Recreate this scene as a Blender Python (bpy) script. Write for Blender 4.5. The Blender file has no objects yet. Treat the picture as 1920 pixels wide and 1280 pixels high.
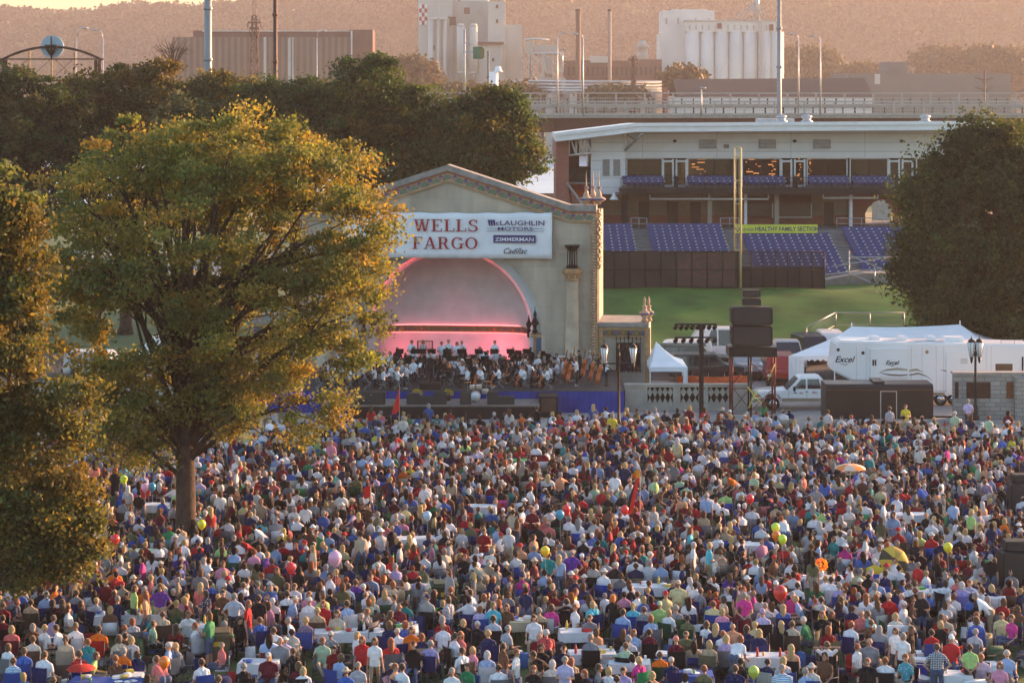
import bpy, bmesh, math, random
import numpy as np
from mathutils import Vector, Matrix, Euler

random.seed(7)
RS = np.random.RandomState(11)
C = bpy.context.scene.collection
R = math.radians
SC = bpy.context.scene

# ---------------------------------------------------------------- camera, sky, sun, exposure
F, HC, HY = 4200.0, 18.7, 170.0      # focal length (photo px), eye height, horizon row of the photo
cd = bpy.data.cameras.new("camera"); cam = bpy.data.objects.new("camera", cd); C.objects.link(cam)
cam.location = (0, 0, HC); cam.rotation_euler = (math.pi / 2, 0, 0)
cd.sensor_width = 36.0; cd.lens = F / 1920 * 36.0
cd.shift_y = -(640 - HY) / 1920.0
cd.clip_start = 1.0; cd.clip_end = 9000.0
SC.camera = cam
SUN_AZ, SUN_EL = 55.0, 9.0
world = bpy.data.worlds.new("World"); SC.world = world; world.use_nodes = True
_n = world.node_tree.nodes; _l = world.node_tree.links
sky = _n.new('ShaderNodeTexSky'); sky.sky_type = 'NISHITA'; sky.sun_disc = False
sky.sun_elevation = R(SUN_EL); sky.sun_rotation = R(SUN_AZ)
sky.air_density = 1.0; sky.dust_density = 2.2; sky.ozone_density = 1.6
_l.new(sky.outputs[0], _n['Background'].inputs[0]); _n['Background'].inputs[1].default_value = 0.15
sd = bpy.data.lights.new("sun", 'SUN'); sun = bpy.data.objects.new("sun", sd); C.objects.link(sun)
sd.energy = 4.6; sd.angle = R(0.6); sd.color = (1.0, 0.50, 0.27)
_d = Vector((math.sin(R(SUN_AZ)) * math.cos(R(SUN_EL)), math.cos(R(SUN_AZ)) * math.cos(R(SUN_EL)), math.sin(R(SUN_EL))))
sun.rotation_euler = _d.to_track_quat('Z', 'Y').to_euler()
sun.location = (60, 40, 60)
SC.view_settings.view_transform = 'Standard'; SC.view_settings.look = 'None'
SC.view_settings.exposure = 1.84; SC.view_settings.gamma = 1.0
SC.cycles.max_bounces = 6; SC.cycles.diffuse_bounces = 2; SC.cycles.glossy_bounces = 2
SC.cycles.transmission_bounces = 3; SC.cycles.transparent_max_bounces = 8; SC.cycles.volume_bounces = 0
SC.cycles.use_denoising = True
SC.cycles.use_adaptive_sampling = True; SC.cycles.adaptive_threshold = 0.02
SC.cycles.sample_clamp_indirect = 4.0

# ---------------------------------------------------------------- where a photo point lies in the place
def P(px, py, Y):
    return Vector(((px - 960) / F * Y, Y, HC - (py - HY) / F * Y))
def GY(py, z=0.0):
    return F * (HC - z) / (py - HY)
def G(px, py, z=0.0):
    Y = GY(py, z); return Vector(((px - 960) / F * Y, Y, z))
def PX(px, Y): return (px - 960) / F * Y
def PZ(py, Y): return HC - (py - HY) / F * Y

# ---------------------------------------------------------------- materials
MATS = {}
def nodes_of(m):
    m.use_nodes = True; nt = m.node_tree
    return nt, nt.nodes, nt.links, nt.nodes['Principled BSDF']
def pm(name, col, rough=0.7, metal=0.0, var=0.12, scale=4.0, bump=0.0, src=None, spec=0.3, emit=None, es=0.0, bscale=None):
    """procedural material: base colour broken up by noise; src 'obj' = object colour, 'attr' = Col attribute"""
    if name in MATS: return MATS[name]
    m = bpy.data.materials.new(name); nt, N, L, b = nodes_of(m)
    b.inputs['Roughness'].default_value = rough; b.inputs['Metallic'].default_value = metal
    b.inputs['Specular IOR Level'].default_value = spec
    tc = N.new('ShaderNodeTexCoord'); nz = N.new('ShaderNodeTexNoise')
    nz.inputs['Scale'].default_value = scale; nz.inputs['Detail'].default_value = 4
    L.new(tc.outputs['Object'], nz.inputs['Vector'])
    mr = N.new('ShaderNodeMapRange'); mr.inputs['From Min'].default_value = 0.3; mr.inputs['From Max'].default_value = 0.7
    mr.inputs['To Min'].default_value = 1 - var; mr.inputs['To Max'].default_value = 1 + var
    L.new(nz.outputs['Fac'], mr.inputs['Value'])
    mul = N.new('ShaderNodeVectorMath'); mul.operation = 'SCALE'
    if src == 'obj':
        s = N.new('ShaderNodeObjectInfo'); L.new(s.outputs['Color'], mul.inputs[0])
    elif src == 'attr':
        s = N.new('ShaderNodeAttribute'); s.attribute_name = 'Col'; L.new(s.outputs['Color'], mul.inputs[0])
    else:
        mul.inputs[0].default_value = col[:3]
    L.new(mr.outputs[0], mul.inputs['Scale']); L.new(mul.outputs[0], b.inputs['Base Color'])
    if bump:
        n2 = N.new('ShaderNodeTexNoise'); n2.inputs['Scale'].default_value = bscale or scale * 4; n2.inputs['Detail'].default_value = 5
        L.new(tc.outputs['Object'], n2.inputs['Vector'])
        bp = N.new('ShaderNodeBump'); bp.inputs['Strength'].default_value = bump; bp.inputs['Distance'].default_value = 0.05
        L.new(n2.outputs['Fac'], bp.inputs['Height']); L.new(bp.outputs[0], b.inputs['Normal'])
    if emit:
        b.inputs['Emission Color'].default_value = (*emit, 1); b.inputs['Emission Strength'].default_value = es
    MATS[name] = m; return m
def block_mat(name, c1, c2, mortar, bw, bh, ms=0.015, rough=0.8, axis='XZ', bump=0.3, stain=0.25, offs=0.5):
    """coursed blocks / bricks / siding in object space, with weather stains"""
    if name in MATS: return MATS[name]
    m = bpy.data.materials.new(name); nt, N, L, b = nodes_of(m)
    b.inputs['Roughness'].default_value = rough; b.inputs['Specular IOR Level'].default_value = 0.25
    tc = N.new('ShaderNodeTexCoord'); sp = N.new('ShaderNodeSeparateXYZ'); cb = N.new('ShaderNodeCombineXYZ')
    L.new(tc.outputs['Object'], sp.inputs[0])
    if axis == 'XZ':
        ad = N.new('ShaderNodeMath'); ad.operation = 'ADD'; L.new(sp.outputs[0], ad.inputs[0]); L.new(sp.outputs[1], ad.inputs[1])
        L.new(ad.outputs[0], cb.inputs[0]); L.new(sp.outputs[2], cb.inputs[1])
    else:
        L.new(sp.outputs[0], cb.inputs[0]); L.new(sp.outputs[1], cb.inputs[1])
    br = N.new('ShaderNodeTexBrick'); L.new(cb.outputs[0], br.inputs['Vector'])
    br.inputs['Color1'].default_value = (*c1, 1); br.inputs['Color2'].default_value = (*c2, 1); br.inputs['Mortar'].default_value = (*mortar, 1)
    br.inputs['Scale'].default_value = 1.0; br.inputs['Brick Width'].default_value = bw; br.inputs['Row Height'].default_value = bh
    br.inputs['Mortar Size'].default_value = ms; br.offset = offs
    nz = N.new('ShaderNodeTexNoise'); nz.inputs['Scale'].default_value = 0.6; nz.inputs['Detail'].default_value = 6
    mp = N.new('ShaderNodeMapping'); mp.inputs['Scale'].default_value = (1, 1, 0.35)
    L.new(tc.outputs['Object'], mp.inputs[0]); L.new(mp.outputs[0], nz.inputs['Vector'])
    mr = N.new('ShaderNodeMapRange'); mr.inputs['From Min'].default_value = 0.3; mr.inputs['From Max'].default_value = 0.7
    mr.inputs['To Min'].default_value = 1 - stain; mr.inputs['To Max'].default_value = 1 + stain * 0.5
    L.new(nz.outputs['Fac'], mr.inputs['Value'])
    mul = N.new('ShaderNodeVectorMath'); mul.operation = 'SCALE'
    L.new(br.outputs['Color'], mul.inputs[0]); L.new(mr.outputs[0], mul.inputs['Scale']); L.new(mul.outputs[0], b.inputs['Base Color'])
    bp = N.new('ShaderNodeBump'); bp.inputs['Strength'].default_value = bump; bp.inputs['Distance'].default_value = 0.03; bp.invert = True
    L.new(br.outputs['Fac'], bp.inputs['Height']); L.new(bp.outputs[0], b.inputs['Normal'])
    MATS[name] = m; return m
def wave_mat(name, c1, c2, scale, direction='X', rough=0.6, metal=0.0):
    """ribbed or striped surface"""
    if name in MATS: return MATS[name]
    m = bpy.data.materials.new(name); nt, N, L, b = nodes_of(m)
    b.inputs['Roughness'].default_value = rough; b.inputs['Metallic'].default_value = metal
    tc = N.new('ShaderNodeTexCoord'); w = N.new('ShaderNodeTexWave'); w.bands_direction = direction; w.inputs['Scale'].default_value = scale
    w.inputs['Distortion'].default_value = 0.0
    L.new(tc.outputs['Object'], w.inputs['Vector'])
    cr = N.new('ShaderNodeValToRGB'); cr.color_ramp.elements[0].color = (*c1, 1); cr.color_ramp.elements[1].color = (*c2, 1)
    cr.color_ramp.elements[0].position = 0.4; cr.color_ramp.elements[1].position = 0.6
    L.new(w.outputs['Fac'], cr.inputs[0])
    nz = N.new('ShaderNodeTexNoise'); nz.inputs['Scale'].default_value = 0.3; nz.inputs['Detail'].default_value = 5; L.new(tc.outputs['Object'], nz.inputs['Vector'])
    mr = N.new('ShaderNodeMapRange'); mr.inputs['To Min'].default_value = 0.75; mr.inputs['To Max'].default_value = 1.2; L.new(nz.outputs['Fac'], mr.inputs[0])
    mul = N.new('ShaderNodeVectorMath'); mul.operation = 'SCALE'; L.new(cr.outputs[0], mul.inputs[0]); L.new(mr.outputs[0], mul.inputs['Scale'])
    L.new(mul.outputs[0], b.inputs['Base Color'])
    MATS[name] = m; return m
def leaf_mat(name, trans=0.45):
    if name in MATS: return MATS[name]
    m = bpy.data.materials.new(name); nt, N, L, b = nodes_of(m)
    at = N.new('ShaderNodeAttribute'); at.attribute_name = 'Col'
    L.new(at.outputs['Color'], b.inputs['Base Color']); b.inputs['Roughness'].default_value = 0.6; b.inputs['Specular IOR Level'].default_value = 0.25
    tr = N.new('ShaderNodeBsdfTranslucent'); mx = N.new('ShaderNodeMixShader'); mx.inputs[0].default_value = trans
    g = N.new('ShaderNodeVectorMath'); g.operation = 'MULTIPLY'; g.inputs[1].default_value = (1.25, 1.1, 0.5)
    L.new(at.outputs['Color'], g.inputs[0]); L.new(g.outputs[0], tr.inputs[0])
    L.new(b.outputs[0], mx.inputs[1]); L.new(tr.outputs[0], mx.inputs[2]); L.new(mx.outputs[0], N['Material Output'].inputs[0])
    MATS[name] = m; return m
def glow_mat(name, col, strength):
    if name in MATS: return MATS[name]
    m = bpy.data.materials.new(name); nt, N, L, b = nodes_of(m)
    b.inputs['Base Color'].default_value = (*col, 1); b.inputs['Emission Color'].default_value = (*col, 1); b.inputs['Emission Strength'].default_value = strength
    MATS[name] = m; return m
def glass_mat(name, col=(0.02, 0.022, 0.025), rough=0.08):
    return pm(name, col, rough, 0.0, 0.15, 2.0, spec=0.9)

# ---------------------------------------------------------------- mesh builder
class MB:
    def __init__(s): s.v = []; s.f = []; s.m = []; s.mats = []; s.M = None; s.sm = []
    def mi(s, mat):
        if mat not in s.mats: s.mats.append(mat)
        return s.mats.index(mat)
    def add(s, vs, fs, mat, smooth=False):
        o = len(s.v)
        for v in vs:
            v = Vector(v)
            s.v.append(tuple(s.M @ v) if s.M is not None else tuple(v))
        k = s.mi(mat)
        for f in fs: s.f.append(tuple(i + o for i in f)); s.m.append(k); s.sm.append(smooth)
        return s
    def box(s, x0, x1, y0, y1, z0, z1, mat):
        return s.add([(x0,y0,z0),(x1,y0,z0),(x1,y1,z0),(x0,y1,z0),(x0,y0,z1),(x1,y0,z1),(x1,y1,z1),(x0,y1,z1)],
                     [(0,3,2,1),(4,5,6,7),(0,1,5,4),(1,2,6,5),(2,3,7,6),(3,0,4,7)], mat)
    def cb(s, c, d, mat, rz=0.0, rx=0.0):
        """bevelled box centred at c with size d"""
        hx, hy, hz = d[0]/2, d[1]/2, d[2]/2; b = min(hx, hy, hz) * 0.18
        M = Matrix.Translation(Vector(c)) @ Matrix.Rotation(rz, 4, 'Z') @ Matrix.Rotation(rx, 4, 'X')
        vs = []
        for z, i in ((-hz, b), (-hz + b, 0), (hz - b, 0), (hz, b)):
            for x, y in ((-1,-1),(1,-1),(1,1),(-1,1)): vs.append(M @ Vector((x*(hx-i), y*(hy-i), z)))
        fs = [(3,2,1,0), (12,13,14,15)]
        for k in range(3):
            for j in range(4): a = k*4+j; q = k*4+(j+1)%4; fs.append((a, q, q+4, a+4))
        return s.add(vs, fs, mat)
    def cyl(s, p0, p1, r0, r1, mat, n=8, cap=True):
        p0, p1 = Vector(p0), Vector(p1); d = (p1-p0)
        if d.length < 1e-6: return s
        q = d.to_track_quat('Z', 'Y'); vs = []
        for p, r in ((p0, r0), (p1, r1)):
            for i in range(n): a = 2*math.pi*i/n; vs.append(p + q @ Vector((r*math.cos(a), r*math.sin(a), 0)))
        fs = [(i, (i+1)%n, n+(i+1)%n, n+i) for i in range(n)]
        if cap: fs += [tuple(range(n-1,-1,-1)), tuple(range(n, 2*n))]
        return s.add(vs, fs, mat, n > 6)
    def tube(s, pts, r, mat, n=6):
        pts = [Vector(p) for p in pts]; k = len(pts); rr = r if isinstance(r, (list, tuple)) else [r]*k
        vs = []; fs = []; u = None
        for i, p in enumerate(pts):
            d = (pts[min(i+1,k-1)] - pts[max(i-1,0)])
            if d.length < 1e-9: d = Vector((0,0,1))
            d.normalize()
            if u is None: u = d.orthogonal().normalized()
            u = (u - d*u.dot(d)); u = u.normalized() if u.length > 1e-5 else d.orthogonal().normalized(); w = d.cross(u)
            for j in range(n): a = 2*math.pi*j/n; vs.append(p + (u*math.cos(a) + w*math.sin(a))*rr[i])
        for i in range(k-1):
            for j in range(n): fs.append((i*n+j, i*n+(j+1)%n, (i+1)*n+(j+1)%n, (i+1)*n+j))
        fs += [tuple(range(n-1,-1,-1)), tuple(range((k-1)*n, k*n))]
        return s.add(vs, fs, mat, True)
    def lathe(s, c, prof, mat, n=12, sq=False):
        """revolve [(r, z)...] round the vertical through c"""
        vs = []; fs = []; c = Vector(c); k = len(prof)
        for r, z in prof:
            for j in range(n):
                a = 2*math.pi*(j+0.5)/n; vs.append(c + Vector((r*math.cos(a), r*math.sin(a), z)))
        for i in range(k-1):
            for j in range(n): fs.append((i*n+j, i*n+(j+1)%n, (i+1)*n+(j+1)%n, (i+1)*n+j))
        fs += [tuple(range(n-1,-1,-1)), tuple(range((k-1)*n, k*n))]
        return s.add(vs, fs, mat, n > 6)
    def ball(s, c, r, mat, n=12, m=8, sc=(1,1,1)):
        prof = [(r*math.sin(math.pi*i/m)+1e-4, -r*math.cos(math.pi*i/m)) for i in range(m+1)]
        vs = []; fs = []; c = Vector(c)
        for rr, z in prof:
            for j in range(n): a = 2*math.pi*j/n; vs.append(c + Vector((rr*math.cos(a)*sc[0], rr*math.sin(a)*sc[1], z*sc[2])))
        for i in range(m):
            for j in range(n): fs.append((i*n+j, i*n+(j+1)%n, (i+1)*n+(j+1)%n, (i+1)*n+j))
        return s.add(vs, fs, mat, True)
    def prism(s, poly, a0, a1, mat, plane='XZ', matcap=None):
        """extrude a 2-D outline; plane 'XZ' is extruded along Y, 'YZ' along X, 'XY' along Z"""
        n = len(poly)
        def p(u, w, a): return {'XZ': (u, a, w), 'YZ': (a, u, w), 'XY': (u, w, a)}[plane]
        vs = [p(u, w, a0) for u, w in poly] + [p(u, w, a1) for u, w in poly]
        s.add(vs, [(i, (i+1)%n, n+(i+1)%n, n+i) for i in range(n)], mat)
        o = len(s.v) - 2*n; k = s.mi(matcap or mat)
        s.f += [tuple(o+i for i in range(n-1,-1,-1)), tuple(o+n+i for i in range(n))]; s.m += [k, k]; s.sm += [False, False]
        return s
    def quad(s, a, b, c, d, mat): return s.add([a,b,c,d], [(0,1,2,3)], mat)
    def grid(s, rows, mat, smooth=True, closed=False):
        k = len(rows[0]); vs = [p for r in rows for p in r]; fs = []
        for i in range(len(rows)-1):
            for j in range(k - (0 if closed else 1)): fs.append((i*k+j, i*k+(j+1)%k, (i+1)*k+(j+1)%k, (i+1)*k+j))
        return s.add(vs, fs, mat, smooth)
    def data(s, name):
        me = bpy.data.meshes.new(name); me.from_pydata(s.v, [], s.f)
        for m in s.mats: me.materials.append(m)
        me.polygons.foreach_set('material_index', s.m); me.polygons.foreach_set('use_smooth', s.sm)
        bm = bmesh.new(); bm.from_mesh(me); bmesh.ops.recalc_face_normals(bm, faces=bm.faces); bm.to_mesh(me); bm.free()
        me.update(); return me
    def build(s, name, parent=None):
        o = bpy.data.objects.new(name, s.data(name)); C.objects.link(o)
        if parent is not None: o.parent = parent
        return o
def tag(o, label=None, cat=None, group=None, kind=None):
    if label: o['label'] = label
    if cat: o['category'] = cat
    if group: o['group'] = group
    if kind: o['kind'] = kind
    return o
def empty(name, loc, rz=0.0, label=None, cat=None, group=None):
    o = bpy.data.objects.new(name, None); C.objects.link(o); o.location = loc; o.rotation_euler = (0,0,rz); o.empty_display_size = 0.3
    return tag(o, label, cat, group)
def copy_tree(o, parent=None, loc=None, rz=None, kids={}):
    c = o.copy(); C.objects.link(c); c.parent = parent
    for ch in KIDS.get(o.name, ()): KIDS.setdefault(c.name, []).append(copy_tree(ch, c))
    if loc is not None: c.location = loc
    if rz is not None: c.rotation_euler = (0,0,rz)
    return c
KIDS = {}
def kid(o, *ch):
    KIDS.setdefault(o.name, []).extend(ch); return o
def struct(mb, name, parent=None): return tag(mb.build(name, parent), kind='structure')
def text_mesh(txt, size, mat, name, parent, M, ext=0.004, shear=0.0, sx=1.0, bold=0.0, align='CENTER'):
    cu = bpy.data.curves.new('txt', 'FONT'); cu.body = txt; cu.size = size; cu.extrude = ext; cu.shear = shear; cu.align_x = align; cu.offset = bold
    cu.resolution_u = 3
    t = bpy.data.objects.new('txt', cu); C.objects.link(t)
    dg = bpy.context.evaluated_depsgraph_get(); me = bpy.data.meshes.new_from_object(t.evaluated_get(dg)); me.name = name
    bpy.data.objects.remove(t)
    me.transform(M @ Matrix.Diagonal((sx, 1, 1, 1))); me.materials.clear(); me.materials.append(mat)
    o = bpy.data.objects.new(name, me); C.objects.link(o); o.parent = parent
    return o
def XZ(x, y, z):      # text plane facing the camera (-Y), at x,y,z
    return Matrix.Translation((x, y, z)) @ Matrix.Rotation(math.pi/2, 4, 'X')
def np_mesh(name, verts, faces, mats, fcol=None, vcol=None, smooth=False, fmat=None):
    """fast mesh from arrays; all faces of one size"""
    me = bpy.data.meshes.new(name); nv, nf, k = len(verts), len(faces), faces.shape[1]
    me.vertices.add(nv); me.vertices.foreach_set('co', np.ascontiguousarray(verts, dtype=np.float32).ravel())
    me.loops.add(nf*k); me.loops.foreach_set('vertex_index', np.ascontiguousarray(faces, dtype=np.int32).ravel())
    me.polygons.add(nf); me.polygons.foreach_set('loop_start', np.arange(nf, dtype=np.int32)*k)
    try: me.polygons.foreach_set('loop_total', np.full(nf, k, dtype=np.int32))
    except Exception: pass
    for m in mats: me.materials.append(m)
    if fmat is not None: me.polygons.foreach_set('material_index', fmat.astype(np.int32))
    if smooth: me.polygons.foreach_set('use_smooth', np.ones(nf, dtype=bool))
    me.update(calc_edges=True)
    if fcol is not None:
        vc = np.repeat(fcol, k, axis=0); a = me.color_attributes.new('Col', 'FLOAT_COLOR', 'CORNER')
        a.data.foreach_set('color', np.hstack([vc, np.ones((len(vc),1))]).astype(np.float32).ravel())
    me.validate(); return me

# ---------------------------------------------------------------- shared materials
M_STEEL = pm('galvanised steel', (0.42,0.43,0.44), 0.45, 0.6, 0.15, 3)
M_BLACK = pm('black painted metal', (0.018,0.017,0.017), 0.5, 0.2, 0.3, 5)
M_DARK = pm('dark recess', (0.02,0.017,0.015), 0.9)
M_WHITE = pm('white paint', (0.80,0.80,0.80), 0.45, 0, 0.05, 2)
M_CONC = pm('weathered concrete', (0.34,0.32,0.29), 0.9, 0, 0.18, 1.5, 0.3)
M_BROWNM = pm('brown painted steel', (0.10,0.05,0.035), 0.6, 0.2, 0.2, 2)
M_RUBBER = pm('rubber', (0.02,0.02,0.02), 0.85)
M_GLASS = glass_mat('window glass')
M_BARK = pm('bark', (0.060,0.040,0.030), 0.95, 0, 0.35, 3, 0.8)
M_CHROME = pm('chrome', (0.6,0.6,0.6), 0.2, 1.0, 0.05)
# ================================================================ ground, river, hills
def ground_mat():
    m = bpy.data.materials.new('lawn ground'); nt, N, L, b = nodes_of(m); b.inputs['Roughness'].default_value = 0.95
    tc = N.new('ShaderNodeTexCoord'); n1 = N.new('ShaderNodeTexNoise'); n1.inputs['Scale'].default_value = 0.25; n1.inputs['Detail'].default_value = 8
    n2 = N.new('ShaderNodeTexNoise'); n2.inputs['Scale'].default_value = 6; n2.inputs['Detail'].default_value = 6
    L.new(tc.outputs['Object'], n1.inputs['Vector']); L.new(tc.outputs['Object'], n2.inputs['Vector'])
    ad = N.new('ShaderNodeMath'); ad.operation = 'MULTIPLY_ADD'; ad.inputs[1].default_value = 0.5
    L.new(n2.outputs['Fac'], ad.inputs[0]); L.new(n1.outputs['Fac'], ad.inputs[2])
    cr = N.new('ShaderNodeValToRGB'); e = cr.color_ramp.elements
    e[0].position = 0.5; e[0].color = (0.028,0.060,0.012,1); e[1].position = 1.0; e[1].color = (0.10,0.125,0.035,1)
    x = e.new(0.72); x.color = (0.050,0.092,0.020,1)
    L.new(ad.outputs[0], cr.inputs[0]); L.new(cr.outputs[0], b.inputs['Base Color'])
    bp = N.new('ShaderNodeBump'); bp.inputs['Strength'].default_value = 0.6; bp.inputs['Distance'].default_value = 0.05
    L.new(n2.outputs['Fac'], bp.inputs['Height']); L.new(bp.outputs[0], b.inputs['Normal'])
    return m
M_LAWN = ground_mat()
M_DRY = pm('dry straw grass', (0.30,0.23,0.10), 0.95, 0, 0.35, 0.3)
M_PAVE = pm('concrete paving', (0.30,0.28,0.26), 0.9, 0, 0.15, 0.8)
M_ASPH = pm('asphalt', (0.055,0.053,0.05), 0.9, 0, 0.2, 2)
g = MB(); g.add([(-3000,-200,0),(3000,-200,0),(3000,6000,0),(-3000,6000,0)], [(0,1,2,3)], M_LAWN)
struct(g, 'ground')
def sheet(name, x0, x1, y0, y1, z, mat): b = MB(); b.add([(x0,y0,z),(x1,y0,z),(x1,y1,z),(x0,y1,z)], [(0,1,2,3)], mat); return struct(b, name)
sheet('promenade', -60, 60, 119.6, 144.5, 0.004, M_PAVE)
sheet('car_park', -60, 90, 144.5, 160.5, 0.008, M_ASPH)
sheet('dry_field', -400, 500, 300, 345, 0.004, M_DRY)
sheet('river_road', -500, 500, 226, 262, 0.008, M_PAVE)
# the grass bank below the ball park
bk = MB(); rows = []
for j in range(13):
    t = j/12; y = 161 + t*19; s = t*t*(3-2*t)
    rows.append([(x, y + (0 if x < 30 else (x-30)*0.15), 0.02 + 2.84*s*min(1, max(0, (52-x)/10)) + 0.05*math.sin(x*0.7+j)) for x in np.linspace(4, 60, 57)])
rows.append([(p[0], 190, p[2]) for p in rows[-1]])
M_BANK = pm('mown bank grass', (0.052,0.125,0.018), 0.95, 0, 0.35, 0.35, 0.5, bscale=8); bk.grid(rows, M_BANK); struct(bk, 'grass_bank')
# river and its far bank
M_WATER = pm('river water', (0.42,0.48,0.52), 0.35, 0, 0.1, 0.05, 0.15, spec=0.8, bscale=0.4)
sheet('river', -900, 600, 372, 640, 0.012, M_WATER)
tag(MB().box(-60, 120, 366, 367.2, 0, 1.9, pm('stone revetment', (0.14,0.09,0.075), 0.9, 0, 0.3, 1)).build('river_wall'),
    'low dark stone wall between the green levee and the river', 'wall')
# hills: one terrain, with woodland on it
def ridge(px):
    pts = [(-300,30),(0,27),(120,36),(250,26),(380,32),(440,22),(560,14),(640,4),(760,-16),(900,-14),(1150,3),(1290,2),(1500,6),(1650,-4),(1900,0),(2300,4)]
    for (a,b),(c,d) in zip(pts, pts[1:]):
        if a <= px <= c: return b + (d-b)*(px-a)/(c-a)
    return 4
M_HILL = pm('wooded hillside', (0.05,0.055,0.022), 0.95, 0, 0.4, 0.01)
hb = MB(); rows = []
def hill_z(x, y):
    t = min(1, max(0, (y-1750)/450)); top = PZ(ridge(960 + x/2200*F) + 9, 2200)
    return 0.5 + (t*t*(3-2*t)) * (top - 3*math.sin(x*0.011) - 2*math.sin(x*0.031+y*0.01))
for j in range(24):
    y = 1750 + j*25
    rows.append([(x, y, hill_z(x, y)) for x in np.linspace(-800, 800, 81)])
hb.grid(rows, M_HILL); struct(hb, 'hills')
def leaf_arrays(cent, size, rs, col, jitter=0.25, flat=0.0):
    """leaf-sized diamonds at the given centres with random tilt; returns verts, faces, colours"""
    n = len(cent); u = rs.normal(size=(n,3)); u[:,2] *= (1-flat); u /= np.linalg.norm(u, axis=1)[:,None]
    w = rs.normal(size=(n,3)); w -= (w*u).sum(1)[:,None]*u; w /= np.linalg.norm(w, axis=1)[:,None]
    s = (size * rs.uniform(0.6, 1.3, n))[:,None]
    v = np.stack([cent-u*s, cent-w*s*0.62, cent+u*s, cent+w*s*0.62], axis=1).reshape(-1,3)
    f = np.arange(n*4).reshape(-1,4)
    c = col * rs.uniform(1-jitter, 1+jitter, (n,1)); return v, f, c
M_LEAF = leaf_mat('leaves', 0.5)
M_FARLEAF = leaf_mat('distant foliage', 0.25)
def woodland():
    rs = np.random.RandomState(5); cs = []; cl = []
    xs = rs.uniform(-640, 640, 4200); ys = 1750 + 600*rs.uniform(0, 1, 4200)**0.8
    for x, y in zip(xs, ys):
        px = 960 + x/y*F
        if px < -150 or px > 2100: continue
        z = hill_z(x, y); r = rs.uniform(7, 17); k = 46
        d = rs.normal(size=(k,3)); d /= np.linalg.norm(d, axis=1)[:,None]; d[:,2] = np.abs(d[:,2])
        cs.append(np.array([x, y, z+4]) + d*np.array([r, r, r*0.9])*rs.uniform(0.8,1.05,(k,1)))
        c = np.array([0.026,0.034,0.014])*rs.choice([0.35,0.6,1.0,1.6,2.3]); c[0] *= rs.uniform(0.9,1.8)
        cl.append(np.tile(c, (k,1)))
    cent = np.vstack(cs); col = np.vstack(cl); v, f, c = leaf_arrays(cent, 2.6, rs, col)
    o = bpy.data.objects.new('hillside_woods', np_mesh('hillside_woods', v, f, [M_FARLEAF], fcol=c)); C.objects.link(o)
    tag(o, 'hazy wooded hillside closing the view beyond the plants', 'woods', kind='stuff')
woodland()

# ================================================================ trees
def tree(name, label, base, lobes, trunk_r, fork_z, n_clumps, per, leaf, cols, seed, group=None, clump=0.9, trunk_top=None, limbs=16,
         mat=None, bark=None, lean=(0,0), shell=0.55, droop=0.0, spiky=0.0, cat='tree', crange=(0.6,1.5), bright=1.0):
    """trunk with limbs reaching into leaf clumps spread through the crown lobes (cx,cy,cz,rx,ry,rz) given relative to base"""
    rs = np.random.RandomState(seed); t = empty(name, base, 0, label, cat, group)
    vol = np.array([l[3]*l[4]*l[5] for l in lobes])**0.75; vol /= vol.sum(); cc = []
    while len(cc) < n_clumps:
        l = lobes[rs.choice(len(lobes), p=vol)]
        d = rs.normal(size=3); d /= np.linalg.norm(d); r = rs.uniform(0,1)**(1/3)*(1-shell) + shell*rs.uniform(0.75,1.0)
        p = np.array(l[:3]) + d*np.array(l[3:6])*r
        if p[2] < 0.8: continue
        cc.append(p)
    cc = np.array(cc); cen = []; col = []; pal = np.array(cols)
    for i, p in enumerate(cc):
        k = int(per*rs.uniform(0.5,1.5)); s = clump*rs.uniform(0.55,1.35)
        q = rs.normal(size=(k,3))*np.array([s, s, s*(0.5+spiky)])*0.5
        if droop: q[:,2] -= droop*np.abs(rs.normal(size=k))*s
        cen.append(p + q); base_c = pal[rs.randint(len(pal))]*bright*rs.uniform(*crange)
        col.append(np.tile(base_c, (k,1)))
    cen = np.vstack(cen); col = np.vstack(col); cen[:,2] = np.maximum(cen[:,2], 0.5)
    v, f, c = leaf_arrays(cen, leaf, rs, col)
    o = bpy.data.objects.new('crown', np_mesh('crown', v, f, [mat or M_LEAF], fcol=c)); C.objects.link(o); o.parent = t
    b = MB(); bk_ = bark or M_BARK; top = trunk_top or fork_z
    zt = [0, fork_z*0.15, fork_z*0.5, fork_z, (fork_z+top)/2, top]
    b.tube([(lean[0]*z/max(top,1)+0.06*math.sin(z*1.3), lean[1]*z/max(top,1), z) for z in zt],
           [trunk_r*1.45, trunk_r*1.08, trunk_r, trunk_r*0.92, trunk_r*0.6, trunk_r*0.28], bk_, 12)
    pick = rs.choice(len(cc), min(limbs, len(cc)), replace=False)
    for i in pick:
        p = Vector(cc[i]); z0 = fork_z*0.9 + rs.uniform(0,1)*(top-fork_z*0.9)*0.8
        if p.z < z0: z0 = max(fork_z*0.7, p.z*0.6)
        s0 = Vector((lean[0]*z0/max(top,1), lean[1]*z0/max(top,1), z0)); mid = s0.lerp(p, 0.45) + Vector((0,0,0.12*(p-s0).length)) + Vector(rs.normal(size=3))*0.25
        m2 = s0.lerp(p, 0.75) + Vector((0,0,0.08*(p-s0).length)) + Vector(rs.normal(size=3))*0.2
        r0 = trunk_r*rs.uniform(0.28,0.5); b.tube([s0, mid, m2, p], [r0, r0*0.6, r0*0.35, r0*0.12], bk_, 6)
        for _ in range(3):
            e = m2 + Vector(rs.normal(size=3))*clump*1.4; b.tube([mid.lerp(m2, rs.uniform(0.2,1)), m2.lerp(e,0.6)+Vector((0,0,0.15)), e], [r0*0.3, r0*0.15, r0*0.05], bk_, 4)
    b.build('trunk', t); return t
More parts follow.
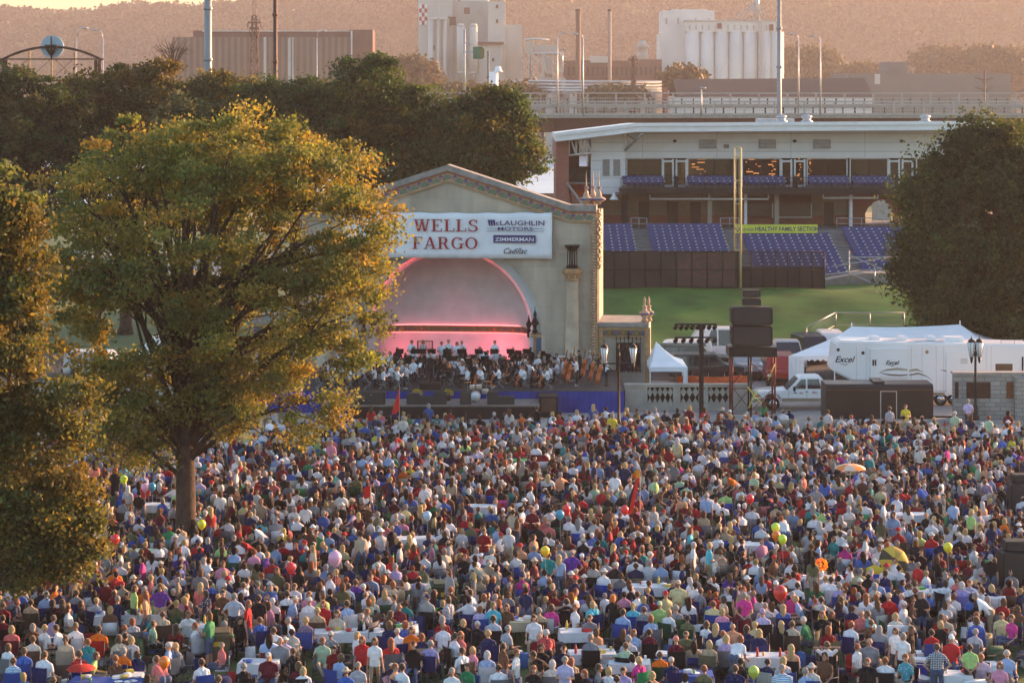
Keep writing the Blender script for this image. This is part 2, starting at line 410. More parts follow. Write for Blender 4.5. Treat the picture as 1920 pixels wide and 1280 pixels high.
GOLD = [(0.27,0.225,0.055),(0.22,0.21,0.055),(0.17,0.20,0.055),(0.14,0.17,0.055),(0.28,0.21,0.05),(0.18,0.205,0.07),(0.13,0.155,0.055)]
GREEN = [(0.060,0.075,0.024),(0.085,0.085,0.026),(0.045,0.060,0.022),(0.11,0.09,0.025)]
DGREEN = [(0.032,0.060,0.022),(0.045,0.075,0.024),(0.065,0.075,0.026),(0.026,0.050,0.020)]
MID = [(0.040,0.078,0.028),(0.060,0.095,0.032),(0.034,0.065,0.032),(0.095,0.095,0.028)]
def L_(Y, base_px, px, py, rx, rz, dy=0.0, ry=None):
    """a crown lobe given by where it shows in the photo"""
    s = F/Y; return (PX(px, Y)-PX(base_px, Y), dy, PZ(py, Y), rx/s, (ry or rx)/s, rz/s)
# big golden tree standing in the crowd
Y1 = GY(1035); B1 = 345
lob = [L_(Y1,B1,330,420,240,215), L_(Y1,B1,540,400,185,190), L_(Y1,B1,190,430,140,170), L_(Y1,B1,430,300,170,100), L_(Y1,B1,610,320,105,85),
       L_(Y1,B1,240,620,130,150), L_(Y1,B1,480,590,170,130), L_(Y1,B1,640,560,100,105), L_(Y1,B1,660,420,90,80), L_(Y1,B1,260,745,85,90),
       L_(Y1,B1,470,700,110,70), L_(Y1,B1,590,660,85,85), L_(Y1,B1,600,760,60,45), L_(Y1,B1,690,640,40,50), L_(Y1,B1,250,840,70,45), L_(Y1,B1,350,730,90,90), L_(Y1,B1,225,800,70,50), L_(Y1,B1,300,840,50,35), L_(Y1,B1,430,800,60,50), L_(Y1,B1,560,790,60,45), L_(Y1,B1,190,700,60,60), L_(Y1,B1,130,560,80,110), L_(Y1,B1,200,770,90,70), L_(Y1,B1,400,760,90,70), L_(Y1,B1,310,800,90,45), L_(Y1,B1,500,740,90,60), L_(Y1,B1,650,500,80,60)]
tree('shade_tree', 'large golden green tree standing in the crowd before the bandshell', G(B1,1035), lob, 0.40, 4.2, 780, 155, 0.090, GOLD, 21, clump=0.72, trunk_top=12.5, limbs=80, lean=(0.3,0), shell=0.5, crange=(0.8,1.25), bright=0.98)
# golden tree at the picture's edge, nearest
Y2 = 72.0
lob = [L_(Y2,-60,-30,620,110,290), L_(Y2,-60,30,500,60,150), L_(Y2,-60,60,890,115,140), L_(Y2,-60,140,770,55,60), L_(Y2,-60,90,1010,75,55), L_(Y2,-60,0,400,40,90), L_(Y2,-60,-10,1020,90,60), L_(Y2,-60,50,1075,60,35), L_(Y2,-60,150,1000,45,70), L_(Y2,-60,120,1060,40,30)]
tree('maple_tree', 'golden leafed tree cut by the picture edge, nearest to the viewer', (PX(-60,Y2), Y2, 0), lob, 0.35, 2.2, 520, 170, 0.085, [(0.15,0.13,0.04),(0.12,0.12,0.04),(0.085,0.105,0.035),(0.17,0.13,0.035)], 22, clump=0.6, trunk_top=11, limbs=30, shell=0.4)
# dark trees behind the golden one and the bandshell
for k, (px, Y, lobs, cols, lab) in enumerate([
    (40, 166, [(40,230,120,110),(-30,300,120,140),(100,330,110,120)], DGREEN, 'dark bushy tree under the arched sign frame'),
    (235, 172, [(230,200,110,75),(170,260,100,90),(300,190,80,60),(240,330,130,110)], GREEN, 'olive tree with a bare top between the arched sign and the pale pole'),
    (430, 168, [(430,200,85,60),(360,240,90,70),(470,290,110,100)], GREEN, 'olive green tree beside the pale stadium pole'),
    (560, 164, [(560,190,80,55),(540,260,120,110),(620,250,80,90)], MID, 'round green tree in front of the brown ribbed warehouse'),
    (700, 162, [(690,190,95,70),(650,230,80,80),(760,235,75,75),(720,310,110,90)], MID, 'tall dark tree directly behind the bandshell gable'),
    (900, 160, [(890,250,95,62),(860,310,90,60),(955,290,55,55),(975,315,30,35),(930,210,40,30)], MID, 'dark spreading tree between bandshell and stadium')]):
    lob = [L_(Y,px,a,b,c-14,d-12) for a,b,c,d in lobs]; rz_ = np.random.RandomState(300+k)
    for a,b,c,d in list(lobs):
        for _ in range(7): an = rz_.uniform(-0.3,3.4); lob.append(L_(Y,px,a+math.cos(an)*c*0.9,b-math.sin(an)*d*0.85,rz_.uniform(10,26),rz_.uniform(10,30)))
    tree('dark_tree', lab, (PX(px,Y), Y, 0), lob, 0.45, 4.5, 430, 150, 0.15, cols, 40+k, group='dark trees behind the bandshell', clump=0.95, trunk_top=14, limbs=22, shell=0.55)
for k, (px, Y, h) in enumerate([(308,150,13),(335,152,12.4),(350,151,12.6),(380,155,12.2),(418,154,12.6)]):
    z1 = PZ(165+k*5, Y)
    tree('poplar_tree', 'slender pale green poplar spire, %s along from the arched sign' % ['first','second','third','fourth','fifth'][k], (PX(px,Y),Y,0),
         [(0,0,z1-3.2,0.5,0.5,3.2),(0,0,z1-6,0.9,0.9,3.5)], 0.14, 3, 80, 70, 0.13, [(0.075,0.085,0.05),(0.06,0.075,0.04)], 60+k, group='poplar spires', clump=0.5, trunk_top=z1-1, limbs=8, spiky=0.6)
# the big tree at the other side
Y4 = 150.0
lob = [L_(Y4,1870,1850,400,120,170), L_(Y4,1870,1790,450,100,120), L_(Y4,1870,1760,360,40,60), L_(Y4,1870,1900,300,110,80), L_(Y4,1870,1745,520,70,60), L_(Y4,1870,1790,560,90,70),
       L_(Y4,1870,1880,560,110,80), L_(Y4,1870,1800,275,50,40), L_(Y4,1870,1960,450,120,200), L_(Y4,1870,1700,485,30,26)]
rz_ = np.random.RandomState(5)
for _ in range(26): an = rz_.uniform(1.2,3.6); lob.append(L_(Y4,1870,1850+math.cos(an)*rz_.uniform(120,165),420-math.sin(an)*rz_.uniform(150,205),rz_.uniform(10,24),rz_.uniform(12,34)))
tree('willow_tree', 'large dark green feathery tree beside the stadium, above the white trailer', (PX(1870,Y4),Y4,0), lob, 0.5, 4.0, 640, 190, 0.14, DGREEN+[(0.06,0.085,0.025),(0.05,0.075,0.03)], 81, clump=1.05, trunk_top=13, limbs=45, droop=0.5, shell=0.5)
# bare tree
def bare():
    rs = np.random.RandomState(3); t = empty('bare_tree', (PX(322,300),300,0), 0, 'leafless branching tree top in front of the brown warehouse', 'tree'); b = MB()
    zt = PZ(118,300); b.tube([(0,0,0),(0,0,zt*0.5),(0.2,0,zt)], [0.35,0.3,0.22], M_BARK, 8)
    for i in range(16):
        a = rs.uniform(-1.25,1.25); l = rs.uniform(1.8,3.8); e = Vector((math.sin(a)*l, rs.uniform(-1,1), zt-0.4+math.cos(a)*l)); m = Vector((0.2,0,zt-0.6)).lerp(e,0.55)+Vector((0,0,0.25))
        b.tube([(0.2,0,zt-0.8), m, e], [0.12,0.07,0.025], M_BARK, 5)
        for _ in range(3): b.tube([m, m.lerp(e,0.6)+Vector(rs.normal(size=3))*0.5, e+Vector(rs.normal(size=3))*0.8], [0.05,0.03,0.015], M_BARK, 4)
    b.build('trunk', t)
bare()
# hazy trees among the plants
k = 0
for px, py, rx, rz, Y, lab in [(775,135,35,26,760,'hazy round tree beside the tall feed mill'),(1280,150,36,26,700,'hazy orange brown tree before the grain elevator'),
        (1510,118,60,30,1150,'hazy broad tree beyond the dark roof'),(1610,140,40,18,1100,'low hazy tree beyond the dark roofed shed'),(1765,112,55,27,1200,'darkest hazy tree above the grey warehouse'),
        (1850,112,45,25,1150,'hazy tree beside the darkest one, above the grey warehouse'),(1905,120,40,30,1150,'hazy tree at the corner of the grey warehouse'),(860,172,45,10,640,'low yellowish bush at the foot of the feed mill'),
        (960,174,40,8,640,'low yellowish bush below the silver pipes'),(1150,174,50,8,640,'low yellowish bush below the smoke stacks'),(1010,170,30,7,660,'small bush between the other low bushes')]:
    tree('hazy_tree' if rz > 12 else 'hazy_bush', lab, (PX(px,Y),Y,0), [L_(Y,px,px,py,rx,rz), L_(Y,px,px+rx*0.4,py+rz*0.3,rx*0.7,rz*0.8), L_(Y,px,px,py+rz*1.2,rx*0.8,rz)], 0.6, PZ(py,Y)*0.6, 90, 60, 0.02*Y**0.6,
         [(0.07,0.06,0.022),(0.10,0.075,0.024)], 90+k, group='hazy trees round the plants', clump=Y/210, trunk_top=PZ(py,Y)*0.9, limbs=6, mat=M_FARLEAF); k += 1
# ================================================================ bandshell
M_STONE = block_mat('limestone blocks', (0.50,0.425,0.325), (0.43,0.375,0.295), (0.38,0.325,0.25), 1.55, 0.85, 0.012, stain=0.38, bump=0.15)
M_STONE2 = pm('plain limestone', (0.50,0.42,0.31), 0.85, 0, 0.18, 1.2, 0.2)
M_COPE = pm('grey stone coping', (0.27,0.255,0.23), 0.85, 0, 0.25, 2, 0.2)
M_OCHRE = pm('ochre terracotta', (0.37,0.22,0.10), 0.55, 0, 0.2, 4)
M_TGREEN = pm('green glazed tile', (0.13,0.19,0.12), 0.5, 0, 0.25, 6)
M_TBLUE = pm('violet glazed tile', (0.10,0.08,0.20), 0.5, 0, 0.2, 6)
M_TPEACH = pm('peach terracotta', (0.44,0.30,0.20), 0.6, 0, 0.2, 5)
M_TRED = pm('red glazed tile', (0.34,0.13,0.07), 0.5, 0, 0.2, 5)
M_PLASTER = pm('shell plaster', (0.60,0.63,0.64), 0.8, 0, 0.08, 1.2, 0.25, bscale=1.5)
M_DOORBLUE = pm('blue painted door', (0.05,0.11,0.20), 0.6, 0, 0.15, 3)
M_IRON = pm('wrought iron', (0.025,0.02,0.018), 0.6, 0.4, 0.2, 6)
M_REDLIT = glow_mat('red cove light', (1.0, 0.12, 0.13), 1.7)
BX, BY = PX(840,141), 141.0
band = empty('bandshell', (BX, BY, 0), R(-5.5), 'buff limestone bandshell with tiled gable and red lit round arch behind the orchestra', 'bandshell')
HW, SPR, RO = 9.2, 3.4, 5.9
def gz(x):
    x = abs(x); return 13.65 - (13.65-11.15)*x/7.7 if x < 7.7 else 11.15
xs = sorted(set([-HW,-7.7,0,7.7,HW] + [RO*math.cos(R(a)) for a in range(0,181,5)]))
w = MB()
for x0, x1 in zip(xs, xs[1:]):
    def zb(x): return 0.0 if abs(x) > RO-1e-6 and (abs((x0+x1)/2) > RO) else SPR + math.sqrt(max(0, RO*RO-x*x))
    a, b_ = (zb(x0), zb(x1)) if abs((x0+x1)/2) < RO else (0, 0)
    w.add([(x0,0,a),(x1,0,b_),(x1,0,gz(x1)),(x0,0,gz(x0)),(x0,1.0,a),(x1,1.0,b_),(x1,1.0,gz(x1)),(x0,1.0,gz(x0))], [(0,1,2,3),(7,6,5,4),(3,2,6,7),(0,4,5,1)], M_STONE)
for sx in (-1,1):
    w.add([(sx*HW,0,0),(sx*HW,1,0),(sx*HW,1,11.15),(sx*HW,0,11.15)], [(0,1,2,3)], M_STONE)
    w.add([(sx*RO,0,0),(sx*RO,1,0),(sx*RO,1,SPR),(sx*RO,0,SPR)], [(0,1,2,3)], M_STONE2)
w.build('wall', band)
for i in range(0):
    pass
# rear body with side walls
rb = MB(); rb.prism([(-9.0,0),(9.0,0),(9.0,10.7),(7.7,10.7),(0,13.1),(-7.7,10.7),(-9.0,10.7)], 5.3, 5.55, M_STONE)
for sx in (-1,1): rb.box(min(sx*9.46,sx*9.1), max(sx*9.46,sx*9.1), 1.02, 5.6, 0, 11.05, M_STONE)
rb.build('side_wall', band)
rf = MB()
for sx in (-1,1): rf.add([(0,1.0,13.15),(sx*7.7,1.0,10.75),(sx*9.1,1.0,10.75),(sx*9.1,5.55,10.75),(sx*7.7,5.55,10.75),(0,5.55,13.15)], [(0,1,4,5),(1,2,3,4)], pm('tar roof', (0.12,0.11,0.10), 0.9))
rf.build('roof', band)
# coping and tiled frieze following the gable
cp = MB(); fr = MB()
line = [(-HW-0.15,11.15),(-7.7,11.15),(0,13.65),(7.7,11.15),(HW+0.15,11.15)]
def off(z, d): return [(x, zz+d) for x, zz in line]
for (a, b_) in zip(line, line[1:]):
    q = [(a[0],a[1]+0.02),(b_[0],b_[1]+0.02),(b_[0],b_[1]+0.40),(a[0],a[1]+0.40)]
    cp.prism(q, -0.30, 1.05, M_COPE)
    fr.prism([(a[0],a[1]-0.62),(b_[0],b_[1]-0.62),(b_[0],b_[1]-0.02),(a[0],a[1]-0.02)], -0.10, -0.002, M_TPEACH)
    fr.prism([(a[0],a[1]-0.13),(b_[0],b_[1]-0.13),(b_[0],b_[1]+0.0),(a[0],a[1]+0.0)], -0.17, -0.102, M_TRED)
    fr.prism([(a[0],a[1]-0.70),(b_[0],b_[1]-0.70),(b_[0],b_[1]-0.62),(a[0],a[1]-0.62)], -0.14, -0.002, M_OCHRE)
L_tot = 0; segs = []
for a, b_ in zip(line, line[1:]):
    l = math.hypot(b_[0]-a[0], b_[1]-a[1]); segs.append((L_tot, l, a, b_)); L_tot += l
n = 27; step = L_tot/n
for i in range(n):
    for kk, off_ in ((0,0.5),(1,0.0)):
        s_ = (i+off_)*step
        for (s0, l, a, b_) in segs:
            if s0 <= s_ <= s0+l:
                t = (s_-s0)/l; x = a[0]+(b_[0]-a[0])*t; z = a[1]+(b_[1]-a[1])*t; ang = math.atan2(b_[1]-a[1], b_[0]-a[0]); ca, sa = math.cos(ang), math.sin(ang)
                def pl(u, v): return (x+u*ca-v*sa, z-0.60+u*sa+v*ca)
                if kk == 0:
                    fr.prism([pl(0.28*math.cos(R(q)), 0.05+0.33*math.sin(R(q))) for q in range(0,181,20)], -0.125, -0.101, M_TGREEN)
                else:
                    for u, v, r_, mm in ((0,0.42,0.075,M_TBLUE),(-0.085,0.33,0.06,M_TBLUE),(0.085,0.33,0.06,M_TBLUE),(0,0.22,0.055,M_TBLUE),(0,0.08,0.05,M_TPEACH),(-0.16,0.20,0.035,M_TRED),(0.16,0.20,0.035,M_TRED)):
                        fr.prism([pl(u+r_*math.cos(R(q)), v+r_*math.sin(R(q))) for q in range(0,360,60)], -0.14, -0.101, mm)
                break
cp.build('coping', band); fr.build('tiled_frieze', band)
# corner piers with a rope of lights down the sunny side
for sx in (-1,1):
    pr = MB()
    pr.box(sx*HW-0.24, sx*HW+0.24, -0.12, 0.4, 0, 10.8, pm('tan pier stone', (0.36,0.25,0.15), 0.7, 0, 0.2, 3))
    for i in range(54): pr.lathe((sx*(HW+0.0), -0.17, 0.2+i*0.195), [(0.02,0),(0.12,0.05),(0.12,0.12),(0.02,0.17)], M_TPEACH, 8)
    pr.build('rope_moulding', band)
for (x, y) in ((8.7,0.15),(9.5,0.15),(9.1,0.75),(-8.7,0.15),(-9.5,0.15)):
    ur = MB(); ur.lathe((x,y,11.55), [(0.05,0),(0.12,0.05),(0.16,0.15),(0.42,0.32),(0.40,0.42),(0.22,0.5),(0.14,0.75),(0.06,0.95),(0.16,1.05),(0.05,1.15),(0.03,1.7),(0.01,2.1)], M_TPEACH, 10)
    ur.lathe((x,y,11.85), [(0.40,0),(0.47,0.04),(0.40,0.10)], M_TBLUE, 10); ur.lathe((x,y,12.58), [(0.08,0),(0.19,0.05),(0.08,0.10)], M_TBLUE, 8); ur.build('urn', band)
gb = MB()
for i in range(30):
    z = 7.6+i*0.125; gb.ball((9.52+0.06*math.sin(i*1.7), -0.12+0.05*math.cos(i*2.3), z), 0.085, M_OCHRE, 6, 4); gb.ball((9.60+0.05*math.sin(i*2.7), 0.1, z+0.06), 0.06, M_TPEACH, 6, 4)
gb.build('leaf_garland', band)
# engaged columns and lanterns
for sx in (-1,1):
    c = MB(); x = sx*7.85
    c.lathe((x,-0.30,0), [(0.62,0),(0.62,0.9),(0.52,1.0),(0.44,1.15),(0.40,6.75),(0.44,6.8)], M_STONE2, 16); c.build('column', band)
    k_ = MB(); k_.lathe((x,-0.30,6.8), [(0.42,0),(0.47,0.06),(0.40,0.12),(0.46,0.25),(0.60,0.55),(0.64,0.72),(0.52,0.80)], M_OCHRE, 12)
    for a in range(8):
        k_.ball((x+0.52*math.cos(a*0.785), -0.30+0.52*math.sin(a*0.785), 7.35), 0.11, M_OCHRE, 6, 5); k_.ball((x+0.45*math.cos(a*0.785+0.4), -0.30+0.45*math.sin(a*0.785+0.4), 7.1), 0.09, M_TPEACH, 6, 5)
    k_.build('capital', band)
    ln = MB(); ln.lathe((x,-0.30,7.62), [(0.42,0),(0.42,0.12),(0.30,0.20)], M_IRON, 6)
    for a in range(6): ln.cyl((x+0.30*math.cos(a*1.047), -0.30+0.30*math.sin(a*1.047), 7.8), (x+0.27*math.cos(a*1.047), -0.30+0.27*math.sin(a*1.047), 8.75), 0.028, 0.028, M_IRON, 5)
    ln.cyl((x,-0.3,7.8),(x,-0.3,8.7),0.05,0.03,M_IRON,6); ln.lathe((x,-0.30,8.72), [(0.28,0),(0.34,0.05),(0.52,0.26),(0.52,0.34)], M_IRON, 6)
    ln.build('iron_lantern', band)
# interior: stepped reveal, niche and half dome
it = MB()
def arch_row(r, d, lo=1.2): 
    return [(r,d,lo)] + [(r*math.cos(R(a)), d, SPR+r*math.sin(R(a))) for a in range(0,181,6)] + [(-r,d,lo)]
it.grid([arch_row(5.9,1.0), arch_row(5.25,1.02), arch_row(5.25,1.7), arch_row(5.38,1.71), arch_row(5.38,1.76), arch_row(4.96,2.08)], M_PLASTER, False)
NB, ND = 4.96, 3.1
rows = []
for j in range(17):
    ph = R(90*j/16); cq_, sq_ = max(0,math.cos(ph))**0.4, math.sin(ph)**0.55; rows.append([(NB*math.cos(R(a))*cq_, 2.08+ND*sq_, SPR+NB*math.sin(R(a))*cq_) for a in range(0,181,6)])
it.grid(rows, M_PLASTER, True); it.build('arch_interior', band)
nw = MB(); plan = [(NB*math.copysign(abs(math.cos(R(a)))**0.4,math.cos(R(a))), 2.08+ND*abs(math.sin(R(a)))**0.4) for a in range(0,181,5)]
nw.grid([[(x,y,0.5) for x,y in plan],[(x,y,3.0) for x,y in plan]], M_PLASTER, True); nw.build('back_wall', band)
nf = MB(); pin = [(x*0.975, 2.08+(y-2.08)*0.965) for x, y in plan]
nf.grid([[(x,y,2.98) for x,y in plan],[(x,y,2.98) for x,y in pin],[(x,y,3.40) for x,y in pin],[(x,y,3.40) for x,y in plan]], M_OCHRE, False)
pin2 = [(x*0.968, 2.08+(y-2.08)*0.958) for x, y in plan]
nf.grid([[(x,y,3.05) for x,y in pin2],[(x,y,3.33) for x,y in pin2]], pm('olive tile', (0.12,0.11,0.05), 0.5, 0, 0.3, 5), False)
for i in range(2, len(pin2)-2, 2):
    x, y = pin2[i]; nf.ball((x, y-0.03, 3.19), 0.11, M_TBLUE if (i//2) % 2 else M_TRED, 8, 6, (1,0.3,1))
nf.build('interior_frieze', band)
cl = MB(); M_REDARC = glow_mat('red arch light', (1.0,0.10,0.13), 9.0); cl.tube([(5.31*math.cos(R(a)), 1.735, SPR+5.31*math.sin(R(a))) for a in range(2,179,4)], 0.02, M_REDARC, 6)
cl.tube([(x*0.985, 2.08+(y-2.08)*0.98, 3.43) for x, y in plan[2:-2]], 0.024, M_REDLIT, 6)
cl.tube([(x*0.985, 2.08+(y-2.08)*0.98, 2.94) for x, y in plan[2:-2]], 0.016, M_REDLIT, 6)
cl.build('cove_light', band)
for sx in (-1,1):
    dr = MB(); dr.box(sx*5.72-0.16, sx*5.72+0.16, 0.2, 0.9, 0.9, 3.2, M_DOORBLUE); dr.box(sx*5.45-0.09, sx*5.45+0.09, 0.3, 0.8, 0.9, 3.25, M_OCHRE)
    dr.box(min(sx*5.2,sx*5.9), max(sx*5.2,sx*5.9), 0.15, 0.95, 3.2, 3.42, M_OCHRE)
    dr.build('stage_door', band)
for sx in (-1,1):
    f_ = MB(); f_.lathe((sx*5.45,0.5,3.42), [(0.05,0),(0.22,0.1),(0.10,0.3),(0.13,0.5),(0.27,0.62),(0.20,0.8),(0.09,1.0),(0.12,1.2),(0.03,1.45),(0.01,1.75)], M_IRON, 8)
    f_.lathe((sx*5.0,1.25,3.42), [(0.05,0),(0.16,0.1),(0.08,0.25),(0.2,0.5),(0.08,0.75),(0.01,1.1)], M_IRON, 8); f_.build('finial', band)
# low wings
for sx, nm in ((1,'wing_wall'),(-1,'wing_wall')):
    wg = MB(); a, b_ = sorted((sx*(HW+0.25), sx*12.6)); wg.box(a, b_, 0.15, 4.5, 0, 3.95, M_STONE); 
    wg.box(a-0.02 if sx < 0 else a, b_+0.02 if sx > 0 else b_, -0.02, 4.6, 3.95, 4.22, M_COPE); wo = wg.build(nm, band)
    tf = MB(); tf.box(a, b_, 0.05, 0.148, 3.30, 3.85, M_OCHRE); tf.box(a+0.06, b_-0.06, 0.02, 0.048, 3.40, 3.75, pm('olive tile', (0.12,0.11,0.05)))
    for i in range(7): tf.ball((a+0.3+i*(b_-a-0.6)/6, 0.01, 3.57), 0.14 if i % 2 == 0 else 0.09, M_TBLUE if i % 2 == 0 else M_TRED, 8, 6, (1,0.25,1))
    tf.box(sx*12.55-0.16, sx*12.55+0.16, -0.03, 0.30, 0, 3.9, M_OCHRE); tf.box(sx*9.62-0.14, sx*9.62+0.14, -0.03, 0.148, 0, 3.9, M_OCHRE)
    tf.build('tile_band', band)
    gr = MB(); cx_ = sx*11.35; gr.box(cx_-0.75, cx_+0.75, 0.10, 0.148, 1.2, 2.95, M_GLASS)
    for i in range(7): gr.cyl((cx_-0.75+i*0.25, 0.0, 1.1), (cx_-0.75+i*0.25, 0.0, 3.15), 0.022, 0.022, M_IRON, 5); gr.lathe((cx_-0.75+i*0.25,0.0,3.15), [(0.02,0),(0.05,0.06),(0.005,0.2)], M_IRON, 5)
    for z in (1.25,1.8,2.4,2.95): gr.box(cx_-0.78, cx_+0.78, -0.02, 0.02, z-0.02, z+0.02, M_IRON)
    gr.lathe((cx_,0,3.15), [(0.03,0),(0.10,0.12),(0.02,0.25),(0.08,0.35),(0.01,0.62)], M_IRON, 6); gr.build('grille_window', band)
    ft = MB()
    for (x, y) in ((sx*12.35,0.3),(sx*12.6,0.7)): ft.lathe((x,y,4.22), [(0.10,0),(0.24,0.08),(0.14,0.25),(0.32,0.5),(0.34,0.62),(0.16,0.72),(0.10,0.9),(0.17,0.98),(0.06,1.05),(0.09,1.3),(0.02,1.6)], M_TPEACH, 10); ft.lathe((x,y,4.70), [(0.33,0),(0.37,0.05),(0.33,0.1)], M_TBLUE, 10)
    ft.build('wing_finial', band)
# small stage wash lamps giving the pink walls
for x, y, e in ((2.9,2.7,24),(-0.2,2.7,8),(-3.2,2.7,12)):
    ld = bpy.data.lights.new('stage_wash', 'AREA'); ld.energy = e; ld.color = (1.0,0.10,0.12); ld.size = 1.4; ld.spread = R(110)
    lo = bpy.data.objects.new('stage_wash', ld); C.objects.link(lo); lo.parent = band; lo.location = (x, y, 1.5); lo.rotation_euler = (R(88),0,0)

# ---------------------------------------------------------------- sponsor banner
bn = empty('sponsor_banner', (BX, BY, 0), R(-5.5), 'long white cloth banner with red and blue sponsor lettering hung across the bandshell', 'banner')
M_CLOTHW = pm('banner cloth', (0.76,0.79,0.82), 0.8, 0, 0.05, 0.8, 0.3, bscale=1.2)
rows = []
z0, z1 = PZ(484,140.5), PZ(398,140.5)
for j in range(9):
    t = j/8; rows.append([(-6.6+13.2*i/48, -0.42-0.06*math.sin(i*0.55+t*2)*(1-abs(2*t-1)*0.4)-0.045*math.sin(i*1.9+j*1.3), z0+(z1-z0)*t - 0.05*math.sin(i/48*math.pi)*t + 0.03*math.sin(i*0.8)*(t>0.9)) for i in range(49)])
bm_ = MB(); bm_.grid(rows, M_CLOTHW, True); bo = bm_.build('cloth', bn); so = bo.modifiers.new('s','SOLIDIFY'); so.thickness = 0.01
M_WFRED = pm('crimson ink', (0.36,0.03,0.035), 0.7); M_NAVY = pm('navy ink', (0.05,0.045,0.16), 0.7); M_INKK = pm('black ink', (0.03,0.03,0.035), 0.7); M_INKW = pm('white ink', (0.75,0.77,0.8), 0.7)
# slab-serif capitals built stroke by stroke on a unit-height grid
def slab(mb, ch, x, z, h, mat, y):
    T = 0.17*h; t = 0.07*h; ser = 0.10*h; w = 0
    def rect(a, b_, c, d): mb.prism([(x+a,z+c),(x+b_,z+c),(x+b_,z+d),(x+a,z+d)], y-0.006, y, mat)
    def stem(a, lo=0, hi=h, s=True):
        rect(a, a+T, lo, hi)
        if s: rect(a-ser, a+T+ser, lo, lo+t); rect(a-ser, a+T+ser, hi-t, hi)
    def para(a0, a1, lo, hi, wd): mb.prism([(x+a0,z+lo),(x+a0+wd,z+lo),(x+a1+wd,z+hi),(x+a1,z+hi)], y-0.006, y, mat)
    def arc(cx, cz, rx, rz, a0, a1, wd):
        N_ = 14; o = [(x+cx+rx*math.cos(R(a0+(a1-a0)*i/N_)), z+cz+rz*math.sin(R(a0+(a1-a0)*i/N_))) for i in range(N_+1)]
        q = [(x+cx+(rx-wd)*math.cos(R(a0+(a1-a0)*i/N_)), z+cz+(rz-t*1.1)*math.sin(R(a0+(a1-a0)*i/N_))) for i in range(N_+1)]
        for i in range(N_): mb.prism([o[i],o[i+1],q[i+1],q[i]], y-0.006, y, mat)
    if ch == 'L': stem(ser); rect(ser, 0.72*h, 0, t); rect(0.65*h, 0.72*h, 0, 0.28*h); w = 0.78
    elif ch == 'E': stem(ser); rect(ser,0.74*h,0,t); rect(ser,0.72*h,h-t,h); rect(0.67*h,0.74*h,0,0.26*h); rect(0.65*h,0.72*h,0.76*h,h); rect(ser,0.5*h,0.47*h,0.47*h+t); rect(0.44*h,0.5*h,0.38*h,0.62*h); w = 0.84
    elif ch == 'F': stem(ser); rect(ser,0.72*h,h-t,h); rect(0.65*h,0.72*h,0.74*h,h); rect(ser,0.5*h,0.47*h,0.47*h+t); rect(0.44*h,0.5*h,0.36*h,0.64*h); w = 0.78
    elif ch == 'W': para(0.22*h,0.03*h,0,h,T); para(0.22*h+T*0.5,0.52*h,0,h,t*1.3); para(0.66*h,0.45*h,0,h,T); para(0.66*h+T*0.5,0.95*h,0,h,t*1.3); rect(-0.05*h,0.30*h,h-t,h); rect(0.38*h,0.70*h,h-t,h); rect(0.84*h,1.12*h,h-t,h); w = 1.16
    elif ch == 'A': para(0.08*h,0.38*h,0,h,t*1.3); para(0.66*h,0.36*h,0,h,T); rect(0.2*h,0.7*h,0.28*h,0.28*h+t); rect(-0.02*h,0.24*h,0,t); rect(0.54*h,0.92*h,0,t); w = 0.95
    elif ch == 'R': stem(ser); rect(ser,0.46*h,h-t,h); rect(ser,0.46*h,0.46*h,0.46*h+t); arc(0.46*h,0.73*h,0.25*h,0.27*h,-90,90,T); para(0.62*h,0.42*h,0,0.48*h,T*0.95); rect(0.6*h,0.88*h,0,t); w = 0.92
    elif ch == 'G': arc(0.46*h,0.5*h,0.43*h,0.5*h,35,325,T); rect(0.68*h,0.68*h+T*0.9,0.05*h,0.42*h); rect(0.56*h,0.95*h,0.40*h,0.40*h+t); rect(0.74*h,0.80*h,0.72*h,0.97*h); w = 0.98
    elif ch == 'O': arc(0.46*h,0.5*h,0.45*h,0.5*h,0,360,T); w = 0.96
    elif ch == 'S': arc(0.36*h,0.74*h,0.30*h,0.26*h,30,270,T*0.9); arc(0.36*h,0.265*h,0.33*h,0.27*h,-150,90,T*0.9); rect(0.58*h,0.65*h,0.70*h,0.98*h); rect(0.04*h,0.11*h,0.02*h,0.30*h); w = 0.76
    return w*h
def slab_word(mb, wd, x, z, h, mat, y, gap=0.05, target=None):
    cur = x; k0 = len(mb.v)
    for ch in wd: cur += slab(mb, ch, cur, z, h, mat, y) + gap*h
    if target:
        f_ = (target-x)/(cur-gap*h-x)
        for i in range(k0, len(mb.v)): a = mb.v[i]; mb.v[i] = (x+(a[0]-x)*f_, a[1], a[2])
def lx(px): return (px-840)/29.89
YB = -0.56
lt = MB(); hz = 0.80
slab_word(lt, 'WELLS', lx(778), PZ(434,140.5), 0.76, M_WFRED, YB, target=lx(900)); slab_word(lt, 'FARGO', lx(775), PZ(467,140.5), 0.76, M_WFRED, YB, target=lx(899))
lt.build('lettering', bn)
text_mesh('MOTORS', 0.29, M_NAVY, 'lettering', bn, XZ(lx(968.5), YB, PZ(431,140.5)), 0.004, 0, 1.9, 0.005)
text_mesh('cLAUGHLIN', 0.42, M_NAVY, 'lettering', bn, XZ(lx(978), YB, PZ(421.5,140.5)), 0.004, 0, 1.40, 0.004)
mm = MB()
for i in range(3): x = lx(917.5)+i*0.155; mm.prism([(x+0.06,PZ(422.5,140.5)),(x+0.16,PZ(422.5,140.5)),(x+0.12,PZ(411.5,140.5)),(x-0.03,PZ(411.5,140.5))], YB-0.006, YB, M_NAVY)
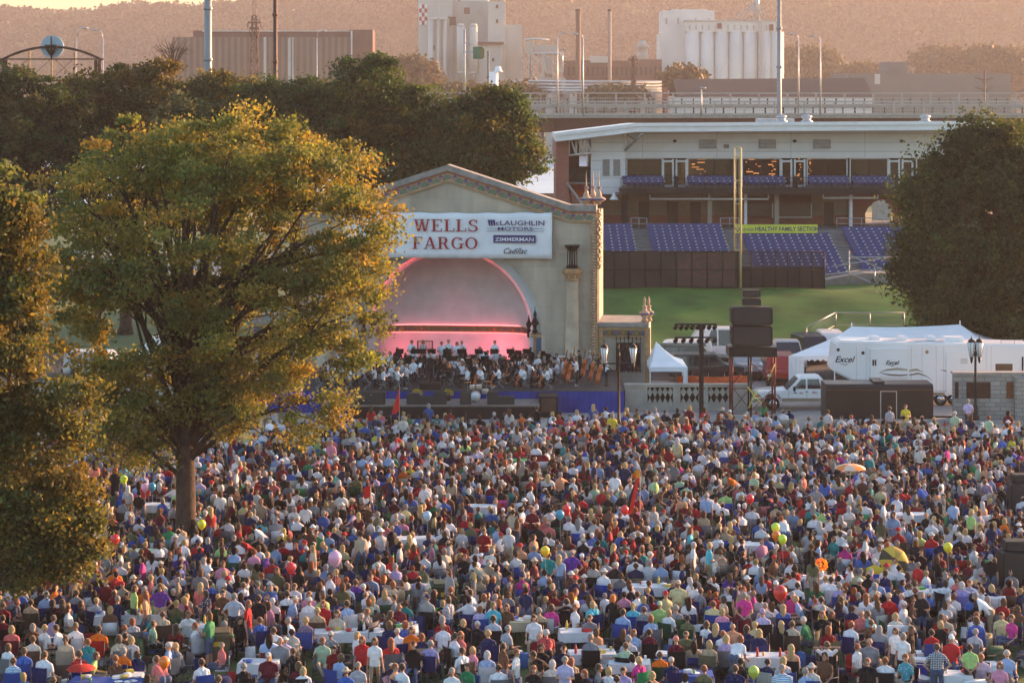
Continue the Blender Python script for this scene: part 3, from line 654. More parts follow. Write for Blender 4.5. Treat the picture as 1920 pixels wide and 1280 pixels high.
for (a, b_, py) in ((915,935,427.5),(1002,1022,427.5),(915,1022,432.5)): mm.box(lx(a), lx(b_), YB-0.006, YB, PZ(py+0.6,140.5), PZ(py-0.6,140.5), pm('grey ink', (0.25,0.26,0.32), 0.7))
z_ = PZ(454.5,140.5); mm.box(lx(927.5), lx(1007), YB-0.006, YB, z_, PZ(440,140.5), M_NAVY); mm.build('lettering', bn)
text_mesh('ZIMMERMAN', 0.33, M_INKW, 'lettering', bn, XZ(lx(967.5), YB-0.012, PZ(451.3,140.5)), 0.004, 0, 1.28, 0.004)
text_mesh('Cadillac', 0.50, M_INKK, 'lettering', bn, XZ(lx(967), YB, PZ(474.5,140.5)), 0.004, 0.45, 0.95, 0.004)
text_mesh('admet inc.', 0.66, M_INKK, 'lettering', bn, XZ(lx(705), YB, PZ(470,140.5)), 0.004, 0, 0.78, 0.0)

# ---------------------------------------------------------------- stage
M_BLUESK = pm('royal blue skirt cloth', (0.025,0.045,0.26), 0.75, 0, 0.25, 1.0, 0.6, bscale=2.2)
M_DECK = pm('black stage deck', (0.05,0.045,0.043), 0.8, 0, 0.2, 2)
stg = empty('stage', (0,0,0), 0, 'raised concert stage with royal blue skirt in front of the bandshell arch', 'stage')
ZS = 1.25; xL, xR = PX(480,130.2), PX(1170,130.2)
d = MB(); d.box(xL, xR, 130.2, 140.6, ZS-0.12, ZS, M_DECK); d.build('deck', stg)
d = MB(); A = math.radians(-5.5)
d.M = Matrix.Translation((BX, BY, 0)) @ Matrix.Rotation(A, 4, 'Z'); d.box(-5.5, 5.5, -0.2, 6.0, 0, 1.24, M_DECK); d.build('riser', stg)
sk = MB(); rows = []
for z in (0.0, ZS*0.5, ZS-0.02): rows.append([(xL+(xR-xL)*i/260, 130.16-0.05*abs(math.sin(i*0.83))*(1-z/ZS*0.6)-0.03*math.sin(i*0.31), z) for i in range(261)])
sk.grid(rows, M_BLUESK, True); rows = [[(xR+0.03+0.03*math.sin(i*1.1), 130.2+i*0.25, z) for i in range(42)] for z in (0, ZS-0.02)]
sk.grid(rows, M_BLUESK, True); sk.build('skirt', stg)
d = MB(); d.box(PX(606,127.5), PX(1012,127.5), 127.5, 130.1, 0.72, 0.82, pm('grey walkway', (0.20,0.17,0.15), 0.8, 0, 0.2, 2)); d.box(PX(606,127.5)+0.05, PX(1012,127.5)-0.05, 127.55, 130.0, 0, 0.72, pm('black drape', (0.022,0.016,0.014), 0.9, 0, 0.2, 2)); d.build('front_walkway', stg)
for xx in (1046,): 
    d = MB(); d.box(PX(1010,128.5), PX(1046,128.5), 128.2, 130.0, 0, 1.2, M_BLACK); d.box(PX(1015,128.5), PX(1042,128.5), 128.18, 128.199, 0.3, 1.1, M_BROWNM)
    tag(d.build('equipment_case'), 'tall dark equipment case at the corner of the walkway beside the blue skirt', 'case')
# pierced balustrades
M_BALU = pm('buff cast stone', (0.36,0.33,0.28), 0.85, 0, 0.15, 1.5, 0.2)
def balustrade(x0p, x1p, Y, label, pan):
    t = empty('balustrade_wall', (0,0,0), 0, label, 'wall'); a, b_ = PX(x0p,Y), PX(x1p,Y); b = MB()
    b.box(a, b_, Y, Y+0.35, 0, 0.12, M_BALU); b.box(a-0.05, b_+0.05, Y-0.06, Y+0.41, 1.38, 1.56, M_BALU)
    x = a; segs_ = []
    for p0, p1 in pan: segs_.append((PX(p0,Y), PX(p1,Y)))
    for p0, p1 in segs_:
        b.box(x, p0, Y+0.02, Y+0.33, 0.12, 1.38, M_BALU); b.box(p0, p1, Y+0.06, Y+0.29, 0.12, 0.42, M_BALU); x = p1
        n_ = max(3, int((p1-p0)/0.29)); st = (p1-p0)/n_
        for i in range(n_):
            for r in range(3):
                cx_ = p0+(i+0.5)*st; z_ = 0.42+r*0.32; 
                b.add([(cx_-st/2, Y+0.1, z_), (cx_, Y+0.1, z_+0.32), (cx_+st/2, Y+0.1, z_), (cx_-st/2, Y+0.25, z_), (cx_, Y+0.25, z_+0.32), (cx_+st/2, Y+0.25, z_)], [(0,2,1),(3,4,5),(0,1,4,3),(1,2,5,4),(2,0,3,5)], M_BALU) if r % 2 == 0 else \
                b.add([(cx_-st/2, Y+0.1, z_+0.32), (cx_, Y+0.1, z_+0.02), (cx_+st/2, Y+0.1, z_+0.32), (cx_-st/2, Y+0.25, z_+0.32), (cx_, Y+0.25, z_+0.02), (cx_+st/2, Y+0.25, z_+0.32)], [(0,1,2),(3,5,4),(0,3,4,1),(1,4,5,2),(2,5,3,0)], M_BALU)
    b.box(x, b_, Y+0.02, Y+0.33, 0.12, 1.38, M_BALU); b.build('panel_wall', t)
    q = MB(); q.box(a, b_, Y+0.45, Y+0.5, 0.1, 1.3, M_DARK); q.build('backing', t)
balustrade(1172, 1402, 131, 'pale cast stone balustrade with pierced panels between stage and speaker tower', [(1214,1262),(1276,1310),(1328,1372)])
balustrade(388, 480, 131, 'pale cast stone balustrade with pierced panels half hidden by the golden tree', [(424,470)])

# ================================================================ stadium
M_PANEL = block_mat('pale metal wall panels', (0.74,0.75,0.76), (0.71,0.72,0.735), (0.45,0.46,0.48), 6.8, 0.82, 0.03, 0.5, bump=0.1, stain=0.06, offs=0.0)
M_BRICK = block_mat('red brick', (0.40,0.13,0.085), (0.33,0.11,0.075), (0.26,0.20,0.17), 0.42, 0.16, 0.015, stain=0.2)
M_ROOFW = pm('white roof edge', (0.76,0.77,0.78), 0.4, 0.1, 0.06, 1)
M_SEAT = pm('navy plastic seat', (0.025,0.04,0.17), 0.4, 0, 0.15, 3, spec=0.5)
M_TAN = pm('tan painted wall', (0.30,0.26,0.20), 0.8, 0, 0.12, 1)
M_CONCD = pm('grey stand concrete', (0.22,0.215,0.205), 0.9, 0, 0.18, 1.5)
M_MULL = pm('white window frame', (0.66,0.68,0.70), 0.4)
YS = 205.0
def sx_(px): return PX(px, YS)
def sz_(py): return PZ(py, YS)
std = empty('stadium', (0,0,0), 0, 'ball park grandstand building with white panelled suites and red brick end', 'stadium')
x0, x1 = sx_(1108), sx_(1835)
zr, zw, zf, zl = sz_(246), sz_(297), sz_(352), sz_(428)
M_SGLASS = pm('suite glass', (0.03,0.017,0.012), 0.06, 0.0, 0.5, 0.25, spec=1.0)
b = MB()
b.box(x0, sx_(1173), YS, YS+12, zf-0.6, zr, M_PANEL)
b.box(sx_(1173), x1, YS+0.6, YS+12, zw, zr+0.5, M_PANEL)
b.box(sx_(1128), sx_(1172), YS-0.05, YS-0.003, sz_(332), sz_(298), M_MULL)
b.build('upper_wall', std)
wl = MB()
for a, c in ((1130,1143),(1150,1163)): wl.box(sx_(a), sx_(c), YS-0.08, YS-0.052, sz_(330), sz_(299), pm('grey blind glass', (0.22,0.23,0.22), 0.3))
wl.build('window', std)
for a, c in ((1176,1243),(1291,1390),(1394,1465),(1516,1591),(1597,1668),(1722,1830)):
    q = MB(); q.box(sx_(a), sx_(c), YS+1.0, YS+1.06, zf+0.3, zw, M_SGLASS); wo = q.build('window', std)
    q = MB()
    for xx in (sx_(a), sx_((a+c)/2), sx_(c)): q.box(xx-0.05, xx+0.05, YS+0.93, YS+0.998, zf, zw, M_MULL if xx != sx_((a+c)/2) else M_IRON)
    q.box(sx_(a), sx_(c), YS+0.9, YS+0.998, zw-0.1, zw+0.02, M_MULL); q.build('frame', wo)
for a in (1244,1269,1467,1492,1670,1695):
    q = MB(); xx0, xx1 = sx_(a), sx_(a+20); q.box(xx0, xx1, YS+1.0, YS+1.06, zf, zw-0.25, M_SGLASS); do = q.build('door', std)
    q = MB(); q.box(xx0-0.05, xx0+0.12, YS+0.92, YS+0.998, zf, zw-0.1, M_MULL); q.box(xx1-0.12, xx1+0.05, YS+0.92, YS+0.998, zf, zw-0.1, M_MULL)
    q.box(xx0+0.12, xx1-0.12, YS+0.92, YS+0.998, zw-0.38, zw-0.2, M_MULL); q.box(xx0+0.12, xx1-0.12, YS+0.92, YS+0.998, zf, zf+0.22, M_MULL); q.build('frame', do)
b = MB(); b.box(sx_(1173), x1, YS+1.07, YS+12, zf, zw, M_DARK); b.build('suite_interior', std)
# glowing strips just before the suite glass, added to imitate sunset showing in it
M_SUNGLOW = glow_mat('imitated sunset glow', (0.9, 0.33, 0.09), 0.22); rs_ = np.random.RandomState(8)
M_SGLASS2 = bpy.data.materials.new('clear suite glass'); nt_, N__, L__, b__ = nodes_of(M_SGLASS2); b__.inputs['Base Color'].default_value = (0.03,0.02,0.015,1); b__.inputs['Roughness'].default_value = 0.05
for ob in [o for o in std.children if o.name.startswith(('window','door')) and o.data.materials and o.data.materials[0] == M_SGLASS]: ob.data.materials[0] = M_SGLASS
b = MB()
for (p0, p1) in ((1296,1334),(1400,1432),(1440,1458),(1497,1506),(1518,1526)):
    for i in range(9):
        a_, c_ = sorted(rs_.uniform(p0, p1, 2)); c_ = min(c_, a_+14); z_ = zf+0.75+i*0.22+rs_.uniform(-0.05,0.05); b.box(sx_(a_), sx_(c_), YS+0.96, YS+0.985, z_, z_+rs_.uniform(0.04,0.12), M_SUNGLOW)
b.build('imitated_sunset_strip', std)
# louvres
for px in (1328,1440,1543):
    q = MB(); q.box(sx_(px-16), sx_(px+16), YS+0.5, YS+0.59, sz_(279), sz_(262), M_CONCD)
    for i in range(6): q.box(sx_(px-15), sx_(px+15), YS+0.42, YS+0.499, sz_(277-i*2.6)-0.0, sz_(276-i*2.6), M_STEEL)
    q.box(sx_(px-17), sx_(px+17), YS+0.40, YS+0.59, sz_(283), sz_(281), M_PANEL); q.build('louvre_vent', std)
q = MB(); q.box(sx_(1358), sx_(1368), YS+0.5, YS+0.59, sz_(278), sz_(271), M_CONCD); q.build('small_vent', std)
for px in (1266,1491,1692):
    q = MB(); q.lathe((sx_(px), YS+0.4, sz_(268)), [(0.02,0),(0.10,0.05),(0.22,0.18),(0.05,0.3)], M_IRON, 8); q.build('wall_lamp', std)
# roof with its raised edge, the near end canted down
rf = MB(); zt = sz_(229)
poly = [(sx_(1040),sz_(249)),(sx_(1190),sz_(231)),(sx_(1850),sz_(227))]
for (a, za), (c, zc) in zip(poly, poly[1:]):
    rf.add([(a,YS-3.2,za-0.75),(c,YS-3.2,zc-0.75),(c,YS-3.2,zc),(a,YS-3.2,za),(a,YS+14,za-0.55),(c,YS+14,zc-0.55),(c,YS+14,zc-0.2),(a,YS+14,za-0.2)], [(0,1,2,3),(3,2,6,7),(0,4,5,1),(7,6,5,4),(1,5,6,2),(3,7,4,0)], M_ROOFW)
    rf.add([(a,YS-3.35,za-0.25),(c,YS-3.35,zc-0.25),(c,YS-3.35,zc+0.06),(a,YS-3.35,za+0.06),(a,YS-3.21,za-0.25),(c,YS-3.21,zc-0.25),(c,YS-3.21,zc+0.06),(a,YS-3.21,za+0.06)], [(0,1,2,3),(3,2,6,7),(0,4,5,1),(7,6,5,4)], M_WHITE)
rf.build('roof', std)
for px in (1470,1518,1742): q = MB(); q.lathe((sx_(px), YS+2, zt-0.05), [(0.55,0),(0.55,0.12),(0.38,0.18),(0.38,0.42),(0.5,0.46),(0.48,0.6),(0.1,0.72)], M_STEEL, 14); q.build('roof_vent', std)
q = MB(); q.box(sx_(1430), sx_(1500), YS+4, YS+6, zt-0.1, zt+0.25, M_STEEL); q.build('roof_unit', std)
q = MB(); q.tube([(sx_(1173), YS-0.1, sz_(281)), (sx_(1201), YS-3.0, sz_(249))], 0.14, M_STEEL, 6); q.tube([(sx_(1176),YS-0.1,sz_(254)),(sx_(1190),YS-1.4,sz_(262))], 0.09, M_STEEL, 6)
q.box(sx_(1171), sx_(1175), YS-0.15, YS-0.01, sz_(284), sz_(250), M_STEEL); q.build('roof_brace', std)
# brick end with open stair and truss
b = MB(); b.box(sx_(1042), sx_(1066), YS-1, YS+10, 0, sz_(258), M_BRICK); b.prism([(sx_(1066),0),(sx_(1106),0),(sx_(1106),sz_(383)),(sx_(1092),sz_(381)),(sx_(1063),sz_(343)),(sx_(1066),sz_(343))], YS-0.9, YS+1, M_BRICK)
b.box(sx_(1066), sx_(1108), YS+8, YS+9, 0, sz_(318), M_BRICK); b.box(sx_(1066), sx_(1091), YS+8, YS+9, sz_(318), sz_(262), M_BRICK); b.build('brick_wall', std)
b = MB(); b.prism([(sx_(1061),sz_(343)),(sx_(1064),sz_(341)),(sx_(1093),sz_(379)),(sx_(1090),sz_(384))], YS-1.15, YS-0.91, M_CONC); b.box(sx_(1066), sx_(1108), YS+0, YS+8, sz_(345), sz_(342), M_CONCD)
b.box(sx_(1066), sx_(1108), YS+7.9, YS+7.95, sz_(345), sz_(320), M_CONC); b.build('stair', std)
b = MB()
for a, c in (((1066,262),(1108,258)),((1066,291),(1108,286)),((1066,262),(1066,291)),((1070,262),(1080,290)),((1080,290),(1080,262)),((1084,262),(1094,289)),((1094,289),(1094,261)),((1098,260),(1108,287))): b.tube([(sx_(a[0]),YS-0.7,sz_(a[1])),(sx_(c[0]),YS-0.7,sz_(c[1]))], 0.10, M_MULL, 5)
b.build('truss', std)
# suite balcony and its seats
b = MB(); b.box(sx_(1160), x1, YS-2.2, YS+1.06, zf-0.35, zf, M_CONCD); b.box(sx_(1160), x1, YS-2.3, YS-2.201, zf-0.5, zf+0.05, M_IRON); b.build('balcony', std)
SEATD = []
def seat_data():
    if not SEATD:
        b = MB(); b.cb((0,0,0.62),(0.56,0.07,0.46),M_SEAT,0,R(-8)); b.cb((0,-0.24,0.42),(0.54,0.36,0.07),M_SEAT,0,R(12)); b.box(0.25,0.38,-0.24,-0.02,0.60,0.68,M_MULL); b.box(0.29,0.33,-0.1,-0.04,0,0.6,M_IRON); SEATD.append(b.data('seat'))
    return SEATD[0]
def seat_parts(a, c, y, z, n):
    for i in range(n): o = bpy.data.objects.new('seat', seat_data()); C.objects.link(o); o.parent = std; o.location = (a+(i+0.5)*(c-a)/n, y, z); o.scale = ((c-a)/n/0.63,1,1)
def seat_row(b, a, c, y, z, n, tip=True):
    """tip-up stadium seats: backs, seats and bright arm knobs"""
    st = (c-a)/n
    for i in range(n):
        x = a+(i+0.5)*st; b.cb((x, y, z+0.62), (st*0.9, 0.07, 0.46), M_SEAT, 0, R(-8)); b.cb((x, y-0.24, z+0.42), (st*0.86, 0.36, 0.07), M_SEAT, 0, R(12))
        b.box(x+st*0.40, x+st*0.60, y-0.24, y-0.02, z+0.60, z+0.68, M_MULL); b.box(x+st*0.47, x+st*0.53, y-0.1, y-0.04, z, z+0.6, M_IRON)
for a, c, n in ((1166,1244,7),(1287,1378,8),(1394,1470,7),(1513,1590,7),(1596,1670,7),(1704,1740,4)):
    q = MB(); seat_parts(sx_(a), sx_(c), YS-0.2, zf+0.25, n); seat_parts(sx_(a), sx_(c), YS-1.2, zf, n); q.box(sx_(a), sx_(c), YS-0.7, YS+0.2, zf, zf+0.25, M_CONCD); q.build('seat_step', std)
q = MB()
for z in (zf+0.15,0.55+zf,1.0+zf): q.tube([(sx_(1162),YS-2.2,z),(x1,YS-2.2,z)], 0.025, M_IRON, 4)
for px in range(1162, 1835, 26): q.tube([(sx_(px),YS-2.2,zf-0.3),(sx_(px),YS-2.2,zf+1.0)], 0.03, M_IRON, 4)
for px in (1267,1489,1693): q.box(sx_(px)-0.04, sx_(px)+0.04, YS-2.2, YS+0.9, zf, zf+1.1, M_IRON)
q.build('balcony_rail', std)
# concourse under the suites
b = MB(); b.box(sx_(1108), sx_(1610), YS+5.5, YS+6, 0, zf-0.5, M_TAN); b.box(sx_(1712), x1, YS+5.5, YS+6, 0, zf-0.5, M_TAN); b.box(x1-0.5, x1, YS, YS+12, 0, zr, M_PANEL)
b.box(sx_(1108), sx_(1640), YS+5.4, YS+5.499, zl, zl+0.9, M_BRICK)
b.build('concourse_wall', std)
# brick arch with the view through it
ar = MB(); cxa, ra, zsp = sx_(1673), 1.95, zl+0.4; n = 16; xa, xb = sx_(1606), sx_(1714)
pts = [(cxa-1.75*math.cos(R(180*i/n)) , zsp+ra*math.sin(R(180*i/n))) for i in range(n+1)]
for (p0, p1) in zip(pts, pts[1:]):
    ar.add([(p0[0],YS+5.2,p0[1]),(p1[0],YS+5.2,p1[1]),(p1[0],YS+5.2,zf-0.5),(p0[0],YS+5.2,zf-0.5),(p0[0],YS+10,p0[1]),(p1[0],YS+10,p1[1])], [(0,1,2,3),(0,4,5,1)], M_BRICK)
ar.box(xa, cxa-1.75, YS+5.2, YS+10, 0, zf-0.5, M_BRICK); ar.box(cxa+1.75, xb, YS+5.2, YS+10, 0, zf-0.5, M_BRICK); ar.build('brick_arch', std)
b = MB(); b.box(sx_(1108), x1, YS-3.0, YS+12, zl-0.4, zl, M_CONCD); b.build('concourse_floor', std)
for px, w_ in ((1214,20),(1269,21),(1313,20),(1570,18)): q = MB(); q.box(sx_(px-w_/2), sx_(px+w_/2), YS+5.35, YS+5.399, zl, sz_(384), pm('dark door', (0.09,0.07,0.055), 0.7)); q.build('door', std)
b = MB(); b.box(sx_(1392), sx_(1532), YS+4.0, YS+5.39, zl+0.9, zf-1.7, pm('kiosk shutter', (0.16,0.14,0.12), 0.7, 0.2)); b.box(sx_(1460), sx_(1533), YS+3.9, YS+3.999, sz_(413), sz_(411), M_MULL); b.box(sx_(1457), sx_(1459), YS+3.9, YS+3.999, sz_(413), sz_(384), M_MULL); b.box(sx_(1531), sx_(1533), YS+3.9, YS+3.999, sz_(411), sz_(384), M_MULL)
b.box(sx_(1392), sx_(1532), YS+3.9, YS+5.39, zf-1.69, zf-0.55, M_BROWNM); b.build('kiosk', std)
for px, m_, w_ in ((1171,M_IRON,0.3),(1397,M_MULL,0.13),(1594,M_MULL,0.13),(1330,M_TAN,0.2),(1455,M_TAN,0.2)): q = MB(); q.box(sx_(px)-w_, sx_(px)+w_, YS-0.6, YS-0.1, zl-3, zf-0.4, m_); q.build('concourse_column', std)
q = MB(); q.tube([(sx_(1217),YS-1.2,sz_(372)),(sx_(1438),YS-1.2,sz_(372))], 0.09, M_MULL, 6); q.tube([(sx_(1540),YS-1.2,sz_(370)),(sx_(1642),YS-1.2,sz_(370))], 0.09, M_MULL, 6)
for px in (1217,1327,1438,1540,1594,1642): q.tube([(sx_(px),YS-1.2,sz_(371)),(sx_(px),YS-1.2,sz_(362))], 0.07, M_MULL, 5)
q.build('lighting_pipe', std)
q = MB(); q.lathe((sx_(1150),YS-1.5,sz_(373)), [(0.42,0),(0.38,0.1),(0.16,0.42),(0.12,0.62),(0.02,0.66)], M_ROOFW, 12); q.tube([(sx_(1150),YS-1.5,sz_(360)),(sx_(1168),YS-1.5,sz_(362))], 0.05, M_IRON, 5); q.build('bell_lamp', std)
# lower seating bowl
bw = MB(); n_r = 15; y_top, y_bot, z_bot = YS-3.0, YS-17.5, 2.9
for r in range(n_r):
    y = y_top - (r+1)*0.96; z = zl - (r+1)*(zl-z_bot)/n_r; bw.box(sx_(1100), sx_(1850), y, y+0.96, 0, z, M_CONCD)
bw.build('seating_bowl', std)
q = MB()
for (a, c, r0) in ((1126,1180,0),(1209,1345,0),(1379,1536,3),(1565,1760,1)):
    n = max(4, int((c-a)/13.3))
    for r in range(r0, n_r): y = y_top - (r+1)*0.96 + 0.75; z = zl - (r+1)*(zl-z_bot)/n_r; (seat_parts(sx_(a), sx_(c), y, z, n) if (a == 1209 and r < 2) else seat_row(q, sx_(a), sx_(c), y, z, n))
tag(q.build('stand_seats', std), kind='stuff')
q = MB()
for (a, c, py) in ((1560,1720,424),(1180,1209,424),(1345,1379,424)):
    z = zl+0.1; q.tube([(sx_(a),YS-3.0,z+1.0),(sx_(c),YS-3.0,z+1.0)], 0.04, M_STEEL, 5); q.tube([(sx_(a),YS-3.0,z+0.5),(sx_(c),YS-3.0,z+0.5)], 0.03, M_STEEL, 5)
    for i in range(int((c-a)/25)+2): x = sx_(a)+(sx_(c)-sx_(a))*i/(int((c-a)/25)+1); q.tube([(x,YS-3.0,z),(x,YS-3.0,z+1.0)], 0.035, M_STEEL, 5)
q.build('stand_rail', std)
yb = empty('section_banner', (0,0,0), 0, 'yellow green banner strip lettered HEALTHY FAMILY SECTION above the blue seats', 'banner')
YYB = YS-6.2
q = MB(); q.box(PX(1376,YYB), PX(1533,YYB), YYB, YYB+0.03, PZ(437,YYB), PZ(421,YYB), pm('lime banner cloth', (0.66,0.72,0.08), 0.7, 0, 0.05)); q.build('cloth', yb)
q = MB(); cx_, cz_ = PX(1383,YYB), PZ(429.5,YYB)
for ddx, ddz in ((0.16,0),(-0.16,0),(0,0.16),(0,-0.16)): q.prism([(cx_+ddx+0.11,cz_+ddz),(cx_+ddx,cz_+ddz+0.11),(cx_+ddx-0.11,cz_+ddz),(cx_+ddx,cz_+ddz-0.11)], YYB-0.008, YYB-0.002, M_NAVY)
q.build('emblem', yb)
text_mesh('HEALTHY FAMILY SECTION', 0.54, M_NAVY, 'lettering', yb, XZ(PX(1475.5,YYB), YYB-0.006, PZ(433,YYB)), 0.003, 0, 0.86, 0.012)
text_mesh('GENESIS', 0.36, M_NAVY, 'lettering', yb, XZ(PX(1402,YYB), YYB-0.006, PZ(433,YYB)), 0.003, 0, 0.80, 0.0)
M_LINK = pm('windscreen mesh', (0.040,0.037,0.036), 0.9, 0, 0.25, 0.6)
# outfield fence with dark windscreen, foul pole, chain link
YF = 180.0
fe = empty('outfield_fence', (0,0,0), 0, 'dark windscreened fence along the top of the grass bank', 'fence')
zb_, zt_ = PZ(541,YF), PZ(471,YF)
q = MB(); q.box(PX(1122,YF), PX(1384,YF), YF, YF+0.04, zb_, zt_, M_LINK); q.build('windscreen', fe)
q = MB(); q.box(PX(1270,YF), PX(1378,YF), YF-0.03, YF-0.002, PZ(536,YF), PZ(474,YF), pm('faded red sign cloth', (0.075,0.055,0.05), 0.9, 0, 0.15, 0.8)); q.build('sign_panel', fe)
cx_ = PX(1325,YF); cz_ = PZ(498,YF); q = MB()
for (r0, r1) in ((1.5,1.4),(0.75,0.62)):
    o = [(cx_+r0*1.1*math.cos(R(a)), cz_+r0*0.62*math.sin(R(a))) for a in range(0,361,15)]; i_ = [(cx_+r1*1.1*math.cos(R(a)), cz_+r1*0.62*math.sin(R(a))) for a in range(0,361,15)]
    for k in range(24): q.prism([o[k],o[k+1],i_[k+1],i_[k]], YF-0.036, YF-0.031, pm('faded emblem', (0.12,0.05,0.045)))
q.build('emblem', fe)
for px in list(range(1123,1390,29)) + list(range(1408,1550,23)): q = MB(); q.tube([(PX(px,YF),YF-0.06,zb_),(PX(px,YF),YF-0.06,zt_)], 0.045, M_IRON, 5); q.build('post', fe)
q = MB()
for z in (zb_+0.05, (zb_+zt_)/2, zt_): q.tube([(PX(1122,YF),YF-0.06,z),(PX(1546,YF),YF-0.06,z)], 0.03, M_IRON, 5)
q.build('rail', fe)
q = MB()
for px in range(1386, 1546, 2): q.box(PX(px,YF)-0.018, PX(px,YF)+0.018, YF, YF+0.02, zb_, zt_, M_LINK)
q.box(PX(1386,YF), PX(1546,YF), YF+0.03, YF+0.05, zb_, PZ(500,YF), M_LINK); q.build('mesh_panel', fe)
q = MB(); q.box(PX(1384,YF), PX(1585,YF), YF-1.2, YF-0.2, zb_-0.3, zb_-0.02, M_CONC); tag(q.build('kerb_wall'), 'pale concrete kerb at the foot of the dark fence', 'kerb')
fp = empty('foul_pole', (0,0,0), 0, 'tall yellow foul pole with ladder mesh rising in front of the stands', 'pole'); M_YEL = pm('foul pole yellow', (0.60,0.50,0.24), 0.5)
q = MB(); za, zb2 = PZ(540,YF-0.6), PZ(277,YF-0.6); xa_, xb_ = PX(1377,YF-0.6), PX(1389,YF-0.6)
q.tube([(xb_,YF-0.6,za),(xb_,YF-0.6,zb2)], 0.085, M_YEL, 8); q.build('pole', fp)
q = MB(); q.tube([(xa_,YF-0.6,za+3.0),(xa_,YF-0.6,zb2)], 0.06, M_YEL, 6); q.tube([(xa_,YF-0.6,zb2),(xb_,YF-0.6,zb2)], 0.06, M_YEL, 6)
for i in range(5): z = za+3.0+i*(zb2-za-3.0)/4.4; q.tube([(xa_,YF-0.6,z),(xb_,YF-0.6,z)], 0.05, M_YEL, 5)
for x in np.linspace(xa_, xb_, 4)[1:-1]: q.tube([(x,YF-0.6,za+3.0),(x,YF-0.6,zb2)], 0.012, M_YEL, 4)
q.build('side_screen', fp)
def chain_fence(label, pts, h, post=0.05, mesh=True, sp=2.6):
    t = empty('chain_link_fence', (0,0,0), 0, label, 'fence'); q = MB(); m_ = MB()
    for a, c in zip(pts, pts[1:]):
        a, c = Vector(a), Vector(c); l = (c-a).length; n = max(1, round(l/sp))
        q.tube([a+Vector((0,0,h)), c+Vector((0,0,h))], post*0.8, M_STEEL, 5); q.tube([a+Vector((0,0,0.1)), c+Vector((0,0,0.1))], post*0.5, M_STEEL, 4)
        for i in range(n+1): p = a.lerp(c, i/n); q2 = MB(); q2.tube([p, p+Vector((0,0,h))], post, M_STEEL, 5); q2.build('post', t)
        for i in range(int(l/0.16)):
            p = a.lerp(c, i*0.16/l); p2 = a.lerp(c, min(1,(i*0.16+h*0.8)/l)); m_.tube([p, p2+Vector((0,0,h*min(1,((p2-p).length)/(h*0.8+1e-6))))], 0.006, M_STEEL, 3)
    q.build('rail', t)
    if mesh and m_.v: m_.build('wire_mesh', t)
a_ = [P(1512,640,158), P(1567,612,160), P(1695,612,160)]; a_ = [Vector((v.x, v.y, v.z)) for v in a_]
chain_fence('low galvanised chain link fence climbing the grass above the marquee', a_, 1.0)
rm = empty('ramp_rail', (0,0,0), 0, 'sloping concrete ramp with pale handrails at the end of the stands', 'ramp')
q = MB(); Yr = 183; q.prism([(PX(1490,Yr),PZ(540,Yr)),(PX(1690,Yr),PZ(540,Yr)),(PX(1690,Yr),PZ(512,Yr)),(PX(1620,Yr),PZ(512,Yr)),(PX(1490,Yr),PZ(535,Yr))], Yr, Yr+2, M_CONCD); q.build('ramp', rm)
q = MB()
for a, c in (((1450,528),(1612,507)),((1612,507),(1690,503)),((1560,500),(1690,478)),((1592,478),(1690,520)),((1592,541),(1592,470)),((1640,541),(1640,500)),((1592,482),(1690,482)),((1600,515),(1680,552))): q.tube([(PX(a[0],Yr-0.3),Yr-0.3,PZ(a[1],Yr-0.3)),(PX(c[0],Yr-0.3),Yr-0.3,PZ(c[1],Yr-0.3))], 0.06, M_STEEL, 5)
q.build('handrail', rm)
# stadium light poles
for px, Y, w0, w1, lab in ((1461,232,0.27,0.17,'tall pale stadium light pole rising in front of the grain elevator'),(390,176,0.30,0.27,'thick pale stadium pole in front of the brown warehouse'),(516,190,0.20,0.15,'thin dark utility pole in front of the brown warehouse')):
    t = empty('light_pole', (PX(px,Y),Y,0), 0, lab, 'pole', 'tall poles'); q = MB(); mt = M_BROWNM if px == 516 else pm('pale painted pole', (0.26,0.27,0.28), 0.5, 0.2, 0.08, 1)
    q.cyl((0,0,0),(0,0,34), w0*1.2, w1, mt, 12)
    for z in (6,11,16,21,25): q.lathe((0,0,z), [(w0*1.05,0),(w0*1.2,0.05),(w0*1.2,0.2),(w0*1.05,0.25)], mt, 12)
    if px == 1461:
        for i in range(60): q.box(-w0-0.12, -w0+0.02, -0.02, 0.02, 8+i*0.4, 8.03+i*0.4, M_STEEL)
    q.build('pole', t)
    q = MB(); q.box(-2.2,2.2,-0.2,0.2,33.6,34.0,M_STEEL)
    for i in range(5): q.cb((-2+i, -0.3, 34.3), (0.7,0.4,0.6), M_STEEL)
    q.build('lamp_array', t)
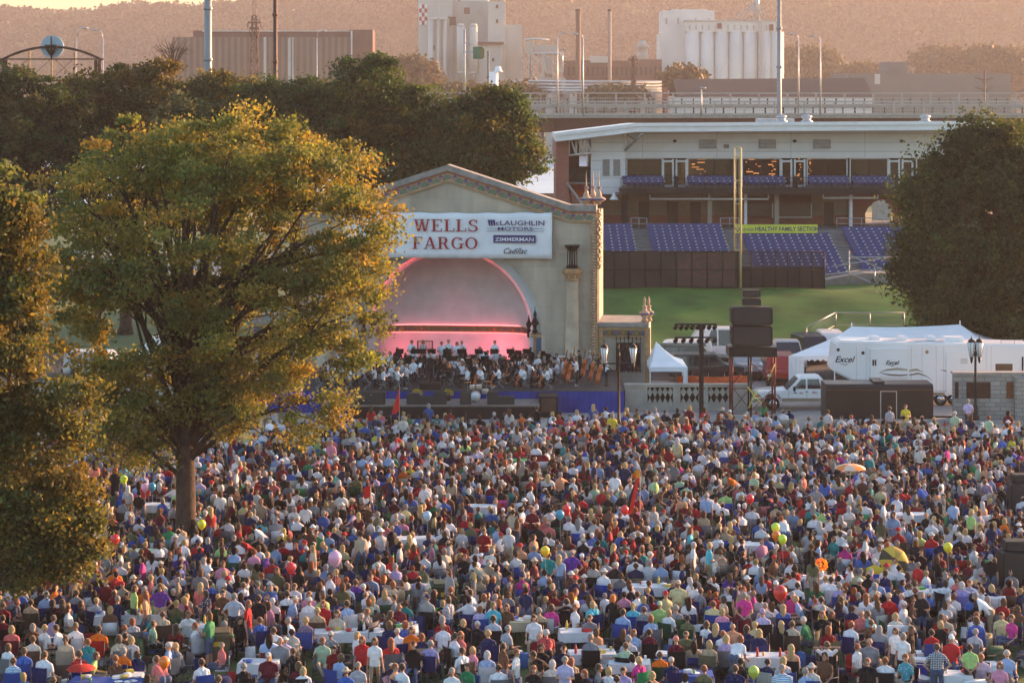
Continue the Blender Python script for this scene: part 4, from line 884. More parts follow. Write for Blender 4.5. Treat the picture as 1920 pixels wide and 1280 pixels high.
# ================================================================ bridge
M_GIRD = pm('rust brown girder', (0.12,0.055,0.035), 0.8, 0, 0.25, 0.3)
M_RAIL = pm('pale bridge rail', (0.40,0.375,0.345), 0.6, 0.2, 0.12, 0.6)
br = empty('road_bridge', (0,0,0), 0, 'elevated road bridge with pale railings passing behind the stadium', 'bridge')
Yb = 290.0
def bridge_span(Y, zbase, x0p, x1p, gird):
    xa, xb = PX(x0p,Y), PX(x1p,Y); st = 56/14.48
    b = MB(); b.box(xa, xb, Y, Y+6.0, zbase-0.35, zbase, M_CONC); b.box(xa, xb, Y-0.1, Y+0.25, zbase, zbase+0.30, M_RAIL); b.build('deck', br)
    if gird:
        b = MB(); b.box(xa, xb, Y+0.5, Y+0.7, zbase-2.1, zbase-0.35, M_GIRD); b.box(xa, xb, Y+0.3, Y+0.9, zbase-2.2, zbase-2.1, M_GIRD)
        b.box(xa, xb, Y+5.0, Y+5.2, zbase-2.1, zbase-0.35, M_GIRD)
        for i in range(int((xb-xa)/2.0)): b.box(xa+i*2.0, xa+i*2.0+0.05, Y+0.38, Y+0.5, zbase-2.1, zbase-0.36, M_GIRD)
        b.build('girder', br)
        for i in range(4): b = MB(); x = PX(900+i*380,Y); b.box(x-0.9, x+0.9, Y+0.8, Y+5.2, 0, zbase-2.2, M_CONC); b.build('pier', br)
    b = MB()
    n = int((xb-xa)/st)
    for i in range(n+1):
        x = xa+i*st; b.box(x-0.12, x+0.12, Y-0.05, Y+0.2, zbase+0.3, zbase+1.75, M_RAIL)
    for z, h in ((0.62,0.09),(1.02,0.09),(1.66,0.16)): b.box(xa, xb, Y-0.02, Y+0.12, zbase+z, zbase+z+h, M_RAIL)
    for i in range(int((xb-xa)/0.32)): x = xa+i*0.32; b.box(x-0.02, x+0.02, Y+0.13, Y+0.16, zbase+0.3, zbase+1.05, M_RAIL)
    b.build('railing', br)
    b = MB()
    for i in range(n):
        for k in (0.3,0.7): x = xa+(i+k)*st; b.box(x-0.09, x+0.09, Y+0.17, Y+0.3, zbase+0.3, zbase+1.0, M_IRON)
    tag(b.build('rail_post', br), kind='stuff')
bridge_span(Yb, PZ(218,Yb)+0.1, 780, 2400, True)
bridge_span(303.0, PZ(199,303.0), 780, 2400, False)
def street_light(px, py_top, Y, zb, side, label):
    t = empty('street_light', (PX(px,Y),Y,zb), 0, label, 'street light', 'lamp posts along the bridge'); h = PZ(py_top,Y)-zb
    q = MB(); q.cyl((0,0,0),(0,0,h*0.96),0.13,0.08,M_STEEL,8); q.tube([(0,0,h*0.95),(side*0.15,0,h*0.99),(side*0.7,0,h*1.005)], 0.05, M_STEEL, 6); q.build('pole', t)
    q = MB(); q.ball((side*1.0,0,h), 0.42, M_STEEL, 10, 6, (1,0.6,0.32)); q.build('lamp_head', t)
for px, py, Y, sd_, lab in ((1045,62,300,1,'bridge lamp post with bright head just before the silver pipes'),(1093,64,290,-1,'bridge lamp post standing before the dark smoke stack'),(1497,64,303,-1,'bridge lamp post nearest the grain elevator'),(1538,68,290,-1,'bridge lamp post second along from the grain elevator'),
                        (143,53,260,1,'distant lamp post with a lit orange head above the arched sign'),(193,56,270,-1,'distant lamp post with pale blue head beside the arched sign'),(594,58,330,1,'lamp post before the brown warehouse roof'),(1315,165,288,0.2,'short rusty post standing at the bridge rail')):
    street_light(px, py, Y, 0 if px < 700 else 15.4, sd_, lab)
def sign_gantry():
    Y = 286; t = empty('road_sign', (0,0,0), 0, 'green road sign on a pale gantry pole before the feed mill', 'sign'); q = MB()
    q.cyl((PX(871,Y),Y,15.2),(PX(871,Y),Y,PZ(55,Y)),0.16,0.12,M_STEEL,8); q.cyl((PX(915,Y),Y+2,14.0),(PX(915,Y),Y+2,PZ(95,Y)),0.16,0.14,M_CONCD,8); q.box(PX(868,Y),PX(895,Y),Y-0.1,Y+0.1,PZ(100,Y),PZ(96,Y),M_STEEL)
    q.tube([(PX(871,Y),Y,PZ(80,Y)),(PX(880,Y),Y,PZ(83,Y)),(PX(888,Y),Y,PZ(83,Y))],0.08,M_STEEL,6); q.build('pole', t)
    q = MB(); q.box(PX(887,Y),PX(905,Y),Y-0.2,Y-0.11,PZ(111,Y),PZ(88,Y), pm('sign green', (0.10,0.20,0.12), 0.5, 0, 0.2, 1)); q.box(PX(901,Y),PX(908,Y),Y-0.3,Y-0.21,PZ(109,Y),PZ(91,Y), pm('olive sign back', (0.20,0.17,0.07), 0.6)); q.build('sign_board', t)
sign_gantry()
# arched entrance sign frame with its round disc
def arch_sign():
    Y = 176; t = empty('arched_sign', (0,0,0), 0, 'arched steel frame carrying a round pale disc with a dark triangle', 'sign'); X = lambda p: PX(p,Y); Z = lambda p: PZ(p,Y); q = MB()
    pts = [(X(95+93*math.sin(a)), Y, Z(113-28*math.cos(a)/1 + 0)) for a in np.linspace(-1.35,1.35,25)]
    pts = [(X(-3),Y,Z(113))] + [(X(u),Y,Z(113-25*(1-((u-97)/95)**2))) for u in range(4,192,8)] + [(X(192),Y,Z(113))]
    q.tube(pts, 0.10, M_BROWNM, 6); q.box(X(0),X(195),Y-0.08,Y+0.08,Z(112.5),Z(110),M_BROWNM); q.box(X(0),X(195),Y-0.1,Y+0.1,Z(153),Z(150),M_BROWNM)
    for a in (6,12,180,187): q.box(X(a)-0.12,X(a)+0.12,Y-0.12,Y+0.12,0,Z(113),M_BROWNM)
    for a in (55,97,140): q.box(X(a)-0.06,X(a)+0.06,Y-0.06,Y+0.06,Z(150),Z(95 if a != 97 else 88),M_OCHRE)
    for a, c in ((20,52),(62,94),(104,136),(136,104)): q.tube([(X(a),Y,Z(142)),(X(c),Y,Z(112))],0.03,M_BROWNM,4)
    q.build('frame', t)
    q = MB(); c = (X(97),Y-0.3,Z(88)); n = 32; r = 21.5/(F/Y); q.prism([(c[0]+r*math.cos(2*math.pi*i/n), c[2]+r*math.sin(2*math.pi*i/n)) for i in range(n)], Y+0.15, Y+0.30, pm('pale blue disc', (0.36,0.48,0.56), 0.5)); q.build('disc', t)
    q = MB()
    for a, b_ in (((86,87),(108,87)),((108,87),(97,103)),((97,103),(86,87)),((97,68),(97,110))): q.tube([(X(a[0]),Y-0.2,Z(a[1])),(X(b_[0]),Y-0.2,Z(b_[1]))],0.13 if a[0] != 97 or b_[0] != 97 else 0.07,M_IRON,5)
    q.build('triangle', t)
arch_sign()

# ================================================================ industry across the flats
M_MILL = pm('pale mill concrete', (0.58,0.55,0.50), 0.85, 0, 0.12, 0.06)
M_MILL2 = pm('stained mill concrete', (0.50,0.46,0.41), 0.85, 0, 0.18, 0.08)
M_RIB = wave_mat('brown ribbed cladding', (0.13,0.075,0.055), (0.19,0.12,0.09), 0.16, 'X')
M_FRBRICK = pm('far dark brick', (0.15,0.075,0.06), 0.9, 0, 0.2, 0.2)
M_PIPE = pm('silver duct', (0.6,0.58,0.56), 0.35, 0.6, 0.1, 1)
def far(Y): return (lambda p: PX(p,Y)), (lambda p: PZ(p,Y))
# brown warehouse
Y = 700; X, Z = far(Y); t = empty('ribbed_warehouse', (0,0,0), 0, 'large brown ribbed warehouse with flat roof behind the dark trees', 'warehouse')
q = MB(); q.box(X(323),X(655),Y,Y+60,0,Z(70),M_RIB); q.build('wall', t)
q = MB(); q.box(X(655),X(698),Y+2,Y+14,0,Z(56),M_FRBRICK); q.box(X(657),X(660),Y+1.5,Y+1.99,0,Z(58),M_MULL); q.build('end_bay', t)
q = MB(); q.box(X(358),X(654),Y+5,Y+50,Z(70),Z(57),M_FRBRICK); q.box(X(375),X(654),Y+4.5,Y+4.99,Z(59),Z(57),M_MILL2); q.build('roof', t)
q = MB()
for p in (545,497,548): q.box(X(p)-0.4,X(p)+0.4,Y-0.3,Y-0.01,0,Z(70),M_MILL2)
q.box(X(540),X(550),Y-0.2,Y-0.02,0,Z(72),M_MILL2); q.build('downpipe', t)
# feed mill with checkered emblem
Y = 850; X, Z = far(Y); t = empty('feed_mill', (0,0,0), 0, 'tall pale feed mill with red and white checkered panel and round silos', 'mill')
q = MB()
for a, b_, top, dy, m_ in ((784,848,-2,0,M_MILL),(806,947,2,4,M_MILL2),(915,947,3,-1,M_MILL),(930,979,47,0,M_MILL2),(899,941,82,-8,M_MILL),(815,843,35,-2,M_MILL2)): q.box(X(a),X(b_),Y+dy,Y+40+dy,0,Z(top),m_)
q.build('wall', t)
q = MB()
for a, b_, top in ((808,858,-22),(862,884,-40),(884,915,-12)): q.box(X(a),X(b_),Y+6,Y+30,Z(4),Z(top),M_MILL)
q.build('headhouse', t)
q = MB(); cw = (X(801)-X(786))/3; ch = (Z(9)-Z(47))/5; q.box(X(786),X(801),Y-0.3,Y-0.05,Z(47),Z(9),M_WHITE)
for i in range(3):
    for j in range(5):
        if (i+j) % 2 == 1: q.box(X(786)+i*cw,X(786)+(i+1)*cw,Y-0.5,Y-0.31,Z(47)+j*ch,Z(47)+(j+1)*ch,pm('checker red', (0.50,0.10,0.07), 0.7))
q.build('emblem', t)
for p in (865,889):
    q = MB(); q.cyl((X(p),Y-10,Z(135)),(X(p),Y-10,Z(52)),7.5*Y/F,7.5*Y/F,M_MILL,20); q.lathe((X(p),Y-10,Z(152)),[(0.3,0),(7.5*Y/F,17*Y/F)],M_MILL2,20); q.lathe((X(p),Y-10,Z(52)),[(7.5*Y/F,0),(1,1.2)],M_MILL,20); q.build('silo', t)
q = MB(); q.box(X(853),X(900),Y-12,Y-8,Z(138),Z(135),M_STEEL)
for p in (856,874,897): q.box(X(p)-0.25,X(p)+0.25,Y-12,Y-11,0,Z(135),M_STEEL)
q.build('silo_frame', t)
q = MB()
for p in (810,823,835,807): q.cyl((X(p),Y-5,0),(X(p),Y-5,Z(36)),0.7,0.7,M_MILL,8)
q.box(X(806),X(838),Y-6,Y-4,Z(37),Z(34),M_PIPE); q.box(X(822),X(824),Y-6,Y-5,Z(150),Z(-5),M_MILL); q.build('grain_pipe', t)
q = MB()
for a, b_, c, d_ in ((930,934,16,10),(930,934,44,37),(923,927,116,110),(840,855,48,32),(870,881,27,15),(812,820,95,85)): q.box(X(a),X(b_),Y-8.3 if c > 100 else Y-1.4,Y-1.05 if c <= 100 else Y-8.02,Z(c),Z(d_),M_FRBRICK)
q.build('window', t)
q = MB(); q.box(X(895),X(945),Y-10,Y-2,Z(84),Z(80),M_FRBRICK); q.build('canopy', t)
# small tank
q = MB(); q.cyl((X(934),620,0),(X(934),620,PZ(135,620)),1.45,1.45,M_WHITE,16); q.lathe((PX(934,620),620,PZ(135,620)),[(1.45,0),(0.9,0.5),(0.8,1.4),(0.1,1.6)],M_WHITE,16)
q.M = None; tk = tag(q.build('storage_tank'), 'small white upright tank at the foot of the feed mill', 'tank')
# silver ducts
Y = 830; X, Z = far(Y); t = empty('duct_plant', (0,0,0), 0, 'tangle of silver ducts and filter housings between mill and smoke stacks', 'plant')
for pts in ([(993,170),(993,104),(1000,100),(1050,100),(1054,106),(1054,125)], [(1000,112),(1006,109),(1011,114),(1012,135)], [(1021,102),(1021,130),(1024,140)], [(960,155),(975,152),(1010,153)], [(985,75),(1005,73),(1030,76)]):
    q = MB(); q.tube([(X(a),Y,Z(b_)) for a,b_ in pts], 2.2*Y/F, M_PIPE, 8); q.build('duct', t)
for a, b_, c, d_ in ((1046,1057,125,97),(1022,1036,135,108),(985,1000,90,78),(1002,1046,93,84),(1010,1035,160,140),(1040,1060,165,146),(955,985,172,150)): q = MB(); q.box(X(a),X(b_),Y+1,Y+10,Z(c)-2,Z(d_),M_MILL2); q.build('housing', t)
q = MB()
for p in range(982,1060,9): q.box(X(p)-0.2,X(p)+0.2,Y-2,Y-1.6,0,Z(100),M_STEEL)
for py in (92,120,150,160,165): q.box(X(982),X(1062),Y-2,Y-1.7,Z(py),Z(py-0.8),M_STEEL)
q.build('pipe_rack', t)
for px, w_, lab, cp_ in ((1084,4.6,'dark rusty smoke stack standing apart from the paler one',(0.16,0.08,0.06)),(1143,3.4,'paler smoke stack, the one nearer the grain elevator',(0.33,0.24,0.20))):
    Yc = 780; q = MB(); q.cyl((PX(px,Yc),Yc,0),(PX(px,Yc),Yc,PZ(20 if px < 1100 else 17,Yc)),w_*Yc/F,w_*Yc/F,pm('stack paint %d' % px, cp_, 0.7),14); q.lathe((PX(px,Yc),Yc,PZ(22,Yc)),[(w_*Yc/F,0),(w_*Yc/F+0.15,0.1),(w_*Yc/F+0.15,0.8),(w_*Yc/F,0.9)],M_BROWNM,14)
    tag(q.build('smoke_stack'), lab, 'smoke stack', 'smoke stacks')
Y = 880; X, Z = far(Y); t = empty('brick_factory', (0,0,0), 0, 'long low dark brick factory below the smoke stacks', 'factory'); q = MB(); q.box(X(1058),X(1240),Y,Y+30,0,Z(114),M_FRBRICK); q.box(X(1107),X(1142),Y-1,Y+20,Z(118),Z(106),M_MILL); q.box(X(1180),X(1240),Y-3,Y+10,0,Z(112),M_FRBRICK); q.build('wall', t)
q = MB()
for p in range(1064,1236,9): q.box(X(p),X(p+4),Y-3.3,Y-3.02,Z(142),Z(126),M_IRON)
q.build('window', t)
q = MB(); q.lathe((X(1206),Y+5,Z(114)),[(3,0),(2.2,3),(2.2,5),(3,5.4),(1,8)],M_MILL2,8); q.build('vent_tower', t)
Y = 640; X, Z = far(Y); t = empty('pipe_yard', (0,0,0), 0, 'low yard of pipes and roofs showing just above the bridge rail', 'plant'); q = MB()
for i in range(26): p = 980+i*11; q.box(X(p),X(p+8+i%3*3),Y+i%4*4,Y+6+i%4*4,0,Z(176-(i*7)%13),M_MILL2 if i % 3 else M_FRBRICK)
for py in (152,158,164,169): q.tube([(X(990),Y-2,Z(py)),(X(1240),Y-2,Z(py+2))],0.35,M_PIPE,5)
q.build('pipe_rack', t)
# grain elevator
Y = 900; X, Z = far(Y); t = empty('grain_elevator', (0,0,0), 0, 'white grain elevator of tall joined cylinders with a boxy headhouse', 'grain elevator')
M_ELEV = pm('whitewashed concrete', (0.70,0.67,0.63), 0.8, 0, 0.08, 0.1)
q = MB(); q.box(X(1240),X(1290),Y+5,Y+30,0,Z(62),M_ELEV); q.box(X(1244),X(1342),Y+6,Y+28,Z(62),Z(19),M_ELEV); q.box(X(1262),X(1330),Y+8,Y+20,Z(30),Z(17),M_ELEV); q.build('wall', t)
r = 13.4*Y/F
for i, p in enumerate((1300,1327,1354,1381,1408,1435,1458)): q = MB(); q.cyl((X(p),Y+r,0),(X(p),Y+r,Z(60)),r,r,M_ELEV,20); q.build('silo', t)
q = MB(); q.box(X(1286),X(1456),Y+0.5,Y+24,Z(60),Z(39),M_ELEV); q.box(X(1284),X(1458),Y,Y+25,Z(40),Z(38),M_MILL2); q.build('gallery', t)
q = MB()
for p in range(1292,1450,12): q.box(X(p),X(p+2.5),Y+0.2,Y+0.48,Z(56),Z(47),M_MILL2)
for a, c, d_ in ((1345,54,44),(1442,58,46)): q.box(X(a),X(a+8),Y+0.1,Y+0.19,Z(c),Z(d_),M_FRBRICK)
for p in (1250,1272,1305,1330): q.box(X(p),X(p+3),Y+5.7,Y+5.98,Z(45),Z(33),M_MILL2)
q.build('window', t)
q = MB(); ax, az = X(1424), Z(-2)
for p in (1376,1390,1402,1412,1434,1446): q.tube([(ax,Y+8,az),(X(p),Y+8,Z(39))],0.28,M_STEEL,4)
q.tube([(ax,Y+8,Z(-25)),(ax,Y+8,Z(39))],0.9,M_STEEL,8)
q.box(X(1468),X(1471),Y+6,Y+9,0,Z(60),M_MILL); q.build('spout', t)
q = MB(); q.box(X(1422),X(1427),Y-2,Y-1,0,Z(39),M_STEEL)
for i in range(30): q.box(X(1421),X(1428),Y-2.4,Y-2.05,i*1.6,i*1.6+0.25,M_MILL)
q.build('ladder_tower', t)
# dark roofed shed and grey warehouse
Y = 600; X, Z = far(Y); t = empty('long_shed', (0,0,0), 0, 'long shed with a plain dark brown roof behind the bridge', 'shed'); q = MB(); q.add([(X(1270),Y,Z(181)),(X(1640),Y,Z(183)),(X(1640),Y+18,Z(146)),(X(1270),Y+18,Z(148)),(X(1640),Y+36,Z(183)),(X(1270),Y+36,Z(181))],[(0,1,2,3),(3,2,4,5)],pm('dark brown roof', (0.055,0.032,0.026), 0.8, 0, 0.1, 0.1)); q.build('roof', t)
q = MB(); q.box(X(1270)+0.3,X(1640)-0.3,Y+0.3,Y+35.7,0,Z(182.5),M_MILL); q.build('wall', t)
Y = 720; X, Z = far(Y); t = empty('grey_warehouse', (0,0,0), 0, 'plain grey flat roofed warehouse with a square penthouse', 'warehouse'); q = MB(); q.box(X(1590),X(1895),Y,Y+40,0,Z(138),pm('grey tilt wall', (0.18,0.17,0.155), 0.85, 0, 0.08, 0.1)); q.box(X(1640),X(1650),Y-0.2,Y-0.02,Z(158),Z(139),M_MILL); q.build('wall', t)
q = MB(); q.box(X(1667),X(1707),Y+5,Y+20,Z(138),Z(116),pm('grey tilt wall', (0.24,0.23,0.21))); q.build('penthouse', t)
# lattice tower and power poles
def lattice(px, pt, pb, Y, w, label, arms, mat=M_BROWNM):
    t = empty('lattice_tower', (PX(px,Y),Y,0), 0, label, 'pylon'); h = PZ(pt,Y); hb = PZ(pb,Y); q = MB(); W = w*Y/F; th = 0.16*Y/480
    def wz(z): return W*(1-0.72*min(1, max(0,(z-0)/(h))))
    zs = [h*i/14 for i in range(15)]
    for z0, z1 in zip(zs, zs[1:]):
        a, b_ = wz(z0), wz(z1)
        for sx, sy in ((-1,-1),(1,-1),(1,1),(-1,1)): q.tube([(sx*a,sy*a,z0),(sx*b_,sy*b_,z1)],th,mat,4)
        q.tube([(-a,-a,z0),(b_,-b_,z1)],th*0.7,mat,4); q.tube([(a,-a,z0),(-b_,-b_,z1)],th*0.7,mat,4); q.tube([(-b_,-b_,z1),(b_,-b_,z1)],th*0.7,mat,4)
    q.build('frame', t)
    for py, half in arms:
        q = MB(); z = PZ(py,Y); hw = half*Y/F; q.box(-hw,hw,-0.15,0.15,z-th,z+th,mat)
        for s in (-1,1): q.tube([(s*hw,0,z),(s*hw*0.2,0,z+2.0*th*3)],th*0.6,mat,4); q.tube([(s*hw*0.95,0,z),(s*hw*0.95,0,z-1.1)],th*0.8,mat,5)
        q.build('cross_arm', t)
lattice(477,30,155,480,13,'rusty lattice pylon in front of the brown ribbed warehouse',[(43,13),(54,9),(62,7)])
lattice(477.5,-40,25,1500,6,'faint lattice mast on the skyline behind the rusty pylon',[(-5,7),(8,6)])
lattice(1187,107,180,560,5,'small dark lattice pylon before the brick factory',[(112,9)])
Y = 560; t = empty('power_pole', (PX(1846,Y),Y,0), 0, 'dark power pole with two drooping cross arms before the grey warehouse', 'pole'); q = MB(); q.cyl((0,0,0),(0,0,PZ(132,Y)),0.35,0.2,M_BROWNM,8); q.build('pole', t)
for py in (147,165): q = MB(); z = PZ(py,Y); q.tube([(-2.4,0,z+0.1),(0,0,z-0.5),(2.4,0,z+0.1)],0.12,M_BROWNM,5); q.tube([(-1.7,0,z+0.6),(0,0,z-1.4)],0.07,M_BROWNM,4); q.tube([(1.7,0,z+0.6),(0,0,z-1.4)],0.07,M_BROWNM,4); q.build('cross_arm', t)
# ================================================================ people: bodies grown as one continuous surface
# regions: 0 skin 1 shirt 2 trousers 3 shoes 4 eye 5 mouth 6 hair (far figures only)
def caps_mesh(caps):
    """tapered capsules -> one temporary mesh"""
    vs = []; fs = []
    for (p, q, r0, r1, reg) in caps:
        p, q = Vector(p), Vector(q); d = q-p
        if d.length < 1e-5: d = Vector((0,0,1e-4)); q = p+d
        o = d.to_track_quat('Z','Y'); n = 10; base = len(vs)
        prof = [(r0*math.cos(a), -r0*math.sin(a)) for a in (1.45,0.9,0.4)] + [(r0,0),(r1,d.length)] + [(r1*math.cos(a), d.length+r1*math.sin(a)) for a in (0.4,0.9,1.45)]
        for r, z in prof:
            for j in range(n): a = 2*math.pi*j/n; vs.append(p + o @ Vector((r*math.cos(a), r*math.sin(a), z)))
        for i in range(len(prof)-1):
            for j in range(n): fs.append((base+i*n+j, base+i*n+(j+1)%n, base+(i+1)*n+(j+1)%n, base+(i+1)*n+j))
        fs += [tuple(base+j for j in range(n-1,-1,-1)), tuple(base+(len(prof)-1)*n+j for j in range(n))]
    me = bpy.data.meshes.new('tmp'); me.from_pydata(vs, [], fs); return me
def grow(caps, voxel, target=None):
    """union the capsules into one skin, optionally thin it to a target face count; returns verts, faces(tri), region per face"""
    me = caps_mesh(caps); o = bpy.data.objects.new('tmp', me); C.objects.link(o)
    m = o.modifiers.new('r','REMESH'); m.mode = 'VOXEL'; m.voxel_size = voxel; m.use_smooth_shade = True
    s = o.modifiers.new('s','SMOOTH'); s.factor = 0.5; s.iterations = 2
    t = o.modifiers.new('t','TRIANGULATE')
    dg = bpy.context.evaluated_depsgraph_get(); dg.update()
    if target:
        n = len(o.evaluated_get(dg).data.polygons); d = o.modifiers.new('d','DECIMATE'); d.ratio = min(1.0, target/max(1,n)); dg = bpy.context.evaluated_depsgraph_get(); dg.update()
    e = o.evaluated_get(dg).data; nv = len(e.vertices); v = np.empty(nv*3, dtype=np.float32); e.vertices.foreach_get('co', v); v = v.reshape(-1,3)
    nf = len(e.polygons); f = np.empty(nf*3, dtype=np.int32); e.loops.foreach_get('vertex_index', f); f = f.reshape(-1,3)
    bpy.data.objects.remove(o); bpy.data.meshes.remove(me)
    c = v[f].mean(axis=1); best = np.full(nf, 1e9); reg = np.zeros(nf, dtype=np.int32)
    for (p, q, r0, r1, rg) in caps:
        p = np.array(p, dtype=float); q = np.array(q, dtype=float); d = q-p; L2 = max(1e-9, d@d); tt = np.clip(((c-p)@d)/L2, 0, 1)
        dist = np.linalg.norm(c-(p+tt[:,None]*d), axis=1)-(r0+(r1-r0)*tt)
        if rg in (4,5): dist = dist - 0.004
        k = dist < best; best[k] = dist[k]; reg[k] = rg
    return v, f, reg
def V(*a): return Vector(a)
def figure(pose, hands=True):
    """capsules of a posed body facing +Y, plus head frame; pose is a dict"""
    g = pose; sit = g.get('sit', False); hipz = g.get('hip', 0.50 if sit else 0.93); lean = g.get('lean', 0.0); turn = g.get('turn', 0.0)
    caps = []; A = lambda p, q, r0, r1, rg: caps.append((tuple(p), tuple(q), r0, r1, rg))
    pel = V(0,0,hipz); up = V(0, math.sin(lean), math.cos(lean)); fw = V(0, math.cos(lean), -math.sin(lean)); Rz = Matrix.Rotation(turn, 3, 'Z')
    up2 = Rz @ up; fw2 = Rz @ fw; sd = Rz @ V(1,0,0)
    wst = pel + up*0.18; chs = pel + up*0.36 ; shl = pel + up*0.50; nk = pel + up*0.56 + fw*0.01
    w = g.get('w', 1.0); belly = g.get('belly', 0.0)
    for s in (-1,1):
        A(pel+V(s*0.085*w,0,0.0), wst+V(s*0.07*w,0,0), 0.115*w, 0.105*w, 1 if g.get('shirt_out', True) else 2)
        A(pel+V(s*0.09*w,-0.01,-0.03), pel+V(s*0.09*w,-0.01,0.02), 0.112*w, 0.115*w, 2)
        A(wst+V(s*0.07*w,0,0), chs+sd*(s*0.09*w), 0.105*w, 0.115*w, 1)
        A(chs+sd*(s*0.09*w), shl+sd*(s*0.11*w)-up*0.04, 0.115*w, 0.085, 1)
        A(shl+sd*(s*0.11*w)-up*0.03, shl+sd*(s*0.17*w)-up*0.04, 0.075, 0.066, 1)
    A(wst+fw2*(0.03+belly), chs+fw2*(0.035+belly*0.5), 0.09*w+belly*0.5, 0.10*w, 1)
    A(shl-up*0.02, nk+up*0.0, 0.085, 0.066, 1)
    for s in (-1,1): A(shl+sd*(s*0.15*w)-up*0.02, nk-up*0.005+sd*(s*0.03), 0.050, 0.052, 1); A(nk-up*0.03, nk+up*0.07, 0.060, 0.055, 0)
    hy, hp = g.get('hyaw', 0.0), g.get('hpitch', 0.0)
    HR = Matrix.Rotation(turn+hy, 3, 'Z') @ Matrix.Rotation(-lean*0.5+hp, 3, 'X'); hc = nk + up*0.065 + HR @ V(0,0.02,0.095)
    H = lambda x, y, z: hc + HR @ V(x,y,z)
    A(H(0,-0.012,0.03), H(0,-0.012,0.032), 0.092, 0.092, 0); A(H(0,0.02,0.0), H(0,0.03,-0.05), 0.078, 0.055, 0); A(H(0,0.045,-0.07), H(0,0.055,-0.085), 0.036, 0.030, 0)
    A(H(0,0.085,0.015), H(0,0.107,-0.018), 0.011, 0.017, 0); 
    for s in (-1,1):
        A(H(s*0.083,-0.008,0.02), H(s*0.088,-0.012,-0.02), 0.016, 0.011, 0); A(H(s*0.032,0.073,0.018), H(s*0.034,0.073,0.018), 0.014, 0.014, 4)
    A(H(-0.02,0.083,-0.048), H(0.02,0.083,-0.048), 0.010, 0.010, 5)
    # arms: hand targets given relative to the shoulders
    for s, key in ((-1,'L'),(1,'R')):
        sh = shl+sd*(s*0.19*w)-up*0.05; hand = g.get('h'+key); elb = g.get('e'+key)
        if hand is None: hand = (s*0.06, 0.30, -0.42) if sit else (s*0.07, 0.04, -0.62)
        if elb is None: elb = (s*0.07, 0.02, -0.28) if sit else (s*0.05, -0.03, -0.31)
        fr = Matrix((sd, V(-sd.y, sd.x, 0), V(0,0,1))).transposed()
        E_, W_ = sh + fr @ V(*elb), sh + fr @ V(*hand)
        slv = g.get('sleeve', 0.55); m = sh.lerp(E_, slv)
        A(sh, m, 0.062, 0.056, 1); A(m, E_, 0.043, 0.037, 1 if g.get('long') else 0); A(E_, W_, 0.038, 0.026, 1 if g.get('long') else 0)
        d = (W_-E_).normalized(); side = d.cross(V(0,0,1)); side = side.normalized() if side.length > 0.1 else sd; nrm = side.cross(d)
        pk = W_ + d*0.05; A(W_+d*0.01-side*0.012, pk-side*0.016, 0.021, 0.018, 0); A(W_+d*0.01+side*0.012, pk+side*0.016, 0.021, 0.018, 0)
        if hands:
            for i, (o_, ln) in enumerate(((-0.030,0.062),(-0.010,0.072),(0.010,0.068),(0.029,0.052))):
                a0 = pk+side*o_+d*0.015; a1 = a0+d*ln*0.55+nrm*(-0.012); a2 = a1+d*ln*0.35-nrm*0.028; A(a0,a1,0.0095,0.009,0); A(a1,a2,0.009,0.0075,0)
            th = W_+d*0.02-side*0.03*s; A(th, th-side*0.026*s+d*0.028, 0.0115, 0.010, 0); A(th-side*0.026*s+d*0.028, th-side*0.026*s+d*0.058-nrm*0.01, 0.010, 0.008, 0)
    # legs
    lp = g.get('legs')
    for s in (-1,1):
        hj = pel+V(s*0.095*w, 0, -0.03)
        if sit:
            kn, an = (V(s*0.15, 0.43, hipz-0.01), V(s*0.16, 0.45, 0.09))
            if lp == 'ext': an = V(s*0.14, 0.74, 0.12)
            if lp == 'cross': kn = V(s*0.10, 0.43, hipz+(0.09 if s > 0 else -0.01)); an = V(-0.10, 0.60, 0.24) if s > 0 else V(-0.10,0.42,0.09)
            if lp == 'wide': kn = V(s*0.27,0.38,hipz-0.01); an = V(s*0.24,0.34,0.09)
        else:
            kn, an = V(s*0.10, 0.03, 0.50), V(s*0.10, 0.0, 0.09)
            if lp == 'step': kn = V(s*0.10, 0.03+s*0.14, 0.50); an = V(s*0.09, s*0.24, 0.10)
            if lp == 'wide': kn = V(s*0.16, 0.03, 0.50); an = V(s*0.21, 0.0, 0.09)
        sk = g.get('shorts'); md = hj.lerp(kn, 0.85)
        A(hj, md, 0.092*w, 0.068, 2); A(md, kn, 0.060, 0.054, 0 if sk else 2); A(kn, kn.lerp(an, 0.35), 0.056 if not sk else 0.048, 0.055, 0 if sk else 2); A(kn.lerp(an,0.35), an, 0.055, 0.038, 0 if sk else 2)
        A(an-V(0,0.03,0.035), an+V(s*0.02,0.13,-0.05), 0.042, 0.034, 3)
    if g.get('skirt'): 
        for s in (-1,0,1): A(pel+V(s*0.08,0,-0.02), pel+V(s*0.13,0.0 if not sit else 0.35,-0.42 if not sit else 0), 0.12, 0.13, 2)
    return caps, hc, HR
